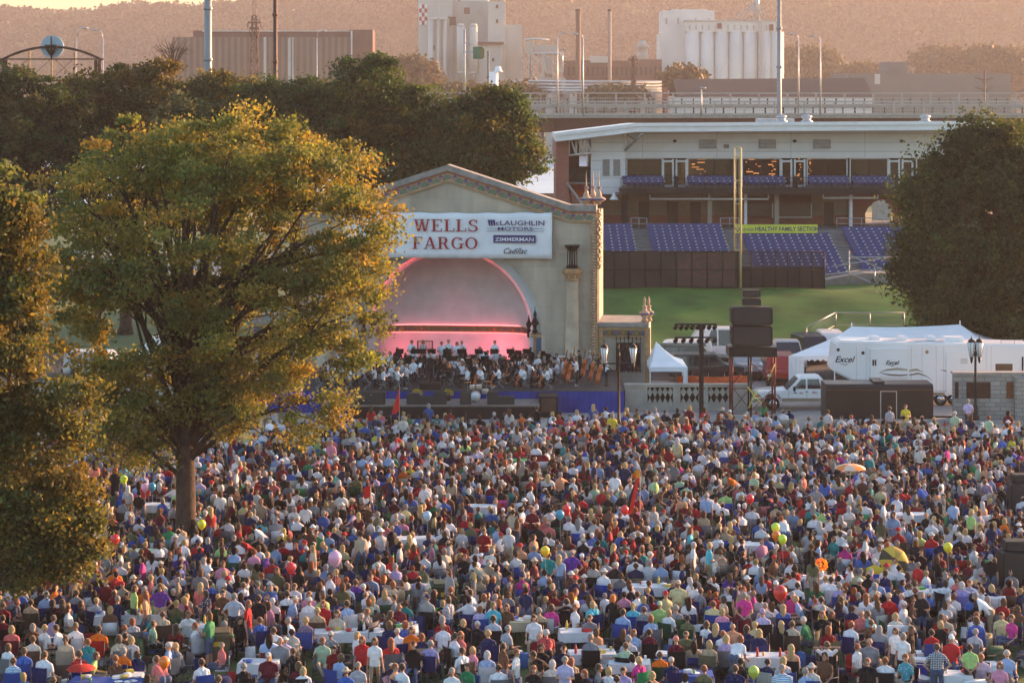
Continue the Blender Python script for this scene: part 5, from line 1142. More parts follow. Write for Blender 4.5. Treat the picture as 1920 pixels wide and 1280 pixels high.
def hair_caps(kind):
    """hair or hat capsules in the head frame"""
    K = []; A = lambda p, q, r0, r1: K.append((p, q, r0, r1, 6))
    if kind in ('short','bob','long','pony','curly'):
        A((0,-0.022,0.048),(0,-0.005,0.052),0.098,0.090); A((-0.03,-0.04,0.02),(0.03,-0.04,0.02),0.082,0.082); A((-0.055,-0.02,0.03),(-0.06,-0.02,0.0),0.045,0.035); A((0.055,-0.02,0.03),(0.06,-0.02,0.0),0.045,0.035); A((0,-0.05,-0.02),(0,-0.05,-0.05),0.062,0.045)
    if kind in ('bob','long','curly'):
        for s in (-1,1): A((s*0.06,-0.02,0.02),(s*0.07,-0.02,-0.07),0.052,0.046)
        A((0,-0.05,0.0),(0,-0.06,-0.09),0.085,0.07)
    if kind == 'long':
        A((0,-0.06,-0.05),(0,-0.10,-0.26),0.085,0.06); A((-0.05,-0.05,-0.05),(-0.06,-0.08,-0.22),0.05,0.04); A((0.05,-0.05,-0.05),(0.06,-0.08,-0.22),0.05,0.04)
    if kind == 'pony': A((0,-0.10,0.04),(0,-0.15,-0.02),0.035,0.04); A((0,-0.15,-0.02),(0,-0.13,-0.18),0.038,0.018)
    if kind == 'curly':
        rs = np.random.RandomState(1)
        for _ in range(22):
            d = rs.normal(size=3); d[1] -= 0.5; d /= np.linalg.norm(d)
            if d[1] > 0.35 and d[2] < 0.3: continue
            p = tuple(np.array([0,-0.02,0.02])+d*0.10); A(p, p, 0.038, 0.038)
    if kind == 'bald': A((-0.05,-0.05,-0.01),(0.05,-0.05,-0.01),0.066,0.066); A((-0.065,-0.02,0.0),(-0.065,-0.02,-0.02),0.034,0.03); A((0.065,-0.02,0.0),(0.065,-0.02,-0.02),0.034,0.03)
    if kind == 'cap': A((0,-0.015,0.058),(0,0.0,0.058),0.097,0.092); A((-0.035,0.09,0.055),(0.035,0.09,0.055),0.012,0.012); A((-0.03,0.12,0.048),(0.03,0.12,0.048),0.012,0.012); A((-0.03,0.145,0.042),(0.03,0.145,0.042),0.010,0.010)
    if kind == 'hat':
        A((0,-0.01,0.06),(0,-0.01,0.085),0.095,0.085)
        for a in range(16): c_, s_ = math.cos(a*math.pi/8), math.sin(a*math.pi/8); A((0.09*c_,-0.01+0.10*s_,0.05),(0.17*c_,-0.01+0.18*s_,0.04),0.014,0.012)
    return K
HAIRK = ('short','bob','long','pony','curly','bald','cap','hat')
SIT = {
 'sit': dict(sit=True),
 'sit_lean': dict(sit=True, lean=0.35, hL=(-0.02,0.34,-0.30), hR=(0.02,0.34,-0.30), hpitch=0.2, legs='wide'),
 'sit_cup': dict(sit=True, hR=(0.02,0.22,-0.10), eR=(0.10,0.05,-0.25), legs='cross', hyaw=0.4),
 'sit_reach': dict(sit=True, hL=(-0.50,0.08,-0.16), eL=(-0.27,0.02,-0.14), hyaw=0.6, turn=0.15),
 'sit_back': dict(sit=True, lean=-0.28, legs='ext', hL=(-0.10,0.22,-0.30), hR=(0.10,0.22,-0.30)),
 'sit_arms_up': dict(sit=True, lean=-0.12, hL=(0.08,-0.07,0.22), eL=(-0.22,0.03,0.18), hR=(-0.08,-0.07,0.22), eR=(0.22,0.03,0.18), legs='ext'),
 'sit_heavy': dict(sit=True, w=1.22, belly=0.06, legs='wide'),
 'sit_turn': dict(sit=True, turn=0.5, hyaw=0.7, legs='cross', w=0.93),
}
STAND = {
 'stand': dict(legs='wide'), 'stand_hips': dict(legs='wide', eL=(-0.20,-0.06,-0.26), hL=(-0.02,0.02,-0.44), eR=(0.20,-0.06,-0.26), hR=(0.02,0.02,-0.44), shirt_out=True, w=1.1),
 'stand_plate': dict(hL=(0.05,0.32,-0.20), eL=(-0.08,0.02,-0.28), hR=(-0.05,0.32,-0.20), eR=(0.08,0.02,-0.28), shorts=True, hyaw=0.3),
 'stand_behind': dict(hL=(0.17,-0.13,-0.46), eL=(-0.06,-0.12,-0.26), hR=(-0.17,-0.13,-0.46), eR=(0.06,-0.12,-0.26), w=1.05),
 'stand_bend': dict(lean=0.85, hL=(-0.02,0.25,-0.45), hR=(0.02,0.25,-0.45), hpitch=0.2), 'stand_step': dict(legs='step', w=0.94, hyaw=-0.3),
 'stand_girl': dict(w=0.86, legs='step', shorts=True, hL=(-0.12,0.05,-0.55)),
}
ORCH = {
 'violinist': dict(sit=True, lean=0.05, hL=(-0.16,0.42,-0.02), eL=(-0.14,0.22,-0.20), hR=(-0.20,0.36,-0.06), eR=(0.16,0.16,-0.18), hyaw=0.3, long=True),
 'cellist': dict(sit=True, lean=0.12, hL=(0.06,0.30,0.02), eL=(-0.20,0.14,-0.14), hR=(0.0,0.36,-0.36), eR=(0.20,0.10,-0.24), legs='wide', long=True),
 'wind_player': dict(sit=True, hL=(0.12,0.24,-0.06), eL=(-0.10,0.08,-0.24), hR=(-0.12,0.26,-0.16), eR=(0.10,0.08,-0.24), long=True),
 'bassist': dict(lean=0.10, hL=(0.10,0.30,0.12), eL=(-0.24,0.12,-0.02), hR=(0.05,0.34,-0.42), eR=(0.22,0.12,-0.24), long=True, legs='wide'),
 'conductor': dict(hL=(-0.30,0.30,0.10), eL=(-0.20,0.12,-0.18), hR=(0.26,0.36,0.16), eR=(0.20,0.12,-0.18), long=True),
}
CP = {}
def skin_mat(): 
    m = pm('skin', (0.45,0.26,0.18), 0.55, 0, 0.1, 6); nt = m.node_tree; N, L = nt.nodes, nt.links
    return m
def random_mat(name, cols, rough=0.8):
    m = bpy.data.materials.new(name); nt, N, L, b = nodes_of(m); b.inputs['Roughness'].default_value = rough; b.inputs['Specular IOR Level'].default_value = 0.2
    oi = N.new('ShaderNodeObjectInfo'); cr = N.new('ShaderNodeValToRGB'); cr.color_ramp.interpolation = 'CONSTANT'; e = cr.color_ramp.elements
    e[0].position = 0; e[0].color = (*cols[0],1); e[1].position = 1/len(cols); e[1].color = (*cols[1],1)
    for i, c in enumerate(cols[2:]): x = e.new((i+2)/len(cols)); x.color = (*c,1)
    nz = N.new('ShaderNodeTexNoise'); nz.inputs['Scale'].default_value = 9; tc = N.new('ShaderNodeTexCoord'); L.new(tc.outputs['Object'], nz.inputs['Vector'])
    mr = N.new('ShaderNodeMapRange'); mr.inputs['To Min'].default_value = 0.8; mr.inputs['To Max'].default_value = 1.2; L.new(nz.outputs['Fac'], mr.inputs[0])
    mu = N.new('ShaderNodeVectorMath'); mu.operation = 'SCALE'; L.new(oi.outputs['Random'], cr.inputs[0]); L.new(cr.outputs[0], mu.inputs[0]); L.new(mr.outputs[0], mu.inputs['Scale']); L.new(mu.outputs[0], b.inputs['Base Color'])
    return m
M_SKIN = random_mat('skin tones', [(0.46,0.27,0.19),(0.52,0.31,0.22),(0.40,0.22,0.15),(0.48,0.27,0.18),(0.28,0.15,0.095),(0.50,0.30,0.21),(0.44,0.25,0.17)], 0.5)
M_SHIRT = pm('shirt cloth', (1,1,1), 0.85, 0, 0.12, 5, 0.35, src='obj', bscale=9, spec=0.15)
M_PANTS = random_mat('trouser cloth', [(0.06,0.09,0.17),(0.30,0.24,0.16),(0.02,0.02,0.025),(0.09,0.12,0.20),(0.40,0.34,0.25),(0.05,0.05,0.06)])
M_SHOE = random_mat('shoe leather', [(0.5,0.5,0.5),(0.03,0.03,0.03),(0.12,0.07,0.04)])
M_EYE = pm('eye', (0.03,0.02,0.02), 0.3); M_MOUTH = pm('lips', (0.33,0.11,0.09), 0.5)
M_HAIR = pm('hair', (1,1,1), 0.6, 0, 0.25, 22, 0.5, src='obj', bscale=60, spec=0.4)
for m_, w_ in ((M_HAIR,1.0),(M_SHIRT,0.25)):
    b_ = m_.node_tree.nodes['Principled BSDF']; b_.inputs['Sheen Weight'].default_value = w_; b_.inputs['Sheen Roughness'].default_value = 0.35; b_.inputs['Sheen Tint'].default_value = (1.0,0.75,0.5,1)
BODYM = [M_SKIN, M_SHIRT, M_PANTS, M_SHOE, M_EYE, M_MOUTH]
def pattern_shirt(name, kind, c1, c2, sc=7.0):
    m = bpy.data.materials.new(name); nt, N, L, b = nodes_of(m); b.inputs['Roughness'].default_value = 0.85; tc = N.new('ShaderNodeTexCoord')
    def w(d, s): x = N.new('ShaderNodeTexWave'); x.bands_direction = d; x.inputs['Scale'].default_value = s; L.new(tc.outputs['Object'], x.inputs['Vector']); return x.outputs['Fac']
    cr = N.new('ShaderNodeValToRGB'); cr.color_ramp.interpolation = 'CONSTANT'; cr.color_ramp.elements[0].color = (*c1,1); cr.color_ramp.elements[1].color = (*c2,1); cr.color_ramp.elements[1].position = 0.5
    if kind == 'plaid':
        a = N.new('ShaderNodeMath'); a.operation = 'ADD'; L.new(w('X',sc), a.inputs[0]); L.new(w('Z',sc), a.inputs[1]); h = N.new('ShaderNodeMath'); h.operation = 'MULTIPLY'; h.inputs[1].default_value = 0.5; L.new(a.outputs[0], h.inputs[0]); L.new(h.outputs[0], cr.inputs[0])
    elif kind == 'dots':
        v = N.new('ShaderNodeTexVoronoi'); v.inputs['Scale'].default_value = 14; L.new(tc.outputs['Object'], v.inputs['Vector']); L.new(v.outputs['Distance'], cr.inputs[0]); cr.color_ramp.elements[1].position = 0.22
    else: L.new(w('Z' if kind == 'stripe' else 'X', sc), cr.inputs[0])
    L.new(cr.outputs[0], b.inputs['Base Color']); return m
PATS = {'navy and white striped': pattern_shirt('navy stripes','stripe',(0.03,0.035,0.09),(0.62,0.64,0.68)), 'white and blue striped': pattern_shirt('blue pinstripes','vstripe',(0.60,0.62,0.66),(0.28,0.33,0.45),9),
        'black and white plaid': pattern_shirt('plaid','plaid',(0.025,0.03,0.05),(0.50,0.52,0.56),6), 'purple plaid': pattern_shirt('purple plaid','plaid',(0.10,0.06,0.13),(0.30,0.22,0.30),6),
        'polka dot navy': pattern_shirt('polka dots','dots',(0.65,0.65,0.68),(0.03,0.03,0.07)), 'blue and white striped': pattern_shirt('sky stripes','stripe',(0.15,0.35,0.60),(0.65,0.70,0.74),6),
        'aqua patterned': pattern_shirt('aqua print','dots',(0.60,0.68,0.70),(0.05,0.28,0.36)), 'red flowered': pattern_shirt('red print','dots',(0.62,0.50,0.42),(0.42,0.04,0.04)), 'maroon striped': pattern_shirt('maroon stripes','stripe',(0.20,0.05,0.10),(0.45,0.38,0.48),7)}
SHIRTS = {'white': (0.72,0.73,0.76), 'off white': (0.58,0.55,0.50), 'light blue': (0.28,0.40,0.62), 'blue': (0.06,0.13,0.42), 'navy': (0.02,0.028,0.085), 'red': (0.45,0.025,0.03), 'dark red': (0.20,0.015,0.02),
          'black': (0.016,0.015,0.018), 'grey': (0.22,0.23,0.25), 'light grey': (0.42,0.43,0.46), 'green': (0.03,0.20,0.09), 'lime green': (0.36,0.56,0.20), 'pale green': (0.38,0.52,0.36), 'teal': (0.02,0.22,0.22),
          'aqua': (0.09,0.46,0.58), 'yellow': (0.68,0.56,0.06), 'pale yellow': (0.62,0.56,0.30), 'orange': (0.70,0.16,0.02), 'peach': (0.66,0.34,0.20), 'pink': (0.68,0.28,0.40), 'magenta': (0.58,0.05,0.26), 'coral': (0.66,0.18,0.17),
          'purple': (0.13,0.045,0.30), 'lavender': (0.36,0.32,0.56), 'lilac': (0.50,0.44,0.66), 'brown': (0.13,0.065,0.04), 'tan': (0.42,0.32,0.21), 'beige': (0.50,0.43,0.33), 'olive': (0.14,0.14,0.07), 'maroon': (0.13,0.018,0.03)}
HAIRC = {'dark brown': (0.035,0.018,0.012), 'brown': (0.10,0.052,0.028), 'blond': (0.42,0.29,0.13), 'grey': (0.25,0.24,0.23), 'white': (0.48,0.46,0.45), 'black': (0.012,0.010,0.010), 'reddish': (0.24,0.07,0.025)}
def mk_template(name, pose, voxel=0.0105, hv=None):
    caps, hc, HR = figure(pose); v, f, reg = grow(caps, voxel)
    me = np_mesh('body_'+name, v, f, BODYM, smooth=True, fmat=reg); return dict(me=me, hc=hc, HR=HR)
NEAR = {}
for nm, ps in {**SIT, **STAND, **ORCH}.items(): NEAR[nm] = mk_template(nm, ps, 0.0105 if nm not in ORCH else 0.017)
HAIRM = {}
for hk in HAIRK: v, f, r = grow(hair_caps(hk), 0.012); HAIRM[hk] = np_mesh('hair_'+hk, v, f, [M_HAIR], smooth=True)
PEOPLE = []          # bookkeeping for labels
def person(pos, pose, face, shirt, hair, hk, sc=1.0, name='person', group=None, label=None, chair=None):
    T = NEAR[pose]; o = bpy.data.objects.new(name, T['me']); C.objects.link(o); o.location = pos; o.rotation_euler = (0,0,face); o.scale = (sc,sc,sc)
    if shirt in PATS: o.color = (1,1,1,1); o.material_slots[1].link = 'OBJECT'; o.material_slots[1].material = PATS[shirt]
    else: o.color = (*SHIRTS[shirt], 1)
    h = bpy.data.objects.new('hat' if hk in ('cap','hat') else 'hair', HAIRM[hk]); C.objects.link(h); h.parent = o
    h.matrix_local = Matrix.Translation(T['hc']) @ T['HR'].to_4x4(); h.color = (*(HAIRC.get(hair) or SHIRTS[hair]), 1)
    o['category'] = 'person'
    if group: o['group'] = group
    PEOPLE.append(dict(o=o, pos=Vector(pos), pose=pose, shirt=shirt, hair=hair, hk=hk, chair=chair, label=label))
    if label: o['label'] = label
    return o
# chairs
M_FAB = pm('chair canvas', (1,1,1), 0.85, 0, 0.12, 4, 0.2, src='obj', spec=0.2)
M_TUBE = pm('chair tubing', (0.10,0.10,0.11), 0.4, 0.6)
def camp_parts():
    b = MB(); b.grid([[(-0.27+0.54*i/6, -0.20-0.06*t-0.05*math.sin(i/6*math.pi), 0.42+0.50*t) for i in range(7)] for t in (0,0.25,0.5,0.75,1.0)], M_FAB); b.grid([[(-0.27+0.54*i/6, -0.215-0.06*t-0.05*math.sin(i/6*math.pi), 0.42+0.50*t) for i in range(7)] for t in (1.0,0.5,0)], M_FAB); back = b.data('backrest')
    b = MB(); b.grid([[(-0.26+0.52*i/6, -0.20+0.48*t, 0.40-0.04*math.sin(i/6*math.pi)-0.02*math.sin(t*3.14)) for i in range(7)] for t in (0,0.33,0.66,1.0)], M_FAB); b.box(-0.26,0.26,0.25,0.28,0.36,0.41,M_FAB); seat = b.data('seat')
    b = MB()
    for s in (-1,1):
        b.tube([(s*0.28,-0.28,0.02),(s*0.29,-0.27,0.94)], 0.013, M_TUBE, 6); b.tube([(s*0.28,0.27,0.02),(s*0.28,0.25,0.62)], 0.013, M_TUBE, 6)
        b.tube([(s*0.28,-0.28,0.03),(s*0.28,0.27,0.40)], 0.010, M_TUBE, 5); b.tube([(s*0.28,0.27,0.03),(s*0.28,-0.24,0.40)], 0.010, M_TUBE, 5)
    b.tube([(-0.28,-0.28,0.03),(0.28,-0.24,0.40)], 0.010, M_TUBE, 5); b.tube([(0.28,-0.28,0.03),(-0.28,-0.24,0.40)], 0.010, M_TUBE, 5)
    b.tube([(-0.28,0.27,0.03),(0.28,0.26,0.40)], 0.010, M_TUBE, 5); b.tube([(0.28,0.27,0.03),(-0.28,0.26,0.40)], 0.010, M_TUBE, 5); fr = b.data('frame')
    b = MB()
    for s in (-1,1): b.box(s*0.28-0.035, s*0.28+0.035, -0.27, 0.27, 0.605, 0.62, M_FAB)
    arm = b.data('armrest'); return [('backrest',back),('seat',seat),('frame',fr),('armrest',arm)]
def fold_parts():
    b = MB(); b.cb((0,-0.22,0.72),(0.44,0.03,0.28),M_FAB,0,R(-8)); back = b.data('backrest'); b = MB(); b.cb((0,0.02,0.43),(0.44,0.42,0.035),M_FAB); seat = b.data('seat'); b = MB()
    for s in (-1,1): b.tube([(s*0.21,-0.25,0.88),(s*0.22,0.22,0.0)],0.012,M_STEEL,6); b.tube([(s*0.20,-0.26,0.0),(s*0.20,0.16,0.43)],0.012,M_STEEL,6)
    b.tube([(-0.21,0.12,0.12),(0.21,0.12,0.12)],0.01,M_STEEL,5); b.tube([(-0.2,-0.2,0.1),(0.2,-0.2,0.1)],0.01,M_STEEL,5); fr = b.data('frame'); return [('backrest',back),('seat',seat),('frame',fr)]
M_WEB = pattern_shirt('webbing','vstripe',(0.30,0.36,0.30),(0.60,0.60,0.52),9)
def lawn_parts():
    b = MB(); 
    for i in range(6): b.box(-0.25+i*0.085,-0.175+i*0.085,-0.235,-0.225,0.40,0.92,M_WEB)
    back = b.data('backrest'); b = MB()
    for i in range(6): b.box(-0.25+i*0.085,-0.175+i*0.085,-0.22,0.24,0.385,0.395,M_WEB)
    seat = b.data('seat'); b = MB()
    for s in (-1,1):
        b.tube([(s*0.27,-0.24,0.94),(s*0.27,-0.22,0.38),(s*0.27,0.26,0.38)],0.014,M_STEEL,6); b.tube([(s*0.28,-0.25,0.0),(s*0.28,0.24,0.60),(s*0.28,-0.24,0.62)],0.013,M_STEEL,6); b.tube([(s*0.28,0.26,0.0),(s*0.28,-0.22,0.58)],0.013,M_STEEL,6)
    b.tube([(-0.27,-0.24,0.94),(0.27,-0.24,0.94)],0.014,M_STEEL,6); fr = b.data('frame'); return [('backrest',back),('seat',seat),('frame',fr)]
CH = {'camp': camp_parts(), 'fold': fold_parts(), 'lawn': lawn_parts()}
CHC = {'navy': (0.02,0.025,0.11), 'blue': (0.03,0.07,0.30), 'black': (0.014,0.014,0.016), 'dark green': (0.02,0.07,0.035), 'green': (0.03,0.30,0.10), 'red': (0.40,0.02,0.02), 'brown': (0.09,0.055,0.04), 'grey': (0.15,0.155,0.17), 'maroon': (0.12,0.015,0.025),
       'olive': (0.13,0.12,0.07), 'white': (0.60,0.62,0.66), 'striped': (0.4,0.4,0.35), 'lavender': (0.20,0.19,0.50), 'pink': (0.60,0.10,0.28), 'aqua': (0.05,0.30,0.42), 'coral': (0.60,0.15,0.15), 'beige': (0.34,0.30,0.23)}
def chair(pos, face, col, kind='camp', sc=1.0):
    t = empty('camp_chair' if kind == 'camp' else ('folding_chair' if kind == 'fold' else 'lawn_chair'), pos, face, None, 'chair', 'chairs set out among the crowd'); t.scale = (sc,sc,sc)
    for nm, me in CH[kind]: o = bpy.data.objects.new(nm, me); C.objects.link(o); o.parent = t; o.color = (*CHC[col],1)
    return t
# ================================================================ orchestra on the stage
M_SUIT = 'black'
M_CELLO = pm('varnished cello wood', (0.52,0.13,0.03), 0.35, 0, 0.2, 5, spec=0.6); M_VIOL = pm('violin varnish', (0.30,0.10,0.035), 0.35, 0, 0.2, 8, spec=0.6)
def fiddle_data(L, name, mat):
    """a bowed instrument standing on its end pin: waisted body, neck, scroll, bridge and strings"""
    h = L*0.60; out = []
    for i in range(25):
        t = i/24; z = 0.10*L + t*h; w = L*(0.175*math.sqrt(max(0,1-((t-0.24)/0.26)**2)) if t < 0.42 else 0.14*math.sqrt(max(0,1-((t-0.80)/0.21)**2)))
        w = max(w, L*0.098 if 0.08 < t < 0.94 else 0.02); out.append((w, z))
    poly = [(w, z) for w, z in out] + [(-w, z) for w, z in reversed(out)]
    b = MB(); b.prism(poly, -L*0.055, L*0.055, mat); body = b.data('body')
    b = MB(); b.box(-L*0.016,L*0.016,-L*0.075,-L*0.050,0.55*L,0.97*L,M_BLACK); b.tube([(0,-L*0.06,0.95*L),(0,-L*0.05,1.0*L),(0,-L*0.09,1.02*L)],L*0.022,mat,6); b.box(-L*0.05,L*0.05,-L*0.085,-L*0.056,0.33*L,0.345*L,mat); b.tube([(0,0,0.1*L),(0,0,0)],0.006,M_STEEL,5)
    b.tube([(-L*0.045,-L*0.065,0.94*L),(L*0.045,-L*0.065,0.94*L)],L*0.006,M_BLACK,4); neck = b.data('neck'); return body, neck
CELLO = fiddle_data(1.25, 'cello', M_CELLO); BASS = fiddle_data(1.85, 'bass', M_CELLO); VIOLIN = fiddle_data(0.60, 'violin', M_VIOL)
def instrument(kind, D, loc, rot, label, group):
    t = empty(kind, loc, 0, label, 'instrument', group); t.rotation_euler = rot
    for nm, me in zip(('body','neck'), D): o = bpy.data.objects.new(nm, me); C.objects.link(o); o.parent = t
    return t
def stand_parts():
    b = MB(); b.add([(-0.25,-0.02,1.02),(0.25,-0.02,1.02),(0.25,0.14,1.34),(-0.25,0.14,1.34)],[(0,1,2,3)],M_BLACK); b.box(-0.25,0.25,-0.06,-0.01,1.01,1.03,M_BLACK); desk = b.data('desk')
    b = MB(); b.cyl((0,0.04,0),(0,0.04,1.12),0.014,0.014,M_BLACK,6)
    for a in (0.5,2.6,4.7): b.tube([(0,0.04,0.12),(0.24*math.cos(a),0.04+0.24*math.sin(a),0.01)],0.010,M_BLACK,4)
    post = b.data('post'); b = MB(); b.box(-0.18,0.0-0.005,-0.005,0.002,0,0.01,M_WHITE); b = MB(); b.add([(-0.20,-0.012,1.05),(0.20,-0.012,1.05),(0.20,0.098,1.27),(-0.20,0.098,1.27)],[(0,1,2,3)],M_WHITE); sheet_ = b.data('sheet_music'); return [('desk',desk),('post',post),('sheet_music',sheet_)]
STP = stand_parts(); stand_n = [0]
ORD = ['first','second','third','fourth','fifth','sixth','seventh','eighth','ninth','tenth','eleventh','twelfth','thirteenth','fourteenth']
MUS = []
def musician(px, py, pose, face, shirt, hair, hk, Yrow, zf_, label, stand=True, inst=None):
    """px,py = head in the photo; Yrow = depth on the stage; zf_ = floor height"""
    x = PX(px, Yrow); st = not pose in ('violinist','cellist','wind_player'); sc = random.uniform(0.95,1.03)
    o = person((x, Yrow, zf_), pose, R(face), shirt, hair, hk, sc, group='orchestra players on the stage', label=label); MUS.append(o); o.material_slots[2].link = 'OBJECT'; o.material_slots[2].material = pm('black concert trousers', (0.018,0.018,0.02), 0.8)
    fr = Matrix.Rotation(R(face), 3, 'Z')
    if not st: 
        t = chair((x, Yrow, zf_), R(face), 'grey', 'fold'); t['group'] = 'folding chairs of the orchestra'; t['label'] = 'folding chair on stage under the ' + label.replace('player in white', 'player').replace(' in dark suit','')
    if stand:
        p = Vector((x, Yrow, zf_)) + fr @ Vector((0, 0.85, 0)); t = empty('music_stand', p, R(face), 'black music stand in front of the ' + label, 'music stand', 'music stands on the stage'); t.rotation_euler = (0,0,R(face)+math.pi*0)
        t.rotation_euler = (0,0,R(face))
        for nm, me in STP:
            q = bpy.data.objects.new(nm, me); C.objects.link(q); q.parent = t
    if inst == 'violin': instrument('violin', VIOLIN, Vector((x,Yrow,zf_)) + fr @ Vector((-0.12,0.22,1.08)), (R(80),0,R(face)+R(20)), 'violin held by the '+label, 'violins and violas')
    if inst == 'cello': instrument('cello', CELLO, Vector((x,Yrow,zf_)) + fr @ Vector((0.0,0.55,0.0)), Euler((R(-14)*1,0,R(face)+math.pi)).to_matrix().to_euler(), 'cello held by the '+label, 'cellos')
    if inst == 'bass': instrument('double_bass', BASS, Vector((x,Yrow,zf_)) + fr @ Vector((0.12,0.62,0.0)), (R(-12),0,R(face)+math.pi), 'orange brown double bass held by the '+label, 'double basses')
k = 0
# violins to the left of the conductor, facing him
cond_x = 807
rowsv = [(131.0, ZS, [600,622,655,690,718,745]), (132.6, ZS, [640,672,700,732,762]), (134.4, ZS, [655,690,722,752])]
for ri, (Yr_, zz, pxs) in enumerate(rowsv):
    for i, px in enumerate(pxs):
        musician(px, 0, 'violinist', -75+ri*12, 'white' if (i+ri) % 3 else 'black', ['brown','blond','dark brown','grey'][(i+ri) % 4], ['short','bob','long'][(i*2+ri) % 3], Yr_, zz,
                 '%s violinist in the %s violin row' % (ORD[i], ('front','second','third')[ri]), stand=(i % 2 == 0), inst='violin')
musician(cond_x, 0, 'conductor', 8, 'black', 'grey', 'short', 131.3, ZS+0.35, 'conductor in black coat with arms raised', stand=False)
q = MB(); q.box(PX(cond_x,131.3)-0.6, PX(cond_x,131.3)+0.6, 130.8, 131.9, ZS, ZS+0.35, M_BLACK); tag(q.build('podium'), 'black podium under the conductor at the stage edge', 'podium')
for i, (px, Y_) in enumerate([(842,132.6),(868,133.6),(835,134.8),(862,135.6),(893,134.8)]):
    musician(px, 0, 'violinist', 140-i*18, 'white' if i % 2 else 'black', ['brown','black','grey'][i % 3], 'short', Y_, ZS, '%s viola player just behind the conductor' % ORD[i], inst='violin')
for i, (px, Y_, f_) in enumerate([(905,131.4,100),(937,131.5,85),(985,131.3,75),(962,133.4,90),(1015,132.9,70),(1028,131.2,80),(1046,133.8,75)]):
    musician(px, 0, 'cellist', f_, ['white','white','white','black','grey','white','light grey'][i], ['brown','dark brown','reddish','grey','black','brown','grey'][i], ['short','bob','short','short','short','bob','short'][i], Y_, ZS, '%s cellist counting out from the conductor' % ORD[i], stand=(i % 2 == 1), inst='cello')
for ri, (Yr_, zz, pxs) in enumerate([(136.6, ZS+0.05, [700,728,790,820,850,880,912,945,980,1010]), (138.2, ZS+0.30, [745,775,808,838,868,900,930,962,995])]):
    for i, px in enumerate(pxs):
        musician(px, 0, 'wind_player', 180 + (px-860)*-0.10*1, ['white','black','black','white'][(i*3+ri) % 4], ['dark brown','grey','brown','black','blond'][(i+ri*2) % 5], ['short','short','bob','bald'][(i+ri) % 4], Yr_, zz,
                 '%s wind player of the %s wind row' % (ORD[i], ('lower','upper')[ri]), stand=(ri == 1 or i % 2 == 0))
for i, (px, hk) in enumerate([(772,'short'),(793,'bob'),(828,'short'),(841,'short'),(857,'bob'),(866,'short'),(928,'short')]):
    musician(px, 0, 'stand_plate', 178, 'white', ['brown','reddish','dark brown','grey','black','grey','brown'][i], hk, 140.6+0.3*(i % 2), ZS-0.01, '%s percussionist in white at the back' % ORD[i], stand=(i in (1,5,6)))
for i, (px, Y_) in enumerate([(1073,134.5),(1088,135.8),(1082,132.4),(1108,135.2),(1124,133.6),(1138,132.3)]):
    musician(px, 0, 'bassist', [70,80,88,75,80,92][i], ['black','black','white','grey','black','white'][i], ['brown','black','brown','grey','brown','reddish'][i], 'short', Y_, ZS, '%s double bass player from the cellos' % ORD[i], stand=False, inst='bass' )
# percussion
t = empty('tubular_bells', (PX(797,140.2),140.2,ZS), 0, 'brass tubular bell rack in the back row of the orchestra', 'bells'); q = MB()
for i in range(9): q.cyl((-0.4+i*0.1,0,0.5+0.03*i),(-0.4+i*0.1,0,1.75),0.018,0.018,pm('brass',(0.5,0.22,0.08),0.3,0.8),6)
q.build('tube', t); q = MB(); q.box(-0.5,0.5,-0.05,0.05,1.75,1.82,M_OCHRE); q.box(-0.5,-0.45,-0.2,0.2,0,1.8,M_BLACK); q.box(0.45,0.5,-0.2,0.2,0,1.8,M_BLACK); q.build('rack', t)
t = empty('drum_kit', (PX(898,128.9),128.9,0.82), 0, 'pale sparkle drum kit at the front edge of the stage', 'drum kit'); M_DRUM = pm('sparkle drum shell', (0.45,0.36,0.28), 0.35, 0.2, 0.3, 12)
q = MB(); q.cyl((-0.2,-0.25,0.32),(-0.2,0.2,0.32),0.30,0.30,M_DRUM,20); q.cyl((-0.2,-0.27,0.32),(-0.2,-0.25,0.32),0.27,0.27,M_WHITE,20); q.build('bass_drum', t)
for x, y, z, r in ((-0.38,0,0.82,0.17),(0.0,0,0.84,0.17),(0.35,0.2,0.55,0.2)): q = MB(); q.cyl((x,y,z-0.12),(x,y,z+0.12),r,r,M_DRUM,16); q.cyl((x,y,z+0.12),(x,y,z+0.13),r*0.97,r*0.97,M_WHITE,16); q.build('tom_drum', t)
for x, z in ((0.45,1.15),(-0.65,1.1),(0.75,0.9)): q = MB(); q.lathe((x,0.05,z),[(0.24,0),(0.1,0.02),(0.02,0.05)],pm('brass',(0.5,0.22,0.08)),16); q.cyl((x,0.05,-0.02),(x,0.05,z+0.06),0.012,0.012,M_STEEL,5); q.build('cymbal', t)
# timpani and keyboards glints
for i, px in enumerate((1050,940)):
    Y_ = 139.3; q = MB(); q.lathe((PX(px,Y_),Y_,ZS+0.3),[(0.12,0.1),(0.34,0.35),(0.36,0.62),(0.34,0.63)],pm('copper bowl',(0.35,0.14,0.07),0.3,0.8),18); q.lathe((PX(px,Y_),Y_,ZS+0.93),[(0.35,0),(0.3,0.01)],M_WHITE,18)
    for a in (0.5,2.6,4.7): q.tube([(PX(px,Y_)+0.3*math.cos(a),Y_+0.3*math.sin(a),ZS),(PX(px,Y_)+0.3*math.cos(a),Y_+0.3*math.sin(a),ZS+0.8)],0.02,M_STEEL,5)
    tag(q.build('kettledrum'), ['copper kettledrum at the bass end of the orchestra','copper kettledrum behind the wind players'][i], 'drum', 'kettledrums')
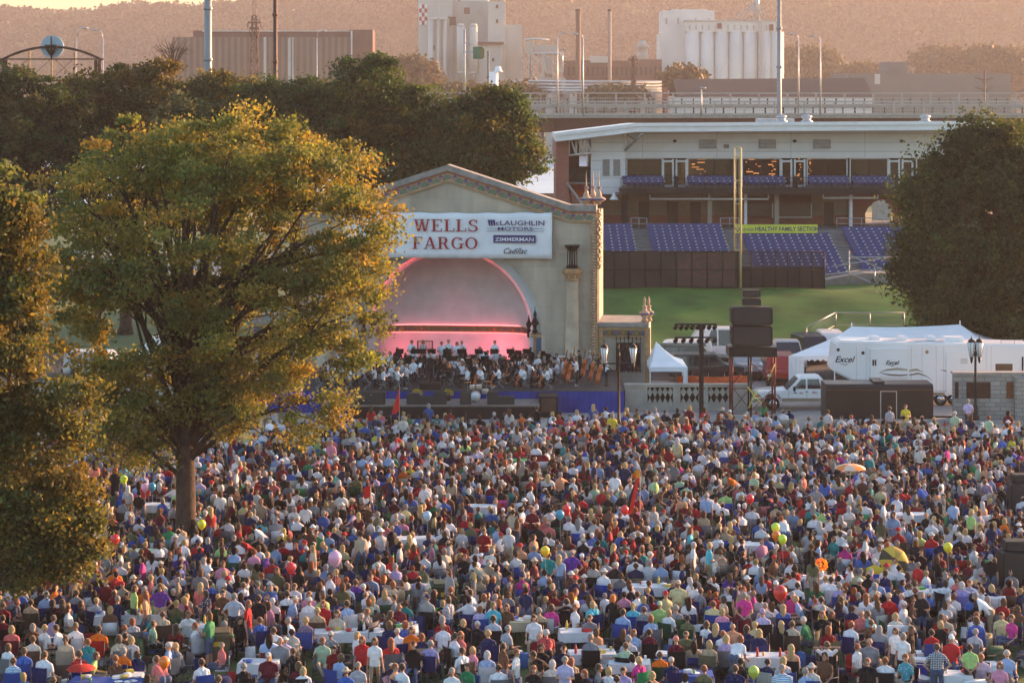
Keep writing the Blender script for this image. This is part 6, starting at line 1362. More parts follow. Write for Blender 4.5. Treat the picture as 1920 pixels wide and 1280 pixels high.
# monitors and flower pots on the walkway
M_SPK = pm('black speaker box', (0.022,0.020,0.019), 0.7, 0, 0.2, 3); M_GRILLE = pm('speaker grille', (0.045,0.042,0.04), 0.6, 0.3, 0.3, 40)
def spk(name, c, d, label, group, rz=0.0, rx=0.0, horns=1):
    t = empty(name, c, rz, label, 'speaker', group); q = MB(); q.cb((0,0,d[2]/2), d, M_SPK, 0, rx); q.build('cabinet', t)
    q = MB(); q.cb((0,-d[1]/2-0.006,d[2]/2), (d[0]*0.88,0.02,d[2]*0.90), M_GRILLE); q.build('grille', t); return t
for i, (px, w_, h_) in enumerate([(690,2.0,1.0),(775,0.75,0.85),(800,1.0,0.62),(825,0.75,0.95),(873,0.62,0.95),(924,0.62,1.0),(948,1.0,0.62)]):
    spk('stage_monitor', (PX(px,127.9),127.9,0.82), (w_,0.5,h_*0.72), 'black stage monitor, %s along the walkway from the golden tree' % ORD[i], 'stage monitors', 0)
for i, px in enumerate((782,840)):
    t = empty('flower_pot', (PX(px,129.3),129.3,0.82), 0, 'pot of yellow chrysanthemums on the walkway, %s the conductor' % ('in front of','one away from')[i], 'flower pot', 'potted yellow chrysanthemums'); q = MB(); q.lathe((0,0,0),[(0.14,0),(0.2,0.28),(0.21,0.3),(0.05,0.3)],M_BROWNM,12); q.build('pot', t)
    rs = np.random.RandomState(i); d = rs.normal(size=(500,3)); d /= np.linalg.norm(d,axis=1)[:,None]; d[:,2] = abs(d[:,2]); v, f, c = leaf_arrays(d*0.34*rs.uniform(0.85,1,(500,1))+np.array([0,0,0.34]), 0.035, rs, np.where(rs.rand(500,1)<0.6, np.array([[0.62,0.50,0.04]]), np.array([[0.10,0.14,0.03]])))
    o = bpy.data.objects.new('flowers', np_mesh('flowers', v, f, [M_LEAF], fcol=c)); C.objects.link(o); o.parent = t
# benches before the stage
def bench(px, py, w, label):
    Y_ = GY(py, 0.85); t = empty('park_bench', (PX(px,Y_),Y_,0), 0, label, 'bench', 'pale stone coloured benches'); m_ = pm('beige bench board', (0.38,0.34,0.28), 0.8, 0, 0.12, 3)
    q = MB(); q.cb((0,-0.05,0.66),(w,0.05,0.36),m_,0,R(-8)); q.build('backrest', t); q = MB(); q.cb((0,0.22,0.43),(w,0.42,0.05),m_); q.build('seat', t); q = MB()
    for s in (-1,1): q.box(s*(w/2-0.15)-0.04,s*(w/2-0.15)+0.04,0.0,0.42,0,0.41,M_CONC)
    q.build('leg', t)
for i, (px, py) in enumerate([(1053,786),(1080,790),(1110,800),(1190,815),(1235,818),(1262,812),(1300,806),(1345,808),(1390,812),(1430,806),(1470,812),(790,828),(845,818),(900,824),(955,822)]):
    bench(px, py, 1.6, 'beige bench with open back, %s along the row before the stage%s' % (ORD[i] if i < 11 else ORD[i-11], '' if i < 11 else ' walkway'))

# ================================================================ towers, lamps, tents
t = empty('speaker_tower', (PX(1411,128.5),128.5,0), 0, 'scaffold tower with braces carrying the black loudspeaker stack', 'scaffold'); q = MB(); s_ = F/128.5; M_SCR = pm('rusty red scaffold', (0.20,0.045,0.035), 0.6, 0.3, 0.2, 4)
for px, m_ in ((1373,M_SCR),(1408,M_BLACK),(1453,M_SCR)):
    x = (px-1411)/s_
    for y in (0,1.3): q.tube([(x,y,0),(x,y,3.75)],0.055,m_,8)
q.build('leg', t)
q = MB()
for a, c in (((1373,770),(1408,725)),((1408,770),(1373,725)),((1408,770),(1453,725)),((1453,770),(1408,725)),((1373,720),(1408,680)),((1408,720),(1453,680)),((1453,720),(1408,680)),((1373,728),(1453,728)),((1373,775),(1453,775))): q.tube([((a[0]-1411)/s_,-0.02,max(0.05,PZ(a[1],128.5))),((c[0]-1411)/s_,-0.02,PZ(c[1],128.5))],0.025,M_SCR,5)
q.build('brace', t)
q = MB(); m_ = pm('yellow brace', (0.60,0.50,0.08), 0.5); q.tube([((1400-1411)/s_,-0.4,PZ(725,128)),((1434-1411)/s_,-0.5,PZ(768,128))],0.045,m_,6); q.tube([((1418-1411)/s_,-0.45,PZ(730,128)),((1402-1411)/s_,-0.5,PZ(765,128))],0.045,m_,6); q.tube([((1440-1411)/s_,-0.1,PZ(714,128)),((1452-1411)/s_,-0.1,PZ(684,128))],0.035,m_,6); q.build('yellow_brace', t)
q = MB(); q.box(-1.38,1.38,-0.3,1.6,PZ(668,128.5),PZ(650,128.5),M_BLACK); q.build('platform', t)
x0_ = 0
for i, (z0, z1, wd, dp) in enumerate([(PZ(648,128.5),PZ(610,128.5),2.36,1.1),(PZ(608.5,128.5),PZ(575,128.5),2.36,1.1),(PZ(573,128.5),PZ(559,128.5),1.05,0.8),(PZ(557.5,128.5),PZ(543,128.5),1.0,0.7)]):
    spk('loudspeaker', (PX(1409,128.5), 128.7, z0+0.02), (wd,dp,z1-z0-0.03), ['lowest wide black loudspeaker in the tower stack','second wide black loudspeaker in the tower stack','narrow loudspeaker above the two wide ones on the tower','topmost narrow loudspeaker of the tower stack'][i], 'loudspeakers on the tower')
# lighting tree
Yl = 126.0; t = empty('lighting_tree', (PX(1315,Yl),Yl,0), 0, 'dark mast with two rows of stage lamps beside the speaker tower', 'stage lights'); q = MB(); s_ = F/Yl
q.box(-0.12,0.12,-0.12,0.12,0,PZ(606,Yl),M_BLACK)
for i in range(12): q.tube([(-0.2,-0.14,0.4+i*0.4),(0.2,-0.14,0.8+i*0.4 if i % 2 else 0.4+i*0.4)],0.015,M_BLACK,4)
q.box(-1.5,0.85,-0.05,0.05,PZ(609,Yl),PZ(606,Yl),M_BLACK); q.box(-1.5,0.85,-0.05,0.05,PZ(634,Yl),PZ(631,Yl),M_BLACK); q.tube([(-0.7,0,0.02),(0.7,0,0.02)],0.04,M_BLACK,6); q.tube([(0,-0.7,0.02),(0,0.7,0.02)],0.04,M_BLACK,6); q.build('mast', t)
for zz, n_ in ((PZ(611,Yl),8),(PZ(636,Yl),6)):
    for i in range(n_): q = MB(); x = -1.4+i*2.2/(n_-1 if n_ > 1 else 1); q.cyl((x,0.0,zz-0.02),(x-0.05,0.28,zz-0.14),0.10,0.13,M_BLACK,10); q.tube([(x-0.1,0,zz-0.05),(x,0,zz+0.1),(x+0.1,0,zz-0.05)],0.012,M_IRON,4); q.build('stage_lamp', t)
# twin globe street lamps
M_LAMPGL = pm('frosted lamp glass', (0.72,0.74,0.74), 0.3, 0, 0.08, 4, spec=0.6)
def lamp_post(px, pyb, heads, pyt, label):
    Yp = GY(pyb); s = F/Yp; t = empty('street_lamp', (PX(px,Yp),Yp,0), 0, label, 'street lamp', 'black lantern street lamps'); h = PZ(pyt,Yp)
    q = MB(); q.lathe((0,0,0),[(0.22,0),(0.22,0.25),(0.14,0.35),(0.12,0.9),(0.075,1.0),(0.065,h-0.9),(0.09,h-0.85),(0.05,h-0.6)],M_BLACK,12); q.tube([(0,0,h-0.7),(0,0,h-0.2)],0.03,M_BLACK,6); q.build('post', t)
    q = MB(); q.tube([(-heads[1],0,h-1.25),(heads[1],0,h-1.25)],0.045,M_BLACK,6) if heads[0] == 'arm' else None
    if heads[0] == 'arm':
        for sg in (-1,1): q.tube([(0,0,h-1.75),(sg*0.35,0,h-1.6),(sg*heads[1],0,h-1.28)],0.03,M_BLACK,5)
        q.build('arm', t)
    for sg in (-1,1):
        x = sg*heads[1]; zb_ = h-1.25 if heads[0] == 'arm' else h-0.95
        q = MB(); q.lathe((x,0,zb_-0.35),[(0.02,0),(0.06,0.1),(0.10,0.35)],M_BLACK,8); q.lathe((x,0,zb_+0.86),[(0.23,0),(0.16,0.12),(0.03,0.22),(0.012,0.38)],M_BLACK,8)
        for a in range(6): q.tube([(x+0.11*math.cos(a*1.047),0.11*math.sin(a*1.047),zb_),(x+0.23*math.cos(a*1.047),0.23*math.sin(a*1.047),zb_+0.86)],0.012,M_BLACK,4)
        lo_ = q.build('lantern', t); q = MB(); q.lathe((x,0,zb_+0.02),[(0.095,0),(0.215,0.82),(0.14,0.84)],M_LAMPGL,10); q.build('lamp_glass', lo_)
lamp_post(1160, 818, ('arm',0.78), 638, 'black lamp post with two lanterns on a cross arm before the stone wing')
lamp_post(1829, 790, ('close',0.22), 638, 'black lamp post with two close lanterns before the white trailer')
lamp_post(738, 870, ('close',0.18), 706, 'dark post at the walkway before the violins') if False else None
# canopy and marquee
M_TENT = pm('white tent fabric', (0.80,0.82,0.84), 0.7, 0, 0.05, 0.8, 0.3, bscale=1.5)
t = empty('canopy_tent', (0,0,0), 0, 'small white pyramid canopy between stone wing and parked cars', 'tent'); Yc = 138.6; q = MB(); X = lambda p: PX(p,Yc)
x0_, x1_ = X(1215), X(1284); cx_ = x0_+(x1_-x0_)*0.22; ze = PZ(688,Yc-2); zp = PZ(640,Yc); rows = []
for i, t_ in enumerate((0,0.33,0.66,1.0)):
    w_ = (1-t_); z = ze+(zp-ze)*(t_**1.5 if t_ < 1 else 1); rows.append([(cx_-w_*(cx_-x0_),Yc-2*w_,z),(cx_+w_*(x1_-cx_),Yc-2*w_,z),(cx_+w_*(x1_-cx_),Yc+2*w_,z),(cx_-w_*(cx_-x0_),Yc+2*w_,z)])
q.grid(rows, M_TENT, False, closed=True); q.grid([[(x0_,Yc-2,ze-0.28),(x1_,Yc-2,ze-0.28),(x1_,Yc+2,ze-0.28),(x0_,Yc+2,ze-0.28)],rows[0]],M_TENT,False,closed=True); q.build('roof', t)
q = MB()
for x in (x0_,x1_):
    for y in (Yc-2,Yc+2): q.box(x-0.03,x+0.03,y-0.03,y+0.03,0,ze,M_WHITE)
q.build('leg', t); q = MB(); q.box(x1_-0.25,x1_,Yc-2.03,Yc-2.0,0,ze-0.1,M_TENT); q.build('side_curtain', t)
t = empty('marquee_tent', (0,0,0), 0, 'big white marquee with two peaks rising behind the camper trailer', 'tent'); Yf, Yk = 139.0, 151.0; Ym = 145.0; q = MB()
ze = 2.25; pk = [(PX(1480,Yf),Yf),(PX(1905,Yf),Yf),(PX(1860,Yk),Yk),(PX(1578,Yk),Yk)]; r0, r1 = (PX(1597,Ym),Ym,PZ(612,Ym)), (PX(1800,Ym),Ym,PZ(608,Ym)); rm_ = (PX(1700,Ym),Ym,PZ(616,Ym))
def tent_slope(a, b_, c, d, sag=0.25, n=8):
    rows = []
    for j in range(n+1):
        v_ = j/n; row = []
        for i in range(n+1):
            u = i/n; p = Vector(a).lerp(Vector(b_),u).lerp(Vector(d).lerp(Vector(c),u),v_); p.z -= sag*math.sin(v_*math.pi)+0.10*math.sin(u*math.pi)*(v_); row.append(tuple(p))
        rows.append(row)
    q.grid(rows, M_TENT, True)
A0,B0,C0,D0 = [(x,y,ze) for x,y in pk]; tent_slope(A0,B0,r1,r0); tent_slope(C0,D0,r0,r1); tent_slope(D0,A0,r0,r0); tent_slope(B0,C0,r1,r1)
for i in range(40):
    xa_, xb_ = pk[0][0]+(pk[1][0]-pk[0][0])*i/40, pk[0][0]+(pk[1][0]-pk[0][0])*(i+1)/40; xm = (xa_+xb_)/2; q.add([(xa_,Yf,ze),(xb_,Yf,ze),(xb_,Yf-0.01,ze-0.22),(xm,Yf-0.01,ze-0.34),(xa_,Yf-0.01,ze-0.22)],[(0,1,2,3,4)],M_TENT)
q.build('roof', t); q = MB()
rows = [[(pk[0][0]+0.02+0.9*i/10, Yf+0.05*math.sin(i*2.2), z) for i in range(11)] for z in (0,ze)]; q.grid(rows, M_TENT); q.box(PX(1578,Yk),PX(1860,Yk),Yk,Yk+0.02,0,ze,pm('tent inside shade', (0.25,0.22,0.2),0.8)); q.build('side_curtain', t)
q = MB()
for i in range(6): x = pk[0][0]+(pk[1][0]-pk[0][0])*i/5; q.cyl((x,Yf+0.05,0),(x,Yf+0.05,ze),0.04,0.04,M_WHITE,6)
for r in (r0,r1): q.cyl((r[0],r[1],0),(r[0],r[1],r[2]+0.25),0.05,0.04,M_WHITE,6)
q.build('leg', t)
# ================================================================ vehicles
def wheel(parent, x, y, r=0.36, w=0.24, hub=M_CHROME):
    """wheel with its axle along Y"""
    q = MB(); q.cyl((x,y-w/2,r),(x,y+w/2,r),r,r,M_RUBBER,20); q.cyl((x,y-w/2-0.01,r),(x,y-w/2,r),r*0.86,r*0.92,M_RUBBER,20); wo = q.build('wheel', parent)
    q = MB(); q.cyl((x,y-w/2-0.035,r),(x,y-w/2-0.011,r),r*0.58,r*0.62,hub,16)
    for a in range(8): q.cyl((x+r*0.4*math.cos(a*0.785),y-w/2-0.04,r+r*0.4*math.sin(a*0.785)),(x+r*0.4*math.cos(a*0.785),y-w/2-0.03,r+r*0.4*math.sin(a*0.785)),r*0.09,r*0.09,M_BLACK,6)
    q.build('rim', wo)
def shell(name, parent, poly, w, mat, inset=0.0, zsh=None, bev=0.05):
    """car body from a side profile (x,z): edges rounded, upper part narrowed by inset above zsh"""
    bm = bmesh.new(); vs0 = [bm.verts.new((x, -w/2 + (inset*max(0,(z-zsh)) if zsh is not None else 0), z)) for x, z in poly]; vs1 = [bm.verts.new((x, w/2 - (inset*max(0,(z-zsh)) if zsh is not None else 0), z)) for x, z in poly]; n = len(poly)
    f0 = bm.faces.new(vs0); f1 = bm.faces.new(list(reversed(vs1)))
    for i in range(n): bm.faces.new((vs0[i], vs1[i], vs1[(i+1)%n], vs0[(i+1)%n]))
    bmesh.ops.recalc_face_normals(bm, faces=bm.faces); bmesh.ops.bevel(bm, geom=[e for e in bm.edges if e.calc_face_angle(0) > 0.5], offset=bev, segments=3, affect='EDGES')
    me = bpy.data.meshes.new(name); bm.to_mesh(me); bm.free(); me.materials.append(mat); me.polygons.foreach_set('use_smooth', [False]*len(me.polygons)); o = bpy.data.objects.new(name, me); C.objects.link(o); o.parent = parent; return o
def arch_poly(x0, x1, z0, wheels, r):
    """sill line with wheel arches, left to right"""
    pts = [(x0,z0)]
    for wx in wheels: pts += [(wx-r*math.cos(R(a)), z0+ (r*math.sin(R(a)))) for a in range(0,181,20)]
    return pts + [(x1,z0)]
CARW = pm('white car paint', (0.80,0.81,0.82), 0.22, 0, 0.03, 1, spec=0.7); 
def car_paint(n, c): return pm(n+' car paint', c, 0.22, 0.1, 0.04, 1, spec=0.7)
def pickup(x, y, rz, label, body, lower=None, detail=False, s=1.0):
    """crew cab pickup, nose to -x"""
    t = empty('pickup_truck', (x,y,0), rz, label, 'pickup truck'); t.scale = (s,s,s); L2 = 3.05; wl = [-1.95, 1.85]; r = 0.5; W = 1.98
    pol = arch_poly(-L2, L2, 0.52, wl, r) + [(L2,1.22),(0.95,1.22)] + [(-0.9,1.22),(-1.15,1.18),(-2.85,1.08),(-3.0,0.95)]
    shell('body', t, pol, W, body, bev=0.06)
    cab = [(-1.12,1.16),(-0.42,1.88),(-0.25,1.95),(0.75,1.97),(0.98,1.88),(1.08,1.18)]; shell('cab', t, cab, W-0.10, body, inset=0.16, zsh=1.2, bev=0.06)
    yy = -W/2-0.004
    for nm, pg in (('side_window',[(-0.78,1.28),(-0.30,1.80),(-0.02,1.83),(-0.02,1.28)]),('side_window',[(0.08,1.28),(0.08,1.83),(0.76,1.84),(0.86,1.28)])):
        q = MB(); k0 = [(a, -(W-0.10)/2+0.16*max(0,z-1.2)-0.012, z) for a, z in pg]; q.add(k0 + [(a,b_+0.02,z) for a,b_,z in k0], [tuple(range(4)),(7,6,5,4),(0,4,5,1),(1,5,6,2),(2,6,7,3),(3,7,4,0)], M_GLASS); q.build(nm, t)
    q = MB(); q.add([(-1.13,-0.85,1.22),(-1.13,0.85,1.22),(-0.47,0.74,1.86),(-0.47,-0.74,1.86)],[(0,1,2,3)],M_GLASS); q.build('windscreen', t)
    q = MB(); q.box(-3.04,-2.98,-0.62,0.62,0.72,1.0,M_IRON)
    for i in range(5): q.box(-3.07,-3.04,-0.62,0.62,0.74+i*0.055,0.76+i*0.055,M_CHROME)
    q.build('grille', t); q = MB(); q.cb((-3.05,0,0.58),(0.22,W,0.24),M_CHROME); q.build('bumper', t)
    for sg in (-1,1): q = MB(); q.cb((-2.93,sg*0.80,0.88),(0.20,0.32,0.20),M_LAMPGL); q.cb((-2.86,sg*0.93,0.86),(0.24,0.14,0.14),pm('amber lens',(0.6,0.2,0.04),0.3)); q.build('headlight', t)
    for sg in (-1,1): q = MB(); q.cb((3.03,sg*0.88,1.0),(0.06,0.16,0.40),pm('tail lamp red',(0.35,0.02,0.02),0.3)); q.build('tail_lamp', t)
    q = MB(); q.cb((-0.72,-W/2-0.14,1.30),(0.12,0.22,0.26),M_BLACK); q.build('wing_mirror', t)
    for a in (-0.05,0.92): q = MB(); q.box(a,a+0.16,yy-0.02,yy,1.10,1.13,M_BLACK); q.build('door_handle', t)
    q = MB()
    for a in (-1.02,0.03,1.0): q.box(a-0.008,a+0.008,yy+0.001,yy+0.004,0.62,1.2,M_IRON)
    q.build('door_seam', t)
    if lower: q = MB(); q.box(-1.42,1.32,yy-0.006,yy,0.54,0.74,lower); q.box(-2.95,-2.46,yy-0.006,yy,0.54,0.74,lower); q.box(2.38,3.0,yy-0.006,yy,0.54,0.74,lower); q.build('lower_trim', t)
    q = MB(); q.box(1.15,2.95,-W/2+0.1,W/2-0.1,1.221,1.226,M_IRON); q.build('load_bed', t)
    if detail:
        q = MB(); q.box(0.36,0.62,yy-0.004,yy,0.99,1.13,M_WHITE)
        for i in range(4): q.box(0.36,0.62,yy-0.008,yy-0.0045,1.0+i*0.035,1.015+i*0.035,pm('flag red',(0.5,0.05,0.05)))
        q.box(0.36,0.46,yy-0.012,yy-0.0085,1.07,1.13,M_NAVY); q.box(-0.75,-0.55,yy-0.004,yy,1.02,1.08,M_NAVY); q.box(-0.42,-0.2,yy-0.004,yy,1.0,1.06,M_OCHRE); q.build('emblem', t)
    for wx in wl: wheel(t, wx, -W/2+0.13, 0.40, 0.26); wheel(t, wx, W/2-0.13, 0.40, 0.26)
    return t
pickup(PX(1509,131.6), 131.9, 0, 'white crew cab pickup with tan lower trim towing the camper trailer', CARW, pm('tan trim paint',(0.30,0.24,0.17),0.4), True)
def suv(x, y, rz, label, body, kind='suv', cat='car', name='parked_car'):
    t = empty(name, (x,y,0), rz, label, cat, 'vehicles parked behind the stage'); L2, W, wl = 2.35, 1.85, [-1.45,1.4]; h = {'suv':1.78,'sedan':1.42,'van':2.25}[kind]
    if kind == 'van': up_ = [(L2,1.0),(L2,h),(-1.3,h),(-1.95,1.25),(-L2,1.1)]
    elif kind == 'suv': up_ = [(L2,1.05),(L2-0.12,h),(-0.6,h),(-1.15,1.12),(-L2,1.0)]
    else: up_ = [(L2,0.95),(1.7,1.0),(1.05,h),(-0.35,h),(-1.05,0.98),(-L2,0.85)]
    shell('body', t, arch_poly(-L2,L2,0.36,wl,0.38)+up_, W, body, inset=0.14, zsh=1.0, bev=0.07)
    zt_ = h-0.12; zb_ = 1.06 if kind != 'sedan' else 0.98
    for sg in (-1,1):
        q = MB()
        for a, b_ in (((-0.9,-0.1),(0.0,0.9),(1.0,1.95)) if kind != 'sedan' else ((-0.75,0.1),(0.2,1.2))):
            a2 = a+0.42 if a < -0.5 else a; k0 = [(a,zb_),(b_,zb_),(b_-(0.12 if b_ > 1.1 and kind != 'van' else 0),zt_),(a2,zt_)]; yv = lambda z: sg*(W/2-0.14*max(0,z-1.0)+0.008)
            q.add([(u,yv(z),z) for u,z in k0],[(0,1,2,3)],M_GLASS)
        q.build('side_window', t)
    q = MB(); q.add([(-1.13 if kind != 'van' else -1.93,-0.72,zb_+0.08),(-1.13 if kind != 'van' else -1.93,0.72,zb_+0.08),(-0.62 if kind != 'van' else -1.36,0.64,zt_),(-0.62 if kind != 'van' else -1.36,-0.64,zt_)],[(0,1,2,3)],M_GLASS); q.build('windscreen', t)
    q = MB(); q.add([(L2+0.01,-0.68,zb_+0.08),(L2+0.01,0.68,zb_+0.08),(L2-0.10,0.62,zt_),(L2-0.10,-0.62,zt_)],[(0,1,2,3)],M_GLASS); q.build('rear_window', t)
    for sg in (-1,1): q = MB(); q.cb((-L2+0.03,sg*0.66,0.76),(0.12,0.36,0.16),M_LAMPGL); q.build('headlight', t); q = MB(); q.cb((L2,sg*0.78,0.95),(0.06,0.16,0.3),pm('tail lamp red',(0.35,0.02,0.02),0.3)); q.build('tail_lamp', t)
    q = MB(); q.cb((-L2,0,0.48),(0.14,W-0.1,0.22),M_BLACK); q.cb((L2,0,0.5),(0.14,W-0.1,0.22),M_BLACK); q.build('bumper', t)
    for wx in wl: wheel(t, wx, -W/2+0.12, 0.33, 0.2); wheel(t, wx, W/2-0.12, 0.33, 0.2)
    return t
DKB = car_paint('dark', (0.02,0.022,0.028)); SIL = car_paint('silver', (0.38,0.39,0.40)); REDC = car_paint('red', (0.35,0.03,0.02))
suv(PX(1268,152),152,R(8),'white car parked behind the small canopy on the grass edge',CARW)
suv(PX(1345,156),156,R(0),'pale van with rounded roof behind the lighting mast',CARW,'van','van','parked_van')
suv(PX(1325,144.5),144.5,R(180),'black car behind the orange netting and lighting mast',DKB)
suv(PX(1300,149.5),149.5,R(175),'dark green car between the black car and the pale van',car_paint('dark green',(0.03,0.05,0.04)))
suv(PX(1398,147),147,R(90),'silver car seen nose on behind the speaker tower',SIL)
pickup(PX(1475,150.5),150.5,R(-90)+math.pi,'grey pickup seen from behind between tower and marquee',SIL)
suv(PX(1522,155),155,R(100),'dark car with pale roof parked at the marquee corner',DKB)
suv(PX(1462,143.5),143.5,R(85),'red car half hidden by the speaker tower scaffold',REDC)
suv(PX(1560,157),157,R(90),'white car beyond the marquee corner',CARW)
suv(PX(250,142),142,R(10),'white car glimpsed under the golden tree',CARW); suv(PX(190,146),146,R(170),'silver car glimpsed under the golden tree, further from the stage',SIL)
suv(PX(320,150),150,R(0),'white van glimpsed behind the golden tree trunk',CARW,'van','van','parked_van')
# orange netting
q = MB(); rows = [[(PX(1268,138.5)+i*0.25, 138.5+0.08*math.sin(i*0.9), z+0.05*math.sin(i*0.5)*(z>0.5)) for i in range(19)] for z in (0.0,0.5,1.05)]; q.grid(rows, pm('orange safety netting',(0.62,0.11,0.03),0.8,0,0.25,6,0.4)); o = q.build('netting'); m_ = o.modifiers.new('s','SOLIDIFY'); m_.thickness = 0.01
t = empty('safety_fence', (0,0,0), 0, 'orange safety netting stretched in front of the black car', 'fence'); o.parent = t; q = MB()
for i in range(0,19,4): q.cyl((PX(1268,138.5)+i*0.25,138.6,0),(PX(1268,138.5)+i*0.25,138.6,1.2),0.02,0.02,M_STEEL,5)
q.build('post', t)
q = MB(); q.lathe((PX(1260,134),134,0),[(0.22,0),(0.28,0.55),(0.29,0.6),(0.24,0.62)],pm('red tub',(0.55,0.05,0.03),0.5),12); tag(q.build('red_tub'),'red tub standing under the small white canopy','tub')
# fifth wheel camper trailer
Yt = 134.2; s_ = F/Yt; t = empty('camper_trailer', (PX(1555,Yt),Yt,0), 0, 'long white camper trailer with brown swoosh stripes hitched to the pickup', 'camper trailer'); Xl = lambda p: (p-1555)/s_; Zl = lambda p: PZ(p,Yt)
M_RV = pm('camper gelcoat', (0.80,0.80,0.80), 0.3, 0, 0.03, 0.5, spec=0.5); M_SWB = pm('brown swoosh', (0.20,0.15,0.11), 0.5); M_SWT = pm('tan swoosh', (0.40,0.34,0.25), 0.5)
prof = [(Xl(1555),Zl(690)),(Xl(1592),Zl(709)),(Xl(1634),Zl(709)),(Xl(1645),Zl(722)),(Xl(1645),0.55),(Xl(1765),0.55),(Xl(1785),0.55),(Xl(1925),0.55),(Xl(1925),Zl(641)),(Xl(1700),Zl(638)),(Xl(1568),Zl(634)),(Xl(1562),Zl(642))]
shell('body', t, [(a,z) for a,z in prof], 2.45, M_RV, bev=0.09)
q = MB(); q.box(Xl(1626),Xl(1695),-1.36,-1.22,Zl(702),Zl(651),M_RV); q.box(Xl(1624),Xl(1697),-1.37,-1.20,Zl(651),Zl(649),M_WHITE); q.build('slide_out', t); q = MB(); q.box(Xl(1767),Xl(1838),-1.30,-1.22,Zl(730),Zl(654),M_RV); q.build('slide_out', t)
q = MB(); q.add([(Xl(1560),-0.95,Zl(662)),(Xl(1560),0.95,Zl(662)),(Xl(1563),0.95,Zl(645)),(Xl(1563),-0.95,Zl(645))],[(0,1,2,3)],M_RV); q.build('nose_panel', t)
q = MB(); q.box(Xl(1858),Xl(1890),-1.245,-1.227,Zl(693),Zl(677),M_GLASS); q.box(Xl(1855),Xl(1893),-1.24,-1.226,Zl(696),Zl(674),M_WHITE); q.box(Xl(1629),Xl(1632),-1.385,-1.371,Zl(680),Zl(669),M_GLASS); q.box(Xl(1633.5),Xl(1636),-1.385,-1.371,Zl(680),Zl(669),M_GLASS); q.build('window', t)
def swoosh(b, pts, y, mat):
    for (a, za, wa), (c, zc, wc) in zip(pts, pts[1:]): b.prism([(Xl(a),Zl(za+wa)),(Xl(c),Zl(zc+wc)),(Xl(c),Zl(zc-wc)),(Xl(a),Zl(za-wa))], y-0.006, y, mat)
q = MB(); swoosh(q,[(1642,692,0.3),(1655,688,1.8),(1675,686,2.6),(1694,688,1.5)],-1.364,M_SWT); swoosh(q,[(1642,693,0.3),(1660,697,1.5),(1680,698,1.5),(1694,697,1.0)],-1.364,M_SWB)
swoosh(q,[(1698,690,1.8),(1712,688,2.2),(1724,692,0.3)],-1.228,M_SWT); swoosh(q,[(1698,698,1.2),(1715,695,1.6),(1730,700,0.8),(1742,709,0.2)],-1.228,M_SWB); swoosh(q,[(1756,688,0.2),(1764,690,1.2),(1770,692,0.4)],-1.228,M_SWB); swoosh(q,[(1790,692,0.3),(1808,698,1.4),(1815,704,0.6)],-1.304,M_SWB); q.build('swoosh_stripe', t)
for px, py, sz in ((1577,674,0.50),(1665,678,0.34)): text_mesh('Excel', sz, M_INKK, 'lettering', t, XZ(Xl(px), -1.372 if px > 1600 else -1.232, Zl(py)), 0.003, 0.35, 1.05, 0.008)
q = MB(); swoosh(q,[(1568,677,0.2),(1580,679,0.7),(1587,675,0.2)],-1.228,M_INKK); swoosh(q,[(1658,679,0.2),(1666,681,0.6),(1673,678,0.2)],-1.364,M_INKK); q.build('underline_mark', t)
q = MB()
for px, py in ((1566,651),(1612,657),(1731,655)): q.cyl((Xl(px),-1.25,Zl(py)),(Xl(px),-1.228,Zl(py)),0.10,0.10,M_IRON if px < 1700 else M_OCHRE,10)
for i in range(4): q.box(Xl(1793),Xl(1806),-1.32,-1.305,Zl(668+i*2.6),Zl(667+i*2.6),M_STEEL)
q.box(Xl(1907),Xl(1910),-1.245,-1.227,Zl(692),Zl(664),M_BLACK); q.build('marker_lamp', t)
for px in (1639,1690,1744): q = MB(); q.cb((Xl(px),0,Zl(634)),(0.55,0.7,0.22),M_WHITE); q.cb((Xl(px),0,Zl(630.5)),(0.34,0.5,0.10),M_WHITE); q.build('roof_vent', t)
q = MB(); q.cb((Xl(1787),0,Zl(635)),(1.1,0.9,0.30),M_WHITE); q.build('air_conditioner', t); q = MB(); q.box(Xl(1632),Xl(1668),-0.6,0.6,Zl(722),Zl(709),M_BROWNM); q.cyl((Xl(1655),0,Zl(722)),(Xl(1655),0,0.9),0.08,0.08,M_IRON,8); q.build('hitch', t)
q = MB()
for z in (Zl(637),): 
    for a in (1870,1895,1918): q.tube([(Xl(a),-1.0,Zl(641)),(Xl(a),-1.0,z+0.1)],0.02,M_STEEL,4)
    q.tube([(Xl(1870),-1.0,z+0.1),(Xl(1918),-1.0,z+0.1)],0.02,M_STEEL,4)
q.build('roof_rack', t)
for wx in (1757,1782): wheel(t, Xl(wx), -1.05, 0.38, 0.22)
q = MB()
for a in (1600,1618,1702,1722,1748,1762,1842,1850): q.box(Xl(a)-0.008,Xl(a)+0.008,-1.2295,-1.2265,0.7,Zl(645),M_STEEL)
q.box(Xl(1646),Xl(1922),-1.231,-1.2265,0.86,0.90,M_STEEL); q.box(Xl(1700),Xl(1764),-1.232,-1.2265,0.62,0.80,pm('tan trim paint',(0.30,0.24,0.17),0.4)); q.box(Xl(1703),Xl(1718),-1.236,-1.2265,1.0,1.45,M_WHITE); q.box(Xl(1724),Xl(1738),-1.236,-1.2265,0.95,1.3,M_WHITE); q.build('panel_seam', t)
q = MB(); q.box(Xl(1745),Xl(1795),-1.1,1.1,0.3,0.56,M_BLACK); q.build('axle_frame', t)
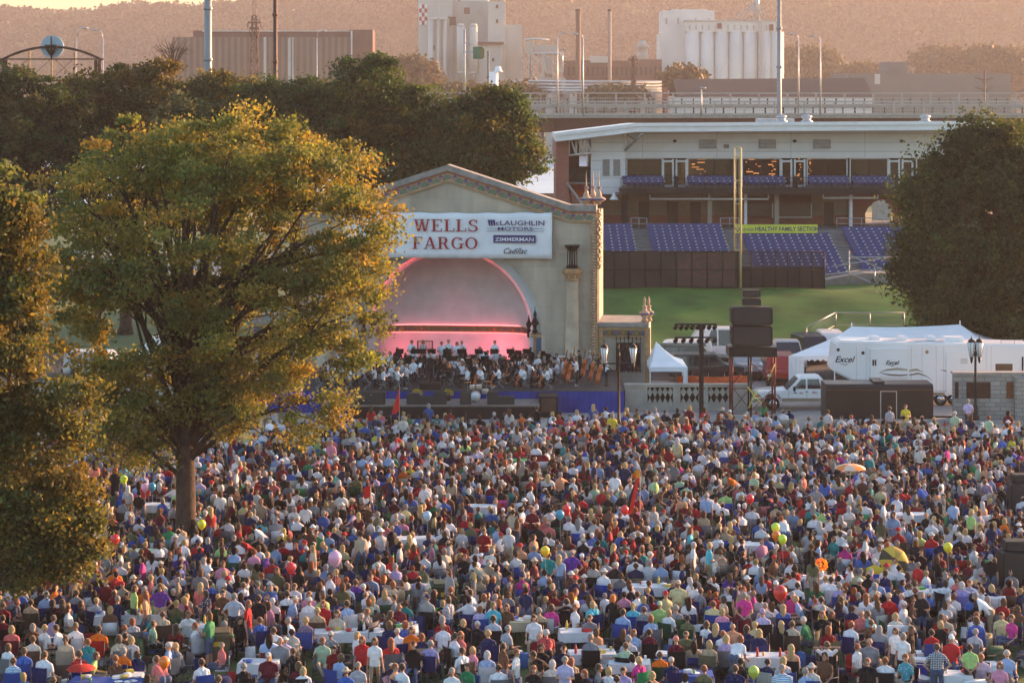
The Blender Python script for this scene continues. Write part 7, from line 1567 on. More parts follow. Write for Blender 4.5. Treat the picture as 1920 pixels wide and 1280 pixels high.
# black cargo trailer
Yk_ = 124.2; s_ = F/Yk_; t = empty('cargo_trailer', (PX(1549,Yk_),Yk_,0), 0, 'black enclosed cargo trailer with a silver framed side door', 'cargo trailer'); Xl = lambda p: (p-1549)/s_
M_BKT = pm('black trailer skin', (0.028,0.022,0.020), 0.45, 0.2, 0.12, 0.8, 0.1, bscale=1.0)
w_, d_, h_ = Xl(1750), 2.2, 2.42; q = MB(); pr_ = [(0,0.45),(d_,0.45)] + [(d_-0.26+0.26*math.cos(R(a)), h_-0.26+0.26*math.sin(R(a))) for a in range(0,91,15)] + [(0.26-0.26*math.cos(R(a)), h_-0.26+0.26*math.sin(R(a))) for a in range(90,-1,-15)]
q.prism(pr_, 0, w_, M_BKT, 'YZ'); q.build('body', t)
q = MB(); q.box(0.02,w_-0.02,-0.02,-0.003,2.08,2.14,M_BROWNM); q.box(0,w_,-0.02,-0.003,0.42,0.50,M_STEEL)
for i in range(1,9): q.box(w_*i/9-0.01,w_*i/9+0.01,-0.008,-0.003,0.52,2.06,M_IRON)
q.build('trim', t); q = MB(); xa_, xb_ = Xl(1652), Xl(1680)
q.box(xa_,xb_,-0.03,-0.021,0.5,2.02,M_BKT); q.build('side_door', t); q = MB()
q.box(xa_-0.05,xa_,-0.045,-0.003,0.5,2.06,M_STEEL); q.box(xb_,xb_+0.05,-0.045,-0.003,0.5,2.06,M_STEEL); q.box(xa_,xb_,-0.045,-0.003,2.02,2.06,M_STEEL); q.build('door_frame', t)
for wx in (Xl(1640)-1.2, Xl(1640)-0.4): wheel(t, wx, 0.05, 0.34, 0.2)
q = MB(); q.box(w_,w_+1.3,d_/2-0.05,d_/2+0.05,0.42,0.52,M_BLACK); q.box(Xl(1640),Xl(1660),0.3,d_-0.3,h_,h_+0.12,M_BLACK); q.build('hitch', t)
# stone memorial wall with bronze plaques
M_ASHL = block_mat('rough ashlar', (0.38,0.36,0.32), (0.29,0.275,0.25), (0.20,0.185,0.16), 0.62, 0.24, 0.02, stain=0.2)
Yw = 127.5; t = empty('stone_wall', (0,0,0), 0, 'rough pale stone wall carrying bronze plaques beside the cargo trailer', 'wall'); q = MB(); q.box(PX(1790,Yw),PX(1990,Yw),Yw,Yw+0.7,0,PZ(702,Yw),M_ASHL); q.box(PX(1900,Yw),PX(1990,Yw),Yw-0.5,Yw-0.003,0,PZ(706,Yw),M_ASHL); q.build('masonry', t)
q = MB(); q.box(PX(1787,Yw),PX(1993,Yw),Yw-0.06,Yw+0.76,PZ(702,Yw),PZ(698,Yw),M_CONC); q.build('coping', t)
for a, b_, c, m_ in ((1812,1857,M_BROWNM,0),(1887,1912,M_OCHRE,0),(1790,1797,M_BROWNM,0)): q = MB(); q.box(PX(a,Yw),PX(b_,Yw),Yw-0.05,Yw-0.003,PZ(746,Yw),PZ(716,Yw),pm('bronze plaque %d' % a,(0.06,0.035,0.028) if a != 1887 else (0.16,0.07,0.035),0.45,0.5,0.2,4)); q.build('plaque', t)
q = MB(); q.box(PX(1770,126),PX(1990,126),125.6,126,0.0,0.16,M_PAVE); tag(q.build('kerb'), 'low pale kerb at the foot of the stone wall', 'kerb')
# loudspeakers on stands at the picture's edge
for i, (px, py0, py1, Y_, w_) in enumerate([(1899,1103,1012,82,1.25),(1907,960,888,97,1.1)]):
    zb_, zt_ = PZ(py0,Y_), PZ(py1,Y_); t = empty('speaker_stand', (PX(px+8,Y_),Y_,0), 0, ['lower black tripod stand at the picture edge','upper black tripod stand at the picture edge'][i], 'speaker stand', 'speaker stands'); q = MB(); q.cyl((0,0,0.3),(0,0,zb_),0.04,0.04,M_BLACK,8); q.build('pole', t)
    for a in (0.4,2.5,4.6): q = MB(); q.tube([(0,0,zb_*0.85),(0.75*math.cos(a),0.75*math.sin(a),0.02)],0.025,M_STEEL,6); q.build('leg', t)
    spk('loudspeaker', (PX(px+8,Y_),Y_,zb_), (w_,0.9,(zt_-zb_)*0.80), ['larger black loudspeaker on its tripod, cut by the picture edge','smaller black loudspeaker further back at the picture edge'][i], 'loudspeakers at the picture edge')
    spk('loudspeaker', (PX(px+8,Y_)+0.05,Y_,zb_+(zt_-zb_)*0.80+0.01), (w_*0.85,0.7,(zt_-zb_)*0.20), ['slim loudspeaker lying on the larger edge loudspeaker','slim loudspeaker lying on the smaller edge loudspeaker'][i], 'loudspeakers at the picture edge')
# ================================================================ things among the crowd
OBJ = []
def tablet(px, py, w, label, cloth='white', z=0.74, food=True):
    Y_ = GY(py, z); x = PX(px, Y_); t = empty('picnic_table', (x,Y_,0), R(random.uniform(-8,8)), label, 'table', 'folding tables among the crowd'); OBJ.append((x, Y_, w/2+0.1))
    colc = {'white': (0.62,0.64,0.66), 'blue': (0.05,0.10,0.36), 'green': (0.05,0.25,0.08), 'pale green': (0.35,0.52,0.38), 'tan': (0.5,0.42,0.28)}[cloth]; m_ = pm(cloth+' tablecloth', colc, 0.8, 0, 0.06, 2, 0.3)
    q = MB(); q.cb((0,0,z),(w,0.76,0.035),m_); q.build('tabletop', t)
    q = MB(); rows = [[(math.copysign(min(abs(math.cos(a))*1.35,1),math.cos(a))*(w/2+0.01+0.03*k+0.015*math.sin(a*9)*k), math.copysign(min(abs(math.sin(a))*1.35,1),math.sin(a))*(0.39+0.03*k+0.012*math.sin(a*11)*k), z-0.01-0.28*k) for a in np.linspace(0,2*math.pi,49)[:-1]] for k in (0,1)]; q.grid(rows, m_, True, closed=True); q.build('cloth_skirt', t)
    q = MB()
    for sx in (-1,1):
        for sy in (-1,1): q.tube([(sx*(w/2-0.12),sy*0.30,0),(sx*(w/2-0.18),sy*0.30,z-0.02)],0.014,M_STEEL,5)
    q.build('leg', t)
    if food:
        for i in range(int(w*4)):
            fx, fy = random.uniform(-w/2+0.12,w/2-0.12), random.uniform(-0.26,0.26); k = random.choice(['plate','cup','bowl','bottle','box']); wx = x+fx; wy = Y_+fy; q = MB(); zt_ = z+0.02; c_ = random.choice([(0.7,0.7,0.7),(0.55,0.05,0.04),(0.1,0.35,0.1),(0.6,0.45,0.08),(0.08,0.15,0.45),(0.6,0.25,0.06)])
            m2 = pm('tableware %d' % (int(c_[0]*100)), c_, 0.4)
            if k == 'plate': q.lathe((0,0,0),[(0.10,0),(0.14,0.02),(0.12,0.021)],M_WHITE,14)
            elif k == 'cup': q.lathe((0,0,0),[(0.032,0),(0.045,0.12),(0.03,0.121)],m2,10)
            elif k == 'bowl': q.lathe((0,0,0),[(0.06,0),(0.13,0.09),(0.10,0.091),(0.02,0.12)],m2,12)
            elif k == 'bottle': q.lathe((0,0,0),[(0.045,0),(0.045,0.18),(0.018,0.24),(0.018,0.29)],m2,10)
            else: q.cb((0,0,0.05),(0.24,0.18,0.10),m2,0.4)
            o = q.build(k if k != 'box' else 'food_box'); o.location = (wx,wy,zt_-0.003); FOOD.append((o, k, label))
    return t
FOOD = []
for i, a in enumerate([(655,1182,2.3,'long white table by the two girls standing in red and white','white'),(245,1150,2.4,'long white table behind the brown waste bin','white'),(485,1240,1.2,'small white table before the man in maroon shirt','white'),(365,1172,1.1,'white covered table behind the brown waste bin, nearer the striped shirt man','white'),
        (745,1173,1.3,'short pale table end beside the long white table','white'),(1110,1222,1.5,'white table littered with plates behind the lavender shirt man','white'),(1210,1098,1.9,'white table in front of the pink draped chair','white'),(1080,1182,1.1,'white side table beside the stroller','white'),
        (820,1098,1.3,'pale green topped table over a green bin','pale green'),(990,1162,1.3,'narrow tan buffet table with food boxes','tan'),(1540,1082,1.6,'white table carrying the orange flowers','white'),(1440,1228,1.7,'white table strewn with food near the striped lawn chair','white'),(1300,1262,1.2,'dark edged table with green bottle at the bottom','blue'),
        (200,1275,2.2,'blue covered table at the bottom edge','blue'),(1792,1262,1.0,'white table with drinks between plaid and lime shirts','white'),(240,1265,0.9,'white serving table with glinting trays','white'),(1180,1240,1.3,'white table near the man with grey blue shirt','white'),(1745,1108,1.4,'white table beside the lavender draped chair','white'),
        (900,948,1.4,'white table up the slope near the standing woman in beige','white'),(780,1008,1.8,'white table up the slope behind the woman in dark red','white'),(1135,967,2.0,'long white table near the red balloon','white'),(1420,1020,1.3,'white table beside the lime balloons','white'),(270,1032,1.6,'round pale table beside the green balloon','pale green'),
        (965,862,1.2,'bright green covered table near the stage','green'),(290,945,1.3,'white table beside the golden tree trunk','white'),(1700,963,1.6,'white table near the man bending in blue','white'),(1580,1002,1.2,'white table by the pale shirt group up the slope','white')]): tablet(*a, food=(i < 18))
# draped chairs, bins, stroller, coolers, umbrellas, balloons, flags
def bin_(px, py, label, lid):
    Y_ = GY(py); x = PX(px, Y_); t = empty('waste_bin', (x,Y_,0), R(6), label, 'waste bin', 'waste bins'); OBJ.append((x,Y_,0.6)); m_ = pm(label[:12], lid, 0.7, 0, 0.15, 3, 0.2)
    q = MB(); v0 = [(-0.36,-0.36,0.05),(0.36,-0.36,0.05),(0.36,0.36,0.05),(-0.36,0.36,0.05),(-0.42,-0.42,1.0),(0.42,-0.42,1.0),(0.42,0.42,1.0),(-0.42,0.42,1.0)]; q.add(v0,[(0,3,2,1),(0,1,5,4),(1,2,6,5),(2,3,7,6),(3,0,4,7),(4,5,6,7)],m_); q.build('body', t)
    q = MB(); q.cb((0,0,1.04),(0.98,0.98,0.10),m_); q.cb((0,0,1.12),(0.8,0.8,0.08),m_); q.build('lid', t); q = MB(); q.cb((0.02,-0.415,0.78),(0.34,0.02,0.15),pm('yellow sticker',(0.60,0.38,0.03),0.5)); q.build('sticker', t)
bin_(408,1246,'brown square waste bin with a yellow sticker', (0.11,0.085,0.05)); bin_(833,1150,'dark green square waste bin with a yellow sticker', (0.04,0.06,0.035))
Y_ = GY(1195); x = PX(1048,Y_); t = empty('baby_stroller', (x,Y_,0), R(10), 'grey brown baby stroller with a round hood seen from behind', 'stroller'); OBJ.append((x,Y_,0.6)); m_ = pm('stroller cloth',(0.13,0.115,0.10),0.85,0,0.12,5,0.3)
q = MB(); q.grid([[(0.34*math.sin(a)*1.0,-0.02-0.42*math.cos(b2),0.62+0.42*math.sin(b2)*abs(math.cos(a))**0.4+0.0) for a in np.linspace(-1.5,1.5,11)] for b2 in np.linspace(0,2.4,9)],m_); q.cb((0,0.0,0.78),(0.62,0.30,0.52),m_,0,R(10)); q.build('hood', t)
q = MB(); q.cb((0,-0.16,0.78),(0.46,0.04,0.12),M_IRON,0,R(10)); q.build('pocket', t); q = MB()
for s in (-1,1): q.tube([(s*0.30,0.35,0.12),(s*0.30,-0.25,0.95),(s*0.28,-0.38,1.02)],0.016,M_STEEL,6); q.tube([(s*0.30,-0.30,0.12),(s*0.30,0.1,0.55)],0.014,M_STEEL,6)
q.tube([(-0.28,-0.38,1.02),(0.28,-0.38,1.02)],0.02,M_BLACK,6); q.build('frame', t)
for sx in (-1,1):
    for yy in (-0.3,0.36): q = MB(); q.cyl((sx*0.30-0.02,yy,0.12),(sx*0.30+0.02,yy,0.12),0.12,0.12,M_RUBBER,14); q.build('wheel', t)
for i, (px, py, w_, colc, lab) in enumerate([(1165,1092,0.75,(0.03,0.20,0.34),'teal blue cooler box before the pink draped chair'),(1722,1262,0.62,(0.03,0.05,0.30),'blue and white cooler beside the plaid shirt man'),(1720,1250,0.5,(0.12,0.28,0.42),'small pale blue cooler behind the plaid shirt man'),(1873,1218,0.62,(0.45,0.03,0.03),'red and white cooler behind the lime shirt man'),
        (1093,1215,0.8,(0.05,0.12,0.32),'blue cooler behind the red flowered shirt'),(1248,1268,0.55,(0.03,0.12,0.28),'tall blue water cooler at the bottom edge'),(770,1262,0.6,(0.45,0.02,0.03),'red cooler beside the man bending in white'),(1490,1052,0.75,(0.45,0.44,0.20),'khaki cooler beside the lime balloons'),(1745,1145,0.8,(0.50,0.02,0.02),'flat red cooler on the grass by the lavender chair')]):
    Y_ = GY(py); x = PX(px,Y_); t = empty('cooler_box', (x,Y_,0), R(random.uniform(-15,15)), lab, 'cooler', 'cooler boxes'); OBJ.append((x,Y_,0.4)); h_ = 0.42 if 'tall' not in lab else 0.7; h_ = 0.22 if 'flat' in lab else h_
    q = MB(); q.cb((0,0,h_/2),(w_,0.40,h_),pm('cooler %d' % i, colc, 0.4)); q.build('body', t); q = MB(); q.cb((0,0,h_+0.04),(w_*1.03,0.42,0.09),M_WHITE if 'khaki' not in lab and 'teal' not in lab else pm('cooler %d' % i, colc)); q.build('lid', t); q = MB(); q.tube([(-w_/2-0.01,-0.05,h_*0.7),(-w_/2-0.05,-0.22,h_*0.85),(w_/2+0.05,-0.22,h_*0.85),(w_/2+0.01,-0.05,h_*0.7)],0.012,M_WHITE,5); q.build('handle', t)
M_BAL = {}
def balloon(px, py, zt_, colr, nm, label, r=0.17):
    Y_ = GY(py, zt_); x = PX(px,Y_); t = empty('balloon', (x,Y_,zt_), 0, label, 'balloon', 'party balloons'); m_ = pm(nm+' balloon', colr, 0.3, 0, 0.05, 2, spec=0.6)
    q = MB(); q.lathe((0,0,0),[(0.012,-r*1.45),(0.03,-r*1.38),(r*0.35,-r*1.15),(r*0.72,-r*0.75),(r*0.95,-r*0.25),(r,r*0.1),(r*0.9,r*0.5),(r*0.62,r*0.83),(r*0.3,r*1.0),(0.005,r*1.05)],m_,18); q.build('envelope', t)
    q = MB(); q.tube([(0,0,-r*1.4),(0.04,0.03,-r*1.4-(zt_-r*1.4)*0.5),(0,0,-zt_+0.35)],0.004,M_WHITE,4); q.build('string', t)
for a in [(1062,954,2.0,(0.75,0.03,0.04),'red','large red balloon above a blue one'),(1050,964,1.9,(0.04,0.30,0.50),'blue','blue balloon tucked under the large red one'),(1171,955,1.7,(0.75,0.04,0.03),'red','small red balloon beside the orange streamer flag',),(1406,934,2.0,(0.78,0.05,0.07),'red','red balloon among the standing people up the slope'),
          (1454,988,2.0,(0.55,0.75,0.05),'lime','topmost lime balloon of a bunch of three'),(1455,1003,1.8,(0.80,0.20,0.02),'orange','orange balloon in the middle of a bunch of three'),(1467,1010,1.7,(0.55,0.75,0.05),'lime','lowest lime balloon of a bunch of three'),(1777,1025,1.8,(0.75,0.68,0.03),'yellow','single yellow balloon near the grey stroller'),
          (1022,1032,2.0,(0.85,0.55,0.02),'amber','amber balloon above the man in teal'),(801,966,1.8,(0.35,0.55,0.75),'pale blue','pale blue balloon at the back of the crowd'),(545,1063,2.0,(0.78,0.03,0.06),'red','red balloon near the dark bottom left crowd'),(183,1038,1.9,(0.05,0.45,0.22),'green','green balloon at the edge of the nearest golden tree'),
          (272,913,2.0,(0.75,0.40,0.58),'pink','pink balloon beside the blue one near the tree trunk'),(285,912,2.0,(0.05,0.35,0.62),'blue','blue balloon beside the pink one near the tree trunk'),(378,982,1.8,(0.75,0.62,0.03),'yellow','yellow balloon just beside the golden tree trunk'),(628,1045,2.2,(0.80,0.42,0.50),'pink','big pink balloon up the slope from the white table'),
          (1463,1110,1.7,(0.55,0.04,0.03),'dark red','wide dark red balloon behind the pink draped chair'),(308,1240,1.5,(0.85,0.16,0.02),'orange','orange balloon beside the person bending in coral'),(1413,1258,1.3,(0.45,0.55,0.08),'yellow green','yellow green ball balloon before the striped chair'),(216,1010,1.9,(0.78,0.10,0.03),'red','orange red balloon near the green one'),(232,898,1.9,(0.60,0.68,0.10),'lime','lime balloon near the pink and blue pair')]:
    balloon(a[0],a[1],a[2],a[3],a[4],a[5], 0.24 if 'wide' in a[5] or 'big' in a[5] else 0.17)
def umbrella(px, py, z, r, cols, label, tilt=(0,0)):
    Y_ = GY(py, z); x = PX(px,Y_); t = empty('umbrella', (x,Y_,z), 0, label, 'umbrella', 'umbrellas in the crowd'); t.rotation_euler = (tilt[0],tilt[1],0.2); n = 8; q = MB()
    for i in range(n):
        a0, a1 = 2*math.pi*i/n, 2*math.pi*(i+1)/n; m_ = cols[i % len(cols)]; rows = []
        for k in range(6): u = k/5; rr = r*math.sin(u*1.25)/math.sin(1.25); zz = 0.42*r*(math.cos(u*1.25)-math.cos(1.25)); rows.append([(rr*math.cos(a0+(a1-a0)*j/3)*(1-0.04*math.sin(j/3*math.pi)*u),rr*math.sin(a0+(a1-a0)*j/3)*(1-0.04*math.sin(j/3*math.pi)*u),zz) for j in range(4)])
        q.grid(rows, m_, True)
    q.build('canopy', t); q = MB(); q.tube([(0,0,0.42*r+0.08),(0,0,-z+0.6 if tilt == (0,0) else -0.8)],0.012,M_STEEL,6)
    for i in range(n): a = 2*math.pi*i/n; q.tube([(0,0,0.0),(r*0.55*math.cos(a),r*0.55*math.sin(a),0.2*r)],0.005,M_STEEL,4)
    q.build('shaft', t)
umb = lambda n, c: pm(n+' umbrella cloth', c, 0.7, 0, 0.06, 3)
umbrella(1594,878,1.75,0.72,[umb('orange',(0.85,0.26,0.06)),umb('pale',(0.75,0.55,0.42))],'orange and cream umbrella opened over the crowd')
umbrella(1676,1052,1.15,0.60,[umb('gold',(0.55,0.38,0.05)),umb('dark gold',(0.36,0.25,0.05)),umb('gold',(0.55,0.38,0.05)),umb('brown',(0.06,0.05,0.03))],'gold and black umbrella tilted towards the viewer',(R(62),R(8)))
umbrella(152,1253,1.2,0.45,[umb('red',(0.45,0.03,0.02))],'small red umbrella at the bottom edge')
def flag(px, pyb, zt_, poly, mat, label, pole=True):
    Y_ = GY(pyb,0.3); x = PX(px,Y_); t = empty('flag', (x,Y_,0), 0, label, 'flag', 'flags on thin poles'); q = MB(); q.cyl((0,0,0),(0,0,zt_),0.018,0.012,M_STEEL if 'yellow' not in label else pm('yellow brace',(0.6,0.5,0.08)),6); q.build('pole', t)
    q = MB()
    for pl, m_ in poly:
        n = len(pl); q.add([(u,0.06*math.sin(v_*5),v_) for u,v_ in pl]+[(u,0.06*math.sin(v_*5)+0.012,v_) for u,v_ in pl],[tuple(range(n)),tuple(range(2*n-1,n-1,-1))]+[(i,(i+1)%n,n+(i+1)%n,n+i) for i in range(n)],m_)
    q.build('cloth', t)
M_FR = pm('scarlet flag cloth',(0.60,0.03,0.02),0.7,0,0.08,4); M_FK = pm('black flag cloth',(0.03,0.02,0.02),0.8); M_FO = pm('amber flag cloth',(0.80,0.32,0.02),0.7)
flag(749,830,3.35,[([(0,3.3),(-0.05,3.0),(-0.32,2.2),(-0.42,1.75),(-0.15,1.85),(0,2.0)],M_FR)],M_FR,'plain red flag drooping from a thin pole below the stage')
flag(1208,1045,2.9,[],M_FR,'thin yellow pole without a flag beside the streamer') if False else None
flag(1200,1010,3.2,[([(0,3.15),(-0.02,2.8),(-0.16,2.78),(-0.18,3.1)],M_FO),([(0,2.8),(-0.30,1.35),(-0.48,1.25),(-0.35,1.9),(-0.16,2.78)],M_FR),([(-0.16,2.78),(-0.35,1.9),(-0.48,1.35),(-0.60,1.35),(-0.42,2.1)],M_FK),([(-0.48,1.35),(-0.60,1.7),(-0.66,1.35),(-0.60,1.25)],M_FO)],M_FR,'long amber, red and black streamer flag in the middle of the crowd')
flag(695,985,2.0,[([(0,2.0),(-0.30,1.9),(-0.30,1.45),(0,1.5)],M_FR)],M_FR,'small red flag at the back of the crowd')
# orange flowers on the table
Y_ = GY(1058,1.0); x = PX(1475,Y_); t = empty('flower_vase', (PX(1540,GY(1082,0.74)),GY(1082,0.74),0.76), 0, 'glass vase of orange and yellow flowers on the white table', 'vase'); q = MB(); q.lathe((0,0,0),[(0.06,0),(0.09,0.15),(0.05,0.28)],M_LAMPGL,10); q.build('vase', t); rs = np.random.RandomState(4); d = rs.normal(size=(260,3)); d /= np.linalg.norm(d,axis=1)[:,None]
v, f, c = leaf_arrays(d*0.22+np.array([0,0,0.45]), 0.045, rs, np.where(rs.rand(260,1)<0.5,np.array([[0.85,0.20,0.03]]),np.array([[0.85,0.5,0.05]]))); o = bpy.data.objects.new('flowers', np_mesh('flowers', v, f, [M_LEAF], fcol=c)); C.objects.link(o); o.parent = t
# cloth draped over chairs: towels, jackets
DRAPES = [(1222,1080,5,'lavender',0),(1556,1080,5,'white',0)]
for i, (fo, k, lab) in enumerate(FOOD): tag(fo, None, {'plate':'plate','cup':'cup','bowl':'bowl','bottle':'bottle','box':'box'}[k], 'dishes and drinks on the tables'); fo['label'] = '%s on the %s' % ({'plate':'paper plate','cup':'drinking cup','bowl':'serving bowl','bottle':'drinks bottle','box':'food box'}[k], ' '.join(lab.split()[:11]))
# ================================================================ the crowd
LM = []   # landmarks for the labels: (x, y, words)
TAKEN = []
HWZ = {'sit': 1.21, 'stand': 1.66}
def place(px, py, pose, deg, shirt, hair, hk, chair_=None, sc=None, kind=None):
    st = not pose.startswith('sit'); z = HWZ['stand'] if st else HWZ['sit']; 
    if pose == 'stand_bend': z = 1.25
    if pose == 'sit_lean': z = 1.15
    sc = sc or random.uniform(0.94, 1.05); Y = GY(py, z*sc); x = PX(px, Y); f = R(deg)
    o = person((x, Y, 0), pose, f, shirt, hair, hk, sc, group='people in the concert crowd'); TAKEN.append((x, Y)); ch = None
    if not st:
        ck = kind or ('lawn' if chair_ == 'striped' else 'camp'); chair_ = chair_ or random.choice(['navy','blue','black','dark green','black','navy','grey','brown','maroon','white'])
        ch = chair((x, Y, 0), f, chair_ if chair_ in CHC else 'navy', ck, sc); PEOPLE[-1]['chair'] = (ch, chair_)
    return o
W_ = 'white'
near = []
def N_(ox, sc_, items, oy=1080):
    for it in items: near.append((ox+it[0]/sc_, oy+it[1]/sc_) + tuple(it[2:]))
# (zoom x, zoom y, pose, facing, shirt, hair, hair kind, chair)
N_(0,6,[(30,330,'sit',0,'dark red','brown','short','black'),(165,255,'sit',0,'grey','brown','short','brown'),(345,300,'sit',10,'tan','dark brown','short','brown'),(590,300,'sit',0,'black','black','bob','black'),(700,300,'sit',0,'maroon','dark brown','long','black'),
 (860,195,'sit',0,'grey','brown','short','navy'),(1080,285,'sit',-40,'light grey','blond','cap','navy'),(1320,270,'sit',-20,'navy','grey','cap','navy'),(1430,220,'sit',180,'black','dark brown','short','black'),(1510,135,'stand_step',-60,'lime green','brown','bob',None),
 (1640,200,'stand_step',90,'peach','reddish','long',None),(1800,120,'stand_hips',0,'purple','brown','pony',None),(1830,435,'sit',0,'beige','brown','short','brown'),(540,495,'sit_lean',-50,'lavender','brown','short','white'),(370,575,'sit',0,'brown','grey','bob','black'),
 (500,590,'sit_turn',-60,'white','blond','short','black'),(130,600,'sit',0,'coral','blond','bob','maroon'),(850,570,'sit',0,'white','olive','cap','white'),(705,600,'sit_lean',80,'white','black','short','black'),(1110,600,'sit_heavy',-10,'orange','dark brown','short','red'),
 (1400,590,'sit',0,'grey','reddish','short','olive'),(1490,510,'sit',20,'light grey','reddish','bob','grey'),(1410,680,'sit',-20,'brown','dark brown','short','brown'),(1340,705,'sit',30,'beige','brown','bob','grey'),(1480,720,'sit',0,'light grey','blond','bob','white'),
 (1720,540,'sit',-60,'pale green','brown','short','grey'),(90,800,'sit',-30,'white','brown','bob','grey'),(270,850,'sit',0,'blue','brown','short','blue'),(370,715,'sit',0,'off white','brown','short','brown'),(740,715,'sit',0,'beige','brown','pony','beige'),
 (990,745,'sit',0,'teal','reddish','short','aqua'),(500,890,'sit_heavy',-25,'white','brown','short','navy'),(150,960,'sit',0,'blue and white striped','brown','short','blue'),(890,880,'sit',0,'red','brown','short','navy'),(1000,905,'sit_lean',-90,'lime green','brown','bob','navy'),
 (1390,850,'sit',0,'orange','grey','short','navy'),(1540,880,'sit',0,'navy','dark brown','bob','navy'),(1300,930,'sit',0,'brown','reddish','short','brown'),(1750,950,'sit',-70,'beige','grey','short','grey'),(1860,1040,'stand_bend',40,'coral','brown','short',None),
 (1900,790,'sit_turn',60,'light blue','white','short','grey'),(600,1175,'sit',0,'maroon','brown','short','black'),(30,480,'sit',0,'maroon','dark brown','short','black')])
N_(320,6,[(335,105,'stand',-20,'coral','blond','long',None),(400,190,'stand_plate',60,'polka dot navy','dark brown','bob',None),(440,85,'sit',0,'blue','black','short','navy'),(590,185,'stand_plate',180,'brown','dark brown','short',None),
 (715,225,'stand_hips',0,'white and blue striped','grey','short',None),(610,120,'sit',160,'off white','white','cap','grey'),(870,305,'stand_step',-100,'red','reddish','bob',None),(1005,500,'sit',30,'blue','brown','short','navy'),(990,250,'stand',0,'black','dark brown','short',None),
 (210,420,'sit_lean',180,'white','brown','short','grey'),(280,565,'sit_turn',0,'white','reddish','short','white'),(605,545,'sit_heavy',0,'green','grey','short','black'),(780,495,'sit_turn',160,'black','dark brown','short','black'),(820,110,'sit',0,'white','brown','short','navy'),
 (860,50,'sit_turn',-120,'off white','dark brown','short','navy'),(980,105,'sit',0,'grey','olive','cap','grey'),(1310,115,'sit',0,'brown','brown','bob','black'),(1310,205,'sit',20,'white','dark brown','short','black'),(1395,120,'sit_cup',170,'white','brown','short','blue'),
 (1560,210,'sit',180,'pink','reddish','bob','grey'),(1330,285,'sit_lean',-60,'light blue','beige','hat','red'),(1560,285,'sit',0,'white','off white','cap','white'),(1650,395,'sit',0,'tan','blond','short','brown'),(1720,315,'sit',170,'red','reddish','bob','black'),
 (1870,425,'sit',175,'beige','brown','curly','white'),(1520,505,'sit',-10,'purple plaid','blond','short','blue'),(1400,510,'sit_lean',90,'white','grey','short','beige'),(1160,615,'sit_heavy',0,'white','brown','short','beige'),(1235,735,'sit_heavy',170,'grey','brown','bald','grey'),
 (1100,905,'sit_heavy',175,'maroon','white','cap','white'),(350,975,'sit',30,'white','dark brown','short','blue'),(130,790,'sit_lean',120,'grey','blond','bob','grey'),(10,785,'sit',150,'light blue','white','short','grey'),(1380,850,'sit',0,'black','brown','short','black'),
 (1710,730,'sit_cup',178,'pale green','reddish','short','grey'),(1800,665,'sit',10,'grey','white','cap','maroon'),(820,1020,'sit',30,'black','grey','short','black'),(1440,1010,'sit',0,'maroon','brown','bob','black'),(1490,1065,'sit',10,'white','blond','bob','navy'),
 (1860,940,'sit_lean',-40,'light blue','brown','bob','blue'),(540,1165,'sit',0,'brown','brown','short','navy'),(1840,825,'sit',170,'dark red','dark brown','short','black'),(60,580,'sit',0,'dark red','dark brown','long','black')])
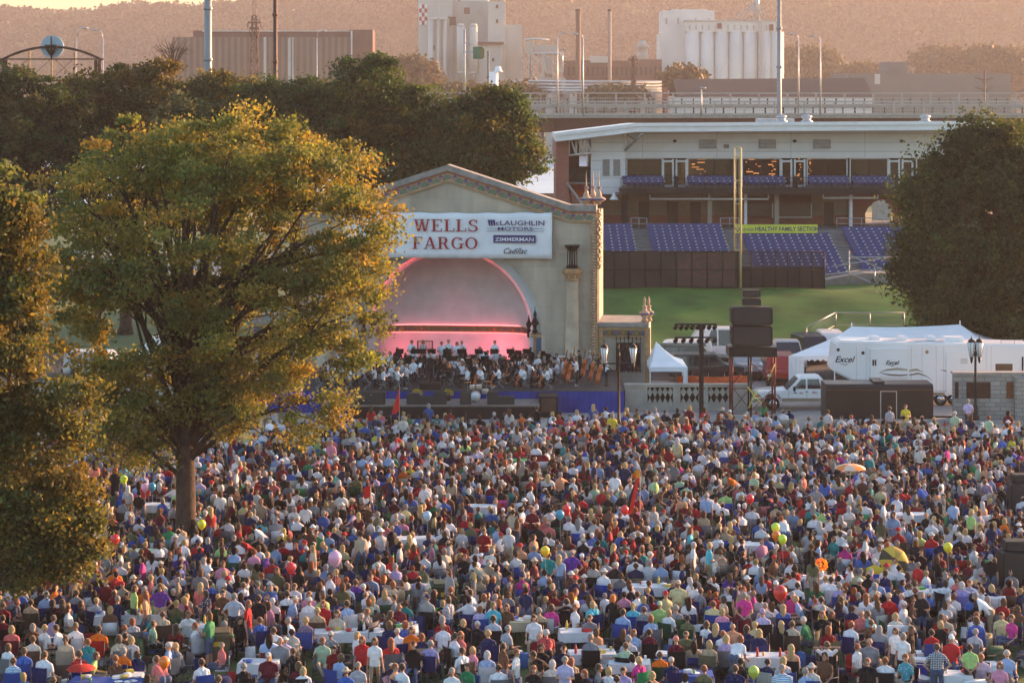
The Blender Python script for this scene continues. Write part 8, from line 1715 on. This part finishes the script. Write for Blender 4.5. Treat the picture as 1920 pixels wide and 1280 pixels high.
N_(640,6,[(590,90,'sit_arms_up',0,'beige','reddish','bob','beige'),(160,75,'sit',0,'purple','brown','short','navy'),(80,120,'sit',0,'white','brown','short','blue'),(270,210,'sit',-60,'white','brown','bald','brown'),(350,260,'sit',0,'off white','blond','long','brown'),
 (65,315,'sit',0,'light blue','dark brown','short','white'),(295,405,'sit',60,'grey','reddish','short','grey'),(285,475,'sit_lean',60,'black','grey','short','black'),(600,245,'sit',90,'grey','brown','short','black'),(550,430,'sit',0,'brown','brown','curly','brown'),
 (650,350,'sit',170,'maroon','brown','bald','black'),(540,550,'sit',-30,'navy','brown','bob','navy'),(720,550,'sit',0,'blue','reddish','curly','navy'),(870,225,'sit_lean',-80,'grey','grey','bald','grey'),(985,205,'sit_lean',-60,'lavender','dark brown','short','navy'),
 (1230,160,'sit',0,'brown','reddish','short','dark green'),(1205,255,'stand_plate',50,'navy and white striped','dark brown','bob',None),(1430,150,'sit_lean',170,'black','dark brown','short','white'),(1525,200,'sit_lean',80,'white','black','short','black'),(1605,240,'sit',30,'off white','reddish','bob','black'),
 (1730,235,'sit_heavy',0,'lavender','grey','bald','grey'),(1710,335,'sit',178,'aqua','olive','cap','blue'),(1560,370,'sit',0,'lilac','reddish','bob','blue'),(1860,350,'sit',175,'brown','brown','bob','brown'),(1710,485,'sit',0,'white and blue striped','dark brown','short','black'),
 (1135,490,'sit',20,'dark red','grey','bob','red'),(1370,525,'sit',0,'black','blond','bob','black'),(1530,545,'sit_heavy',150,'black','white','short','grey'),(1140,575,'sit_back',178,'white','brown','bald','coral'),(1650,650,'sit',0,'navy','blond','short','navy'),
 (1815,615,'sit_lean',-50,'light grey','grey','short','black'),(1275,680,'sit_heavy',-60,'white','black','short','black'),(1345,665,'sit_turn',100,'coral','reddish','long','brown'),(235,710,'stand',175,'red','reddish','long',None),(375,725,'stand_girl',172,'white','brown','long',None),
 (175,660,'stand_step',-60,'white','blond','bob',None),(560,740,'sit',20,'red','reddish','long','grey'),(665,655,'sit_lean',30,'white','beige','cap','navy'),(790,610,'sit',170,'orange','brown','bob','navy'),(905,685,'sit',0,'navy','reddish','bob','beige'),
 (1000,765,'sit_reach',0,'lavender','grey','short','navy'),(1360,845,'sit',40,'white','dark brown','short','black'),(1480,835,'sit_turn',100,'pink','blond','long','black'),(1640,885,'sit',0,'light blue','white','bob','white'),(1820,790,'stand_plate',-60,'brown','dark brown','short',None),
 (1770,1035,'sit_heavy',0,'white','dark brown','short','grey'),(1420,1020,'sit',150,'green','dark brown','short','blue'),(1245,1080,'sit',178,'white','grey','cap','maroon'),(680,1030,'sit_turn',-60,'white','dark brown','short','navy'),(600,1025,'sit',-120,'peach','reddish','short','navy'),
 (50,1080,'sit',0,'blue','beige','hat','navy'),(190,1010,'sit_cup',170,'light grey','grey','short','grey')])
N_(960,5.82,[(45,830,'stand_step',-110,'white','reddish','short',None),(375,730,'stand_bend',0,'red flowered','white','short',None),(390,900,'stand_bend',120,'black','dark brown','short',None),(580,910,'stand_plate',170,'lilac','grey','short',None),(440,960,'sit',0,'off white','white','bob','grey'),
 (645,930,'sit',20,'tan','reddish','bob','black'),(235,1020,'sit_cup',175,'black','reddish','curly','black'),(860,1060,'sit_lean',120,'black','reddish','bob','black'),(940,1005,'sit',-90,'grey','dark brown','short','blue'),(1055,1035,'sit',0,'white','blond','bob','white'),
 (1215,1035,'sit',172,'lavender','dark brown','short','blue'),(1145,1130,'sit',0,'dark red','dark brown','short','red'),(1505,1190,'sit',178,'olive','dark brown','bob','black'),(1530,1085,'sit',0,'peach','blond','bob','grey'),(1385,920,'sit',0,'magenta','blond','pony','green'),
 (1615,865,'sit',0,'orange','brown','short','dark green'),(1740,930,'sit',0,'navy','white','cap','navy'),(1790,700,'sit',0,'maroon','coral','cap','black'),(1240,765,'sit_reach',0,'pale green','brown','short','black'),(1270,690,'sit',0,'light grey','grey','short','black'),
 (1330,620,'sit_turn',150,'light blue','reddish','long','white'),(850,450,'sit_lean',175,'grey','brown','short','navy'),(880,310,'sit_heavy',0,'aqua','blond','bob','navy'),(430,345,'sit_heavy',0,'magenta','dark brown','bob','white'),(595,285,'sit_heavy',0,'black','dark brown','short','black'),
 (690,345,'sit_turn',90,'white','reddish','short','black'),(860,700,'sit_lean',0,'grey','grey','cap','black'),(1210,400,'sit',0,'light blue','dark brown','short','blue'),(1320,330,'sit',0,'aqua','blond','pony','blue'),(1440,370,'sit',0,'grey','brown','short','navy'),
 (1515,465,'sit',20,'light blue','reddish','bob','grey'),(1610,315,'sit',178,'lime green','pale green','cap','green'),(1710,400,'sit',0,'white','blond','bob','dark green'),(1790,355,'sit',10,'grey','grey','short','dark green'),(1815,85,'sit_heavy',170,'pale yellow','beige','cap','grey'),
 (1370,205,'sit',0,'white','dark brown','short','white'),(1100,240,'sit',0,'black','orange','bob','black'),(240,460,'sit',175,'white','dark brown','bob','black'),(295,385,'sit',0,'tan','grey','short','brown'),(1500,640,'sit_lean',0,'maroon','dark brown','short','black')])
N_(1280,6,[(580,805,'stand_bend',-30,'white','reddish','bob',None),(240,1050,'sit',-20,'olive','reddish','short','brown'),(590,1045,'sit_heavy',0,'navy','brown','short','navy'),(650,965,'sit_turn',-80,'black','black','short','black'),(955,970,'sit',0,'navy','black','short','striped'),
 (1120,1040,'sit_heavy',175,'blue and white striped','grey','short','blue'),(1130,950,'sit',0,'light grey','blond','bob','blue'),(1220,815,'sit',0,'peach','blond','long','black'),(1620,770,'sit_arms_up',0,'white','brown','short','black'),(1430,515,'sit_lean',60,'green','white','short','olive'),
 (1105,545,'sit_turn',-40,'black','blond','long','black'),(1230,545,'sit',-10,'beige','brown','short','brown'),(1640,605,'sit',0,'dark red','reddish','bob','olive'),(1870,575,'sit_lean',-30,'white','reddish','short','navy'),(1570,435,'sit',175,'black','reddish','bob','black'),
 (1680,430,'sit',178,'black','reddish','long','black'),(560,570,'sit_heavy',175,'peach','brown','bald','grey'),(450,655,'sit_turn',-60,'white','reddish','short','olive'),(490,705,'sit',0,'lavender','blond','bob','grey'),(300,765,'sit',0,'tan','blond','bob','olive'),
 (265,545,'sit_turn',-70,'white','brown','bob','black'),(370,575,'sit',-20,'navy','blond','long','navy'),(45,650,'sit_lean',170,'olive','brown','short','grey'),(720,595,'sit',0,'navy','dark brown','bob','navy'),(860,640,'sit',0,'navy','blond','bob','navy'),
 (690,215,'stand_behind',0,'magenta','grey','short',None),(345,320,'sit_heavy',0,'pale yellow','brown','short','blue'),(445,400,'sit',0,'pink','blond','bob','blue'),(460,260,'sit_turn',-90,'beige','dark brown','bob','dark green'),(550,170,'sit',0,'white','dark brown','bob','dark green'),
 (165,190,'sit_lean',-40,'grey','brown','short','navy'),(930,345,'sit_heavy',0,'light grey','grey','cap','grey'),(900,415,'sit',0,'lilac','lavender','cap','black'),(1130,355,'sit',0,'blue','blond','long','navy'),(1290,110,'sit_reach',0,'white','black','short','black'),
 (1350,270,'sit_lean',90,'light blue','blond','short','black'),(1560,270,'sit',0,'off white','dark brown','short','black'),(1670,45,'sit_heavy',0,'white','dark brown','short','white'),(1760,115,'sit',0,'lavender','grey','short','blue'),(1780,265,'sit_turn',-60,'white','brown','long','white'),
 (1380,1075,'sit',0,'light blue','grey','short','grey'),(1450,1035,'sit',0,'off white','white','hat','blue'),(55,480,'sit',0,'olive','dark brown','short','dark green'),(640,370,'sit',0,'maroon','brown','bob','maroon')])
N_(1600,6,[(1220,105,'sit_heavy',0,'lavender','white','bob','lavender'),(1555,135,'sit',0,'navy','blond','bob','white'),(1035,80,'sit_turn',-60,'white','dark brown','bob','black'),(1305,75,'sit_lean',170,'light blue','reddish','short','grey'),(1535,55,'sit_lean',60,'navy','brown','short','black'),
 (240,115,'sit',0,'beige','grey','bob','black'),(140,235,'sit_turn',-60,'white','reddish','long','white'),(255,240,'sit',0,'white','reddish','bob','dark green'),(90,425,'sit',178,'coral','brown','bald','red'),(235,435,'sit_lean',100,'aqua','brown','short','dark green'),
 (200,530,'sit',0,'brown','brown','short','brown'),(475,455,'sit',0,'off white','blond','bob','white'),(545,225,'sit_turn',60,'lilac','grey','bald','black'),(400,235,'sit',0,'red','beige','cap','red'),(625,115,'sit',0,'white','brown','short','black'),
 (755,215,'sit_turn',160,'black','reddish','bob','black'),(980,545,'sit',0,'black','blond','bob','black'),(990,465,'sit',-20,'dark red','brown','short','red'),(1045,465,'sit_lean',160,'beige','brown','bald','grey'),(880,640,'sit',0,'red','dark brown','short','blue'),
 (475,610,'stand_girl',150,'white','brown','bob',None),(650,595,'stand_girl',-120,'black','brown','long',None),(180,740,'sit_heavy',175,'grey','brown','bald','grey'),(560,670,'stand_step',150,'white','grey','bob',None),(160,965,'sit_heavy',172,'black','reddish','short','black'),
 (360,955,'sit_heavy',-10,'white','reddish','short','black'),(590,920,'sit_turn',120,'aqua patterned','reddish','short','black'),(940,795,'stand_hips',0,'black and white plaid','brown','short',None),(1310,800,'stand_behind',0,'lime green','dark brown','short',None),
 (1130,665,'sit_heavy',60,'navy and white striped','white','cap','red'),(1350,655,'sit_lean',-30,'light grey','grey','short','grey'),(1435,905,'sit_lean',170,'lilac','reddish','short','black'),(1730,885,'sit_back',170,'light blue','white','short','blue'),(1650,1005,'sit',160,'pink','reddish','bob','grey'),
 (1665,445,'sit',175,'pale yellow','brown','short','grey'),(1785,475,'sit_turn',90,'magenta','brown','short','navy'),(1385,445,'sit_turn',170,'white','reddish','bob','white'),(1385,500,'sit',0,'blue','brown','bob','blue'),(40,800,'sit_turn',-160,'white','reddish','short','red'),
 (620,505,'sit',0,'light grey','grey','short','black')])
# people standing or notable further up the slope of the crowd: full photo pixels
for it in [(796,912,'stand_step',0,'white','grey','short'),(962,960,'stand_plate',-40,'beige','dark brown','short'),(998,955,'stand_plate',170,'maroon','reddish','bob'),(907,995,'stand_plate',175,'dark red','brown','short'),(910,1048,'stand_bend',-30,'off white','grey','short'),
 (1028,1040,'stand_behind',10,'teal','brown','short'),(1072,1036,'stand_hips',0,'purple','grey','bald'),(1048,1045,'stand_step',0,'light blue','blond','long'),(1229,897,'stand_step',-90,'lime green','blond','short'),(1241,1028,'stand_step',-100,'black','dark brown','bob'),
 (1324,930,'stand',0,'light blue','grey','short'),(1414,890,'stand_step',-40,'pale green','blond','short'),(1530,915,'stand_hips',0,'grey','grey','short'),(1330,1022,'stand_plate',-80,'aqua','blond','bob'),(1740,922,'stand_bend',40,'blue','brown','short'),
 (1821,960,'stand_step',-60,'lime green','blond','bob'),(1858,915,'stand_bend',20,'purple plaid','brown','short'),(1668,766,'stand',20,'navy and white striped','dark brown','short'),(1698,762,'stand_plate',160,'yellow','dark brown','short'),(1815,752,'stand_behind',0,'lilac','grey','short'),
 (1288,788,'stand_step',30,'red','reddish','long'),(462,806,'stand_hips',0,'pale yellow','grey','short'),(1007,765,'stand_plate',0,'black','dark brown','short'),(1725,840,'stand',0,'off white','grey','short'),(1776,838,'stand_step',60,'magenta','brown','bob'),(1790,775,'stand_step',0,'pale green','white','short')]:
    place(it[0], it[1], *it[2:])
for it in near: it = list(it); it[3] += random.uniform(-38,38) if it[3] == 0 and it[2].startswith('sit') and random.random() < 0.6 else 0; place(*it)
for px_, py_, cn, w_, lb in ((1803.3,1097.5,'lavender',0.92,'lavender cloth draped over a chair back near the edge speaker'),(1859,1102.5,'white',0.84,'white towel hung square over a chair back beside the lavender one'),(1457,1090,'pink',0.62,'pink cloth draped over a chair behind the dark red balloon'),(1679,1155.8,'white',0.66,'white towel draped over a chair behind the standing girls')):
    Y_ = GY(py_, 1.21); x = PX(px_, Y_); q = MB(); rows = []
    for k in range(9):
        t_ = k/8; z = 1.0-0.78*t_; rows.append([(-w_/2*(1+0.12*t_)+w_*(1+0.12*t_)*i/14, -0.34-0.10*t_-0.025*math.sin(i*1.5)*t_, z-0.02*math.sin(i*0.9)) for i in range(15)])
    rows.insert(0, [(a[0], -0.20, 0.99) for a in rows[0]]); q.grid(rows, pm(cn+' towel', tuple(c*1.15 for c in CHC[cn]), 0.9, 0, 0.08, 3, 0.4), True)
    o = q.build('draped_cloth'); o.location = (x, Y_-0.02, 0); m_ = o.modifiers.new('s','SOLIDIFY'); m_.thickness = 0.01; tag(o, lb, 'cloth', 'cloths over chair backs')
    if cn == 'pink': chair((x, Y_, 0), 0, 'grey')['label'] = 'grey camp chair under the pink draped cloth'
# every remaining spot: one crowd mass built from the same bodies
rsx = np.random.RandomState(77)
def far_template(pose, hk, target):
    caps, hc, HR = figure(pose, hands=False); hcaps = []
    for (p, q, r0, r1, rg) in hair_caps(hk): hcaps.append((tuple(hc+HR@Vector(p)), tuple(hc+HR@Vector(q)), r0, r1, 6))
    return grow([c for c in caps if c[4] < 4] + hcaps, 0.028, target)
FT = []
for pn, hk in (('sit','short'),('sit','bob'),('sit','long'),('sit','cap'),('sit_lean','short'),('sit_cup','bob'),('sit_heavy','bald'),('sit_heavy','short'),('sit_turn','bob'),('sit_reach','short'),('sit_back','short'),('sit','hat'),('sit_lean','bob'),('sit_turn','short'),('sit_cup','short'),('sit_heavy','long')):
    FT.append(far_template(SIT[pn], hk, 380) + (hk,))
FTS = [far_template(STAND[pn], hk, 380) + (hk,) for pn, hk in (('stand','short'),('stand_plate','bob'),('stand_bend','short'),('stand_step','long'))]
keepout = [(PX(345,91.3), 91.3, 0.9), (PX(1160,123),123,0.5)]
def free(x, y, d=0.62):
    for a, b_ in TAKEN:
        if abs(a-x) < d and abs(b_-y) < d*1.1 and math.hypot(a-x, (b_-y)*0.9) < d: return False
    return all(math.hypot(a-x, b_-y) > r for a, b_, r in keepout)
keepout += [(a_, b_, c_) for a_, b_, c_ in OBJ]
MASS = []; SH = list(SHIRTS); shw = np.array([11 if s == 'white' else 9 if s in ('navy','black') else 3.2 if s in ('maroon','dark red','brown','blue','grey','light blue') else 1.6 if s in ('off white','light grey','beige','tan','teal','olive') else 2.0 if s in ('red','blue','brown','maroon') else 0.35 if s in ('lavender','lilac','purple','magenta','lime green','yellow','aqua') else 0.7 for s in SH]); shw /= shw.sum()
HCn = list(HAIRC); hcw = np.array([4.5,6,2.2,2.4,0.9,1.0,1.6]); hcw /= hcw.sum()
grid = {}
for a, b_ in TAKEN: grid.setdefault((int(a//1), int(b_//1)), []).append((a, b_))
def free_g(x, y, d):
    gx, gy = int(x//1), int(y//1)
    for i in (-1,0,1):
        for j in (-1,0,1):
            for a, b_ in grid.get((gx+i, gy+j), ()):
                if math.hypot(a-x, b_-y) < d: return False
    return all(math.hypot(a-x, b_-y) > r for a, b_, r in keepout)
y = 64.6
while y < 123.5:
    half = 0.2286*y + 4.0; x = -half + rsx.uniform(0,0.7)
    while x < half + 0.8:
        px = 960 + x/y*F; xx, yy = x + rsx.normal()*0.2, y + rsx.normal()*0.30; head = 170 + (HC-1.2)*F/yy
        dens = (0.97 if math.sin(xx*0.9+1.3*math.sin(yy*0.7))*math.sin(yy*0.8+xx*0.3) > -0.45 else 0.45) if yy > 76 else 0.10
        if head > 1235 and rsx.rand() < 0.6: dens = 0.0
        lim = 121.6 if px < 1020 else 123.0 if px < 1500 else 120.8 if px < 1760 else 118.5
        
        if 990 < px < 1035 and yy > 118: dens = 0
        if 1480 < px < 1560 and yy > 118: dens *= 0.5
        if yy < lim and rsx.rand() < dens and free_g(xx, yy, 0.47):
            MASS.append((xx, yy)); grid.setdefault((int(xx//1), int(yy//1)), []).append((xx, yy))
        x += rsx.uniform(0.56, 0.86)
    y += rsx.uniform(0.52, 0.68)
import sys; print('crowd mass', len(MASS), 'individuals', len(PEOPLE))
vs, fs, cs = [], [], []; off = 0; cvs, cfs, ccs = [], [], []; coff = 0
# cheap chair for the mass: backrest, seat, legs
cq = MB(); cq.box(-0.25,0.25,-0.27,-0.24,0.42,0.82,M_FAB); cq.box(-0.26,0.26,-0.24,0.26,0.38,0.41,M_FAB)
for s in (-1,1):
    cq.box(s*0.28-0.012,s*0.28+0.012,-0.29,-0.265,0,0.9,M_FAB); cq.box(s*0.28-0.012,s*0.28+0.012,0.24,0.265,0,0.62,M_FAB); cq.box(s*0.28-0.03,s*0.28+0.03,-0.26,0.26,0.60,0.62,M_FAB)
cv0 = np.array(cq.v); cf0 = np.array(cq.f); leg0 = (cf0.min(axis=1) >= 16)
SK = [(0.46,0.27,0.19),(0.52,0.31,0.22),(0.40,0.22,0.15),(0.28,0.15,0.095)]; PT = [(0.06,0.09,0.17),(0.30,0.24,0.16),(0.02,0.02,0.025),(0.09,0.12,0.20),(0.40,0.34,0.25)]
ckeys = list(CHC); CWT = np.array([4,3,6,3,1,0.8,3,3,1.5,1.5,2,1.5,.15,.3,.3,.3,2.5]); CWT /= CWT.sum()
for (x, y) in MASS:
    stand = rsx.rand() < 0.05; v, f, reg, hk = (FTS[rsx.randint(len(FTS))] if stand else FT[rsx.randint(len(FT))])
    r = rsx.rand(); ang = (rsx.normal()*0.22 if r < 0.42 or y > 114 else rsx.uniform(-math.pi, math.pi)); s = rsx.uniform(0.90,1.06) if rsx.rand() > 0.1 else rsx.uniform(0.65,0.85)
    c_, s_ = math.cos(ang), math.sin(ang); M = np.array([[c_,-s_,0],[s_,c_,0],[0,0,1]])*s
    vs.append(v @ M.T + np.array([x, y, 0])); fs.append(f+off); off += len(v)
    shc = np.array(SHIRTS[SH[rsx.choice(len(SH), p=shw)]])*rsx.uniform(0.6,1.05); hc_ = np.array(HAIRC[HCn[rsx.choice(len(HCn), p=hcw)]])*rsx.uniform(0.7,1.2)
    if hk in ('cap','hat'): hc_ = np.array(SHIRTS[('white','navy','beige','red','off white')[rsx.randint(5)]])
    pal = np.array([SK[rsx.randint(3) if rsx.rand() < 0.93 else 3], shc, PT[rsx.randint(5)], (0.1,0.09,0.08), (0,0,0), (0,0,0), hc_])
    cs.append(pal[reg])
    if not stand:
        cvs.append(cv0 @ M.T + np.array([x, y, 0])); cfs.append(cf0+coff); coff += len(cv0); cc = CHC[ckeys[rsx.choice(len(ckeys), p=CWT)]] if y < 118 else CHC['beige']
        k = np.tile(np.array(cc), (len(cf0),1)); k[leg0] = (0.12,0.12,0.12); ccs.append(k)
def mass_part(pts, name, label, kindword, z, colf, angf):
    A, B, K, n = [], [], [], 0
    for (x, y) in pts:
        v, f, reg, hk = FT[rsx.randint(3)]; a = angf(x, y); c_, s_ = math.cos(a), math.sin(a); M = np.array([[c_,-s_,0],[s_,c_,0],[0,0,1]])*rsx.uniform(0.93,1.04)
        A.append(v @ M.T + np.array([x,y,z])); B.append(f+n); n += len(v); K.append(np.array([SK[rsx.randint(3)], colf(), (0.015,0.015,0.018), (0.02,0.02,0.02), (0,0,0), (0,0,0), np.array(HAIRC[HCn[rsx.choice(len(HCn), p=hcw)]])])[reg])
    o = bpy.data.objects.new(name, np_mesh(name, np.vstack(A), np.vstack(B), [M_CROWD], fcol=np.vstack(K), smooth=True)); C.objects.link(o); tag(o, label, kindword, kind='stuff')
M_CROWD = pm('crowd cloth and skin', (1,1,1), 0.8, 0, 0.15, 3, 0.3, src='attr', bscale=8, spec=0.2)
o = bpy.data.objects.new('seated_crowd', np_mesh('seated_crowd', np.vstack(vs), np.vstack(fs), [M_CROWD], fcol=np.vstack(cs), smooth=True)); C.objects.link(o)
tag(o, 'dense mass of concert goers filling the lawn up to the stage', 'crowd', kind='stuff')
o = bpy.data.objects.new('crowd_chairs', np_mesh('crowd_chairs', np.vstack(cvs), np.vstack(cfs), [M_CROWD], fcol=np.vstack(ccs))); C.objects.link(o)
tag(o, 'camp chairs packed under the far part of the crowd', 'chairs', kind='stuff')

# bags, blankets and boxes lying about on the grass
b0 = np.array([(-1,-1,0),(1,-1,0),(1,1,0),(-1,1,0),(-0.85,-0.85,1),(0.85,-0.85,1),(0.85,0.85,1),(-0.85,0.85,1)], dtype=float); f0 = np.array([(4,5,6,7),(0,1,5,4),(1,2,6,5),(2,3,7,6),(3,0,4,7)]); vv, ff, cc2 = [], [], []; n = 0
for _ in range(2600):
    y = rsx.uniform(65, 121)**1.0; x = rsx.uniform(-0.235*y, 0.24*y); 
    if not free_g(x, y, 0.30): continue
    k = rsx.rand(); s3 = (rsx.uniform(0.12,0.28), rsx.uniform(0.10,0.2), rsx.uniform(0.15,0.5)) if k < 0.7 else (rsx.uniform(0.5,0.9), rsx.uniform(0.4,0.7), 0.03) if k < 0.85 else (rsx.uniform(0.25,0.4), rsx.uniform(0.2,0.3), rsx.uniform(0.5,0.72))
    a = rsx.uniform(0,3.14); M = np.array([[math.cos(a),-math.sin(a),0],[math.sin(a),math.cos(a),0],[0,0,1]]); vv.append((b0*np.array(s3)) @ M.T + np.array([x,y,0.01])); ff.append(f0+n); n += 8
    c = np.array([(0.02,0.02,0.025),(0.02,0.03,0.10),(0.7,0.7,0.7),(0.30,0.02,0.02),(0.05,0.10,0.05),(0.25,0.2,0.14),(0.06,0.04,0.03),(0.05,0.12,0.3)][rsx.choice(8, p=[.27,.16,.17,.06,.08,.1,.1,.06])]); cc2.append(np.tile(c,(5,1)))
o = bpy.data.objects.new('picnic_clutter', np_mesh('picnic_clutter', np.vstack(vv), np.vstack(ff), [M_CROWD], fcol=np.vstack(cc2))); C.objects.link(o)
tag(o, 'bags, blankets and boxes scattered between the chairs', 'belongings', kind='stuff')

# the players wedged between those built singly
spots = []; old = [(m.location.x, m.location.y) for m in MUS]
for _ in range(4000):
    x, y = PX(rsx.uniform(610,1062), 135), rsx.uniform(131.6, 139.8)
    if all(math.hypot(a-x,(b_-y)) > 0.62 for a, b_ in old+spots) and abs(x-PX(cond_x,131.3)) > 0.9: spots.append((x, y))
    if len(spots) >= 62: break
SK = [(0.46,0.27,0.19),(0.52,0.31,0.22),(0.40,0.22,0.15)]
mass_part(spots, 'orchestra_players', 'further orchestra players packed between the desks on the stage', 'musicians', ZS, lambda: np.array((0.70,0.71,0.74) if rsx.rand() < 0.45 else (0.02,0.02,0.025)), lambda x, y: math.atan2(-(PX(cond_x,131.3)-x), (131.0-y)) + rsx.normal()*0.2)
for i, (x, y) in enumerate(spots[:30]):
    d = Vector((PX(cond_x,131.3)-x, 131.0-y, 0)); d = d.normalized() if d.length > 0.1 else Vector((0,-1,0)); t = empty('music_stand', (x+d.x*0.55, y+d.y*0.55, ZS), math.atan2(-d.x, d.y), 'black music stand wedged among the packed orchestra players', 'music stand', 'music stands on the stage')
    for nm, me in STP: q = bpy.data.objects.new(nm, me); C.objects.link(q); q.parent = t
# ================================================================ labels for people and chairs, told apart by look and neighbours
def describe():
    P_ = [p for p in PEOPLE if not p['label']]
    hkn = {'short':'short','bob':'chin length','long':'long','pony':'tied back','curly':'curly','bald':'balding'}
    posn = lambda p: 'standing' if p['pose'].startswith('stand') and p['pose'] != 'stand_bend' else 'bending' if p['pose'] == 'stand_bend' else {'sit_lean':'leaning','sit_back':'reclining','sit_arms_up':'lounging','sit_reach':'reaching','sit_cup':'drinking','sit_turn':'turned','sit_heavy':'stout seated'}.get(p['pose'],'seated')
    for p in P_:
        h = ('in a %s %s' % (p['hair'], p['hk'])) if p['hk'] in ('cap','hat') else ('balding' if p['hk'] == 'bald' else 'with %s %s hair' % (hkn[p['hk']], p['hair']))
        p['d0'] = '%s person in %s shirt' % (posn(p), p['shirt']); p['d1'] = p['d0'] + (' and ' + h[5:] if h.startswith('with') else ', ' + h)
        ds = sorted(((q['pos']-p['pos']).length, i) for i, q in enumerate(P_) if q is not p)[:9]; p['nb'] = []
        for d, i in ds:
            q = P_[i]; v = q['pos']-p['pos']; rel = 'behind' if v.y < -abs(v.x) else 'in front of' if v.y > abs(v.x) else 'beside'
            rel = {'behind':'behind','in front of':'in front of','beside':'beside'}[rel]; p['nb'].append('%s one in %s' % ('just beyond' if rel == 'behind' else 'nearer than' if rel == 'in front of' else 'beside', q['shirt']))
    used = {}
    def ok(s): return len(s.replace(',', '').split()) <= 16 and s not in used
    from collections import Counter
    c1 = Counter(p['d1'] for p in P_)
    for p in P_:
        s = None
        cands = ([p['d1']] if c1[p['d1']] == 1 else []) + ['%s, %s' % (p['d1'], n) for n in p['nb']] + ['%s, %s, %s' % (p['d0'], a, b_) for i, a in enumerate(p['nb']) for b_ in p['nb'][i+1:]]
        for c in cands:
            if ok(c): s = c; break
        s = s or cands[-1]; used[s] = 1; p['o']['label'] = s
    usedc = {}
    for p in P_:
        if p['chair']:
            t, col = p['chair']; kind = {'camp':'camp chair','fold':'folding chair','lawn':'lawn chair'}['lawn' if t.name.startswith('lawn') else 'camp']; core = p['o']['label'].replace(' person', '').replace(' with ', ' ')
            base = '%s %s under ' % (col, kind); w_ = (base + p['o']['label']).split(); s = ' '.join(w_[:16]).rstrip(',')
            for cut in (s, ' '.join((base + core).split()[:16]), base + '%s person' % p['shirt'] + ', ' + p['nb'][0]):
                if cut not in usedc and len(cut.split()) <= 16: s = cut; break
            n = 1
            while s in usedc and n < 9: s = '%s%s shirt, %s' % (base, p['shirt'], p['nb'][n]); n += 1
            s = s.rstrip(','); 
            if s.split()[-1] in ('in','one','beside','just','nearer','than','and','a','beyond'): s = ' '.join(s.split()[:-1])
            usedc[s] = 1; t['label'] = s
describe()
# ================================================================ air
hz = MB(); hz.box(-1400, 1400, -12, 2450, -1.0, 175, M_STONE2)
ho = hz.build('haze'); tag(ho, 'warm evening haze filling the whole valley', 'haze', kind='stuff'); ho.display_type = 'WIRE'
hm = bpy.data.materials.new('haze air'); hm.use_nodes = True; nt = hm.node_tree; nt.nodes.remove(nt.nodes['Principled BSDF'])
pv = nt.nodes.new('ShaderNodeVolumePrincipled'); pv.inputs['Color'].default_value = (0.80,0.745,0.735,1); pv.inputs['Density'].default_value = 0.00018; pv.inputs['Anisotropy'].default_value = 0.15
nt.links.new(pv.outputs[0], nt.nodes['Material Output'].inputs['Volume'])
ho.data.materials.clear(); ho.data.materials.append(hm); hm.cycles.homogeneous_volume = True if hasattr(hm.cycles, 'homogeneous_volume') else None
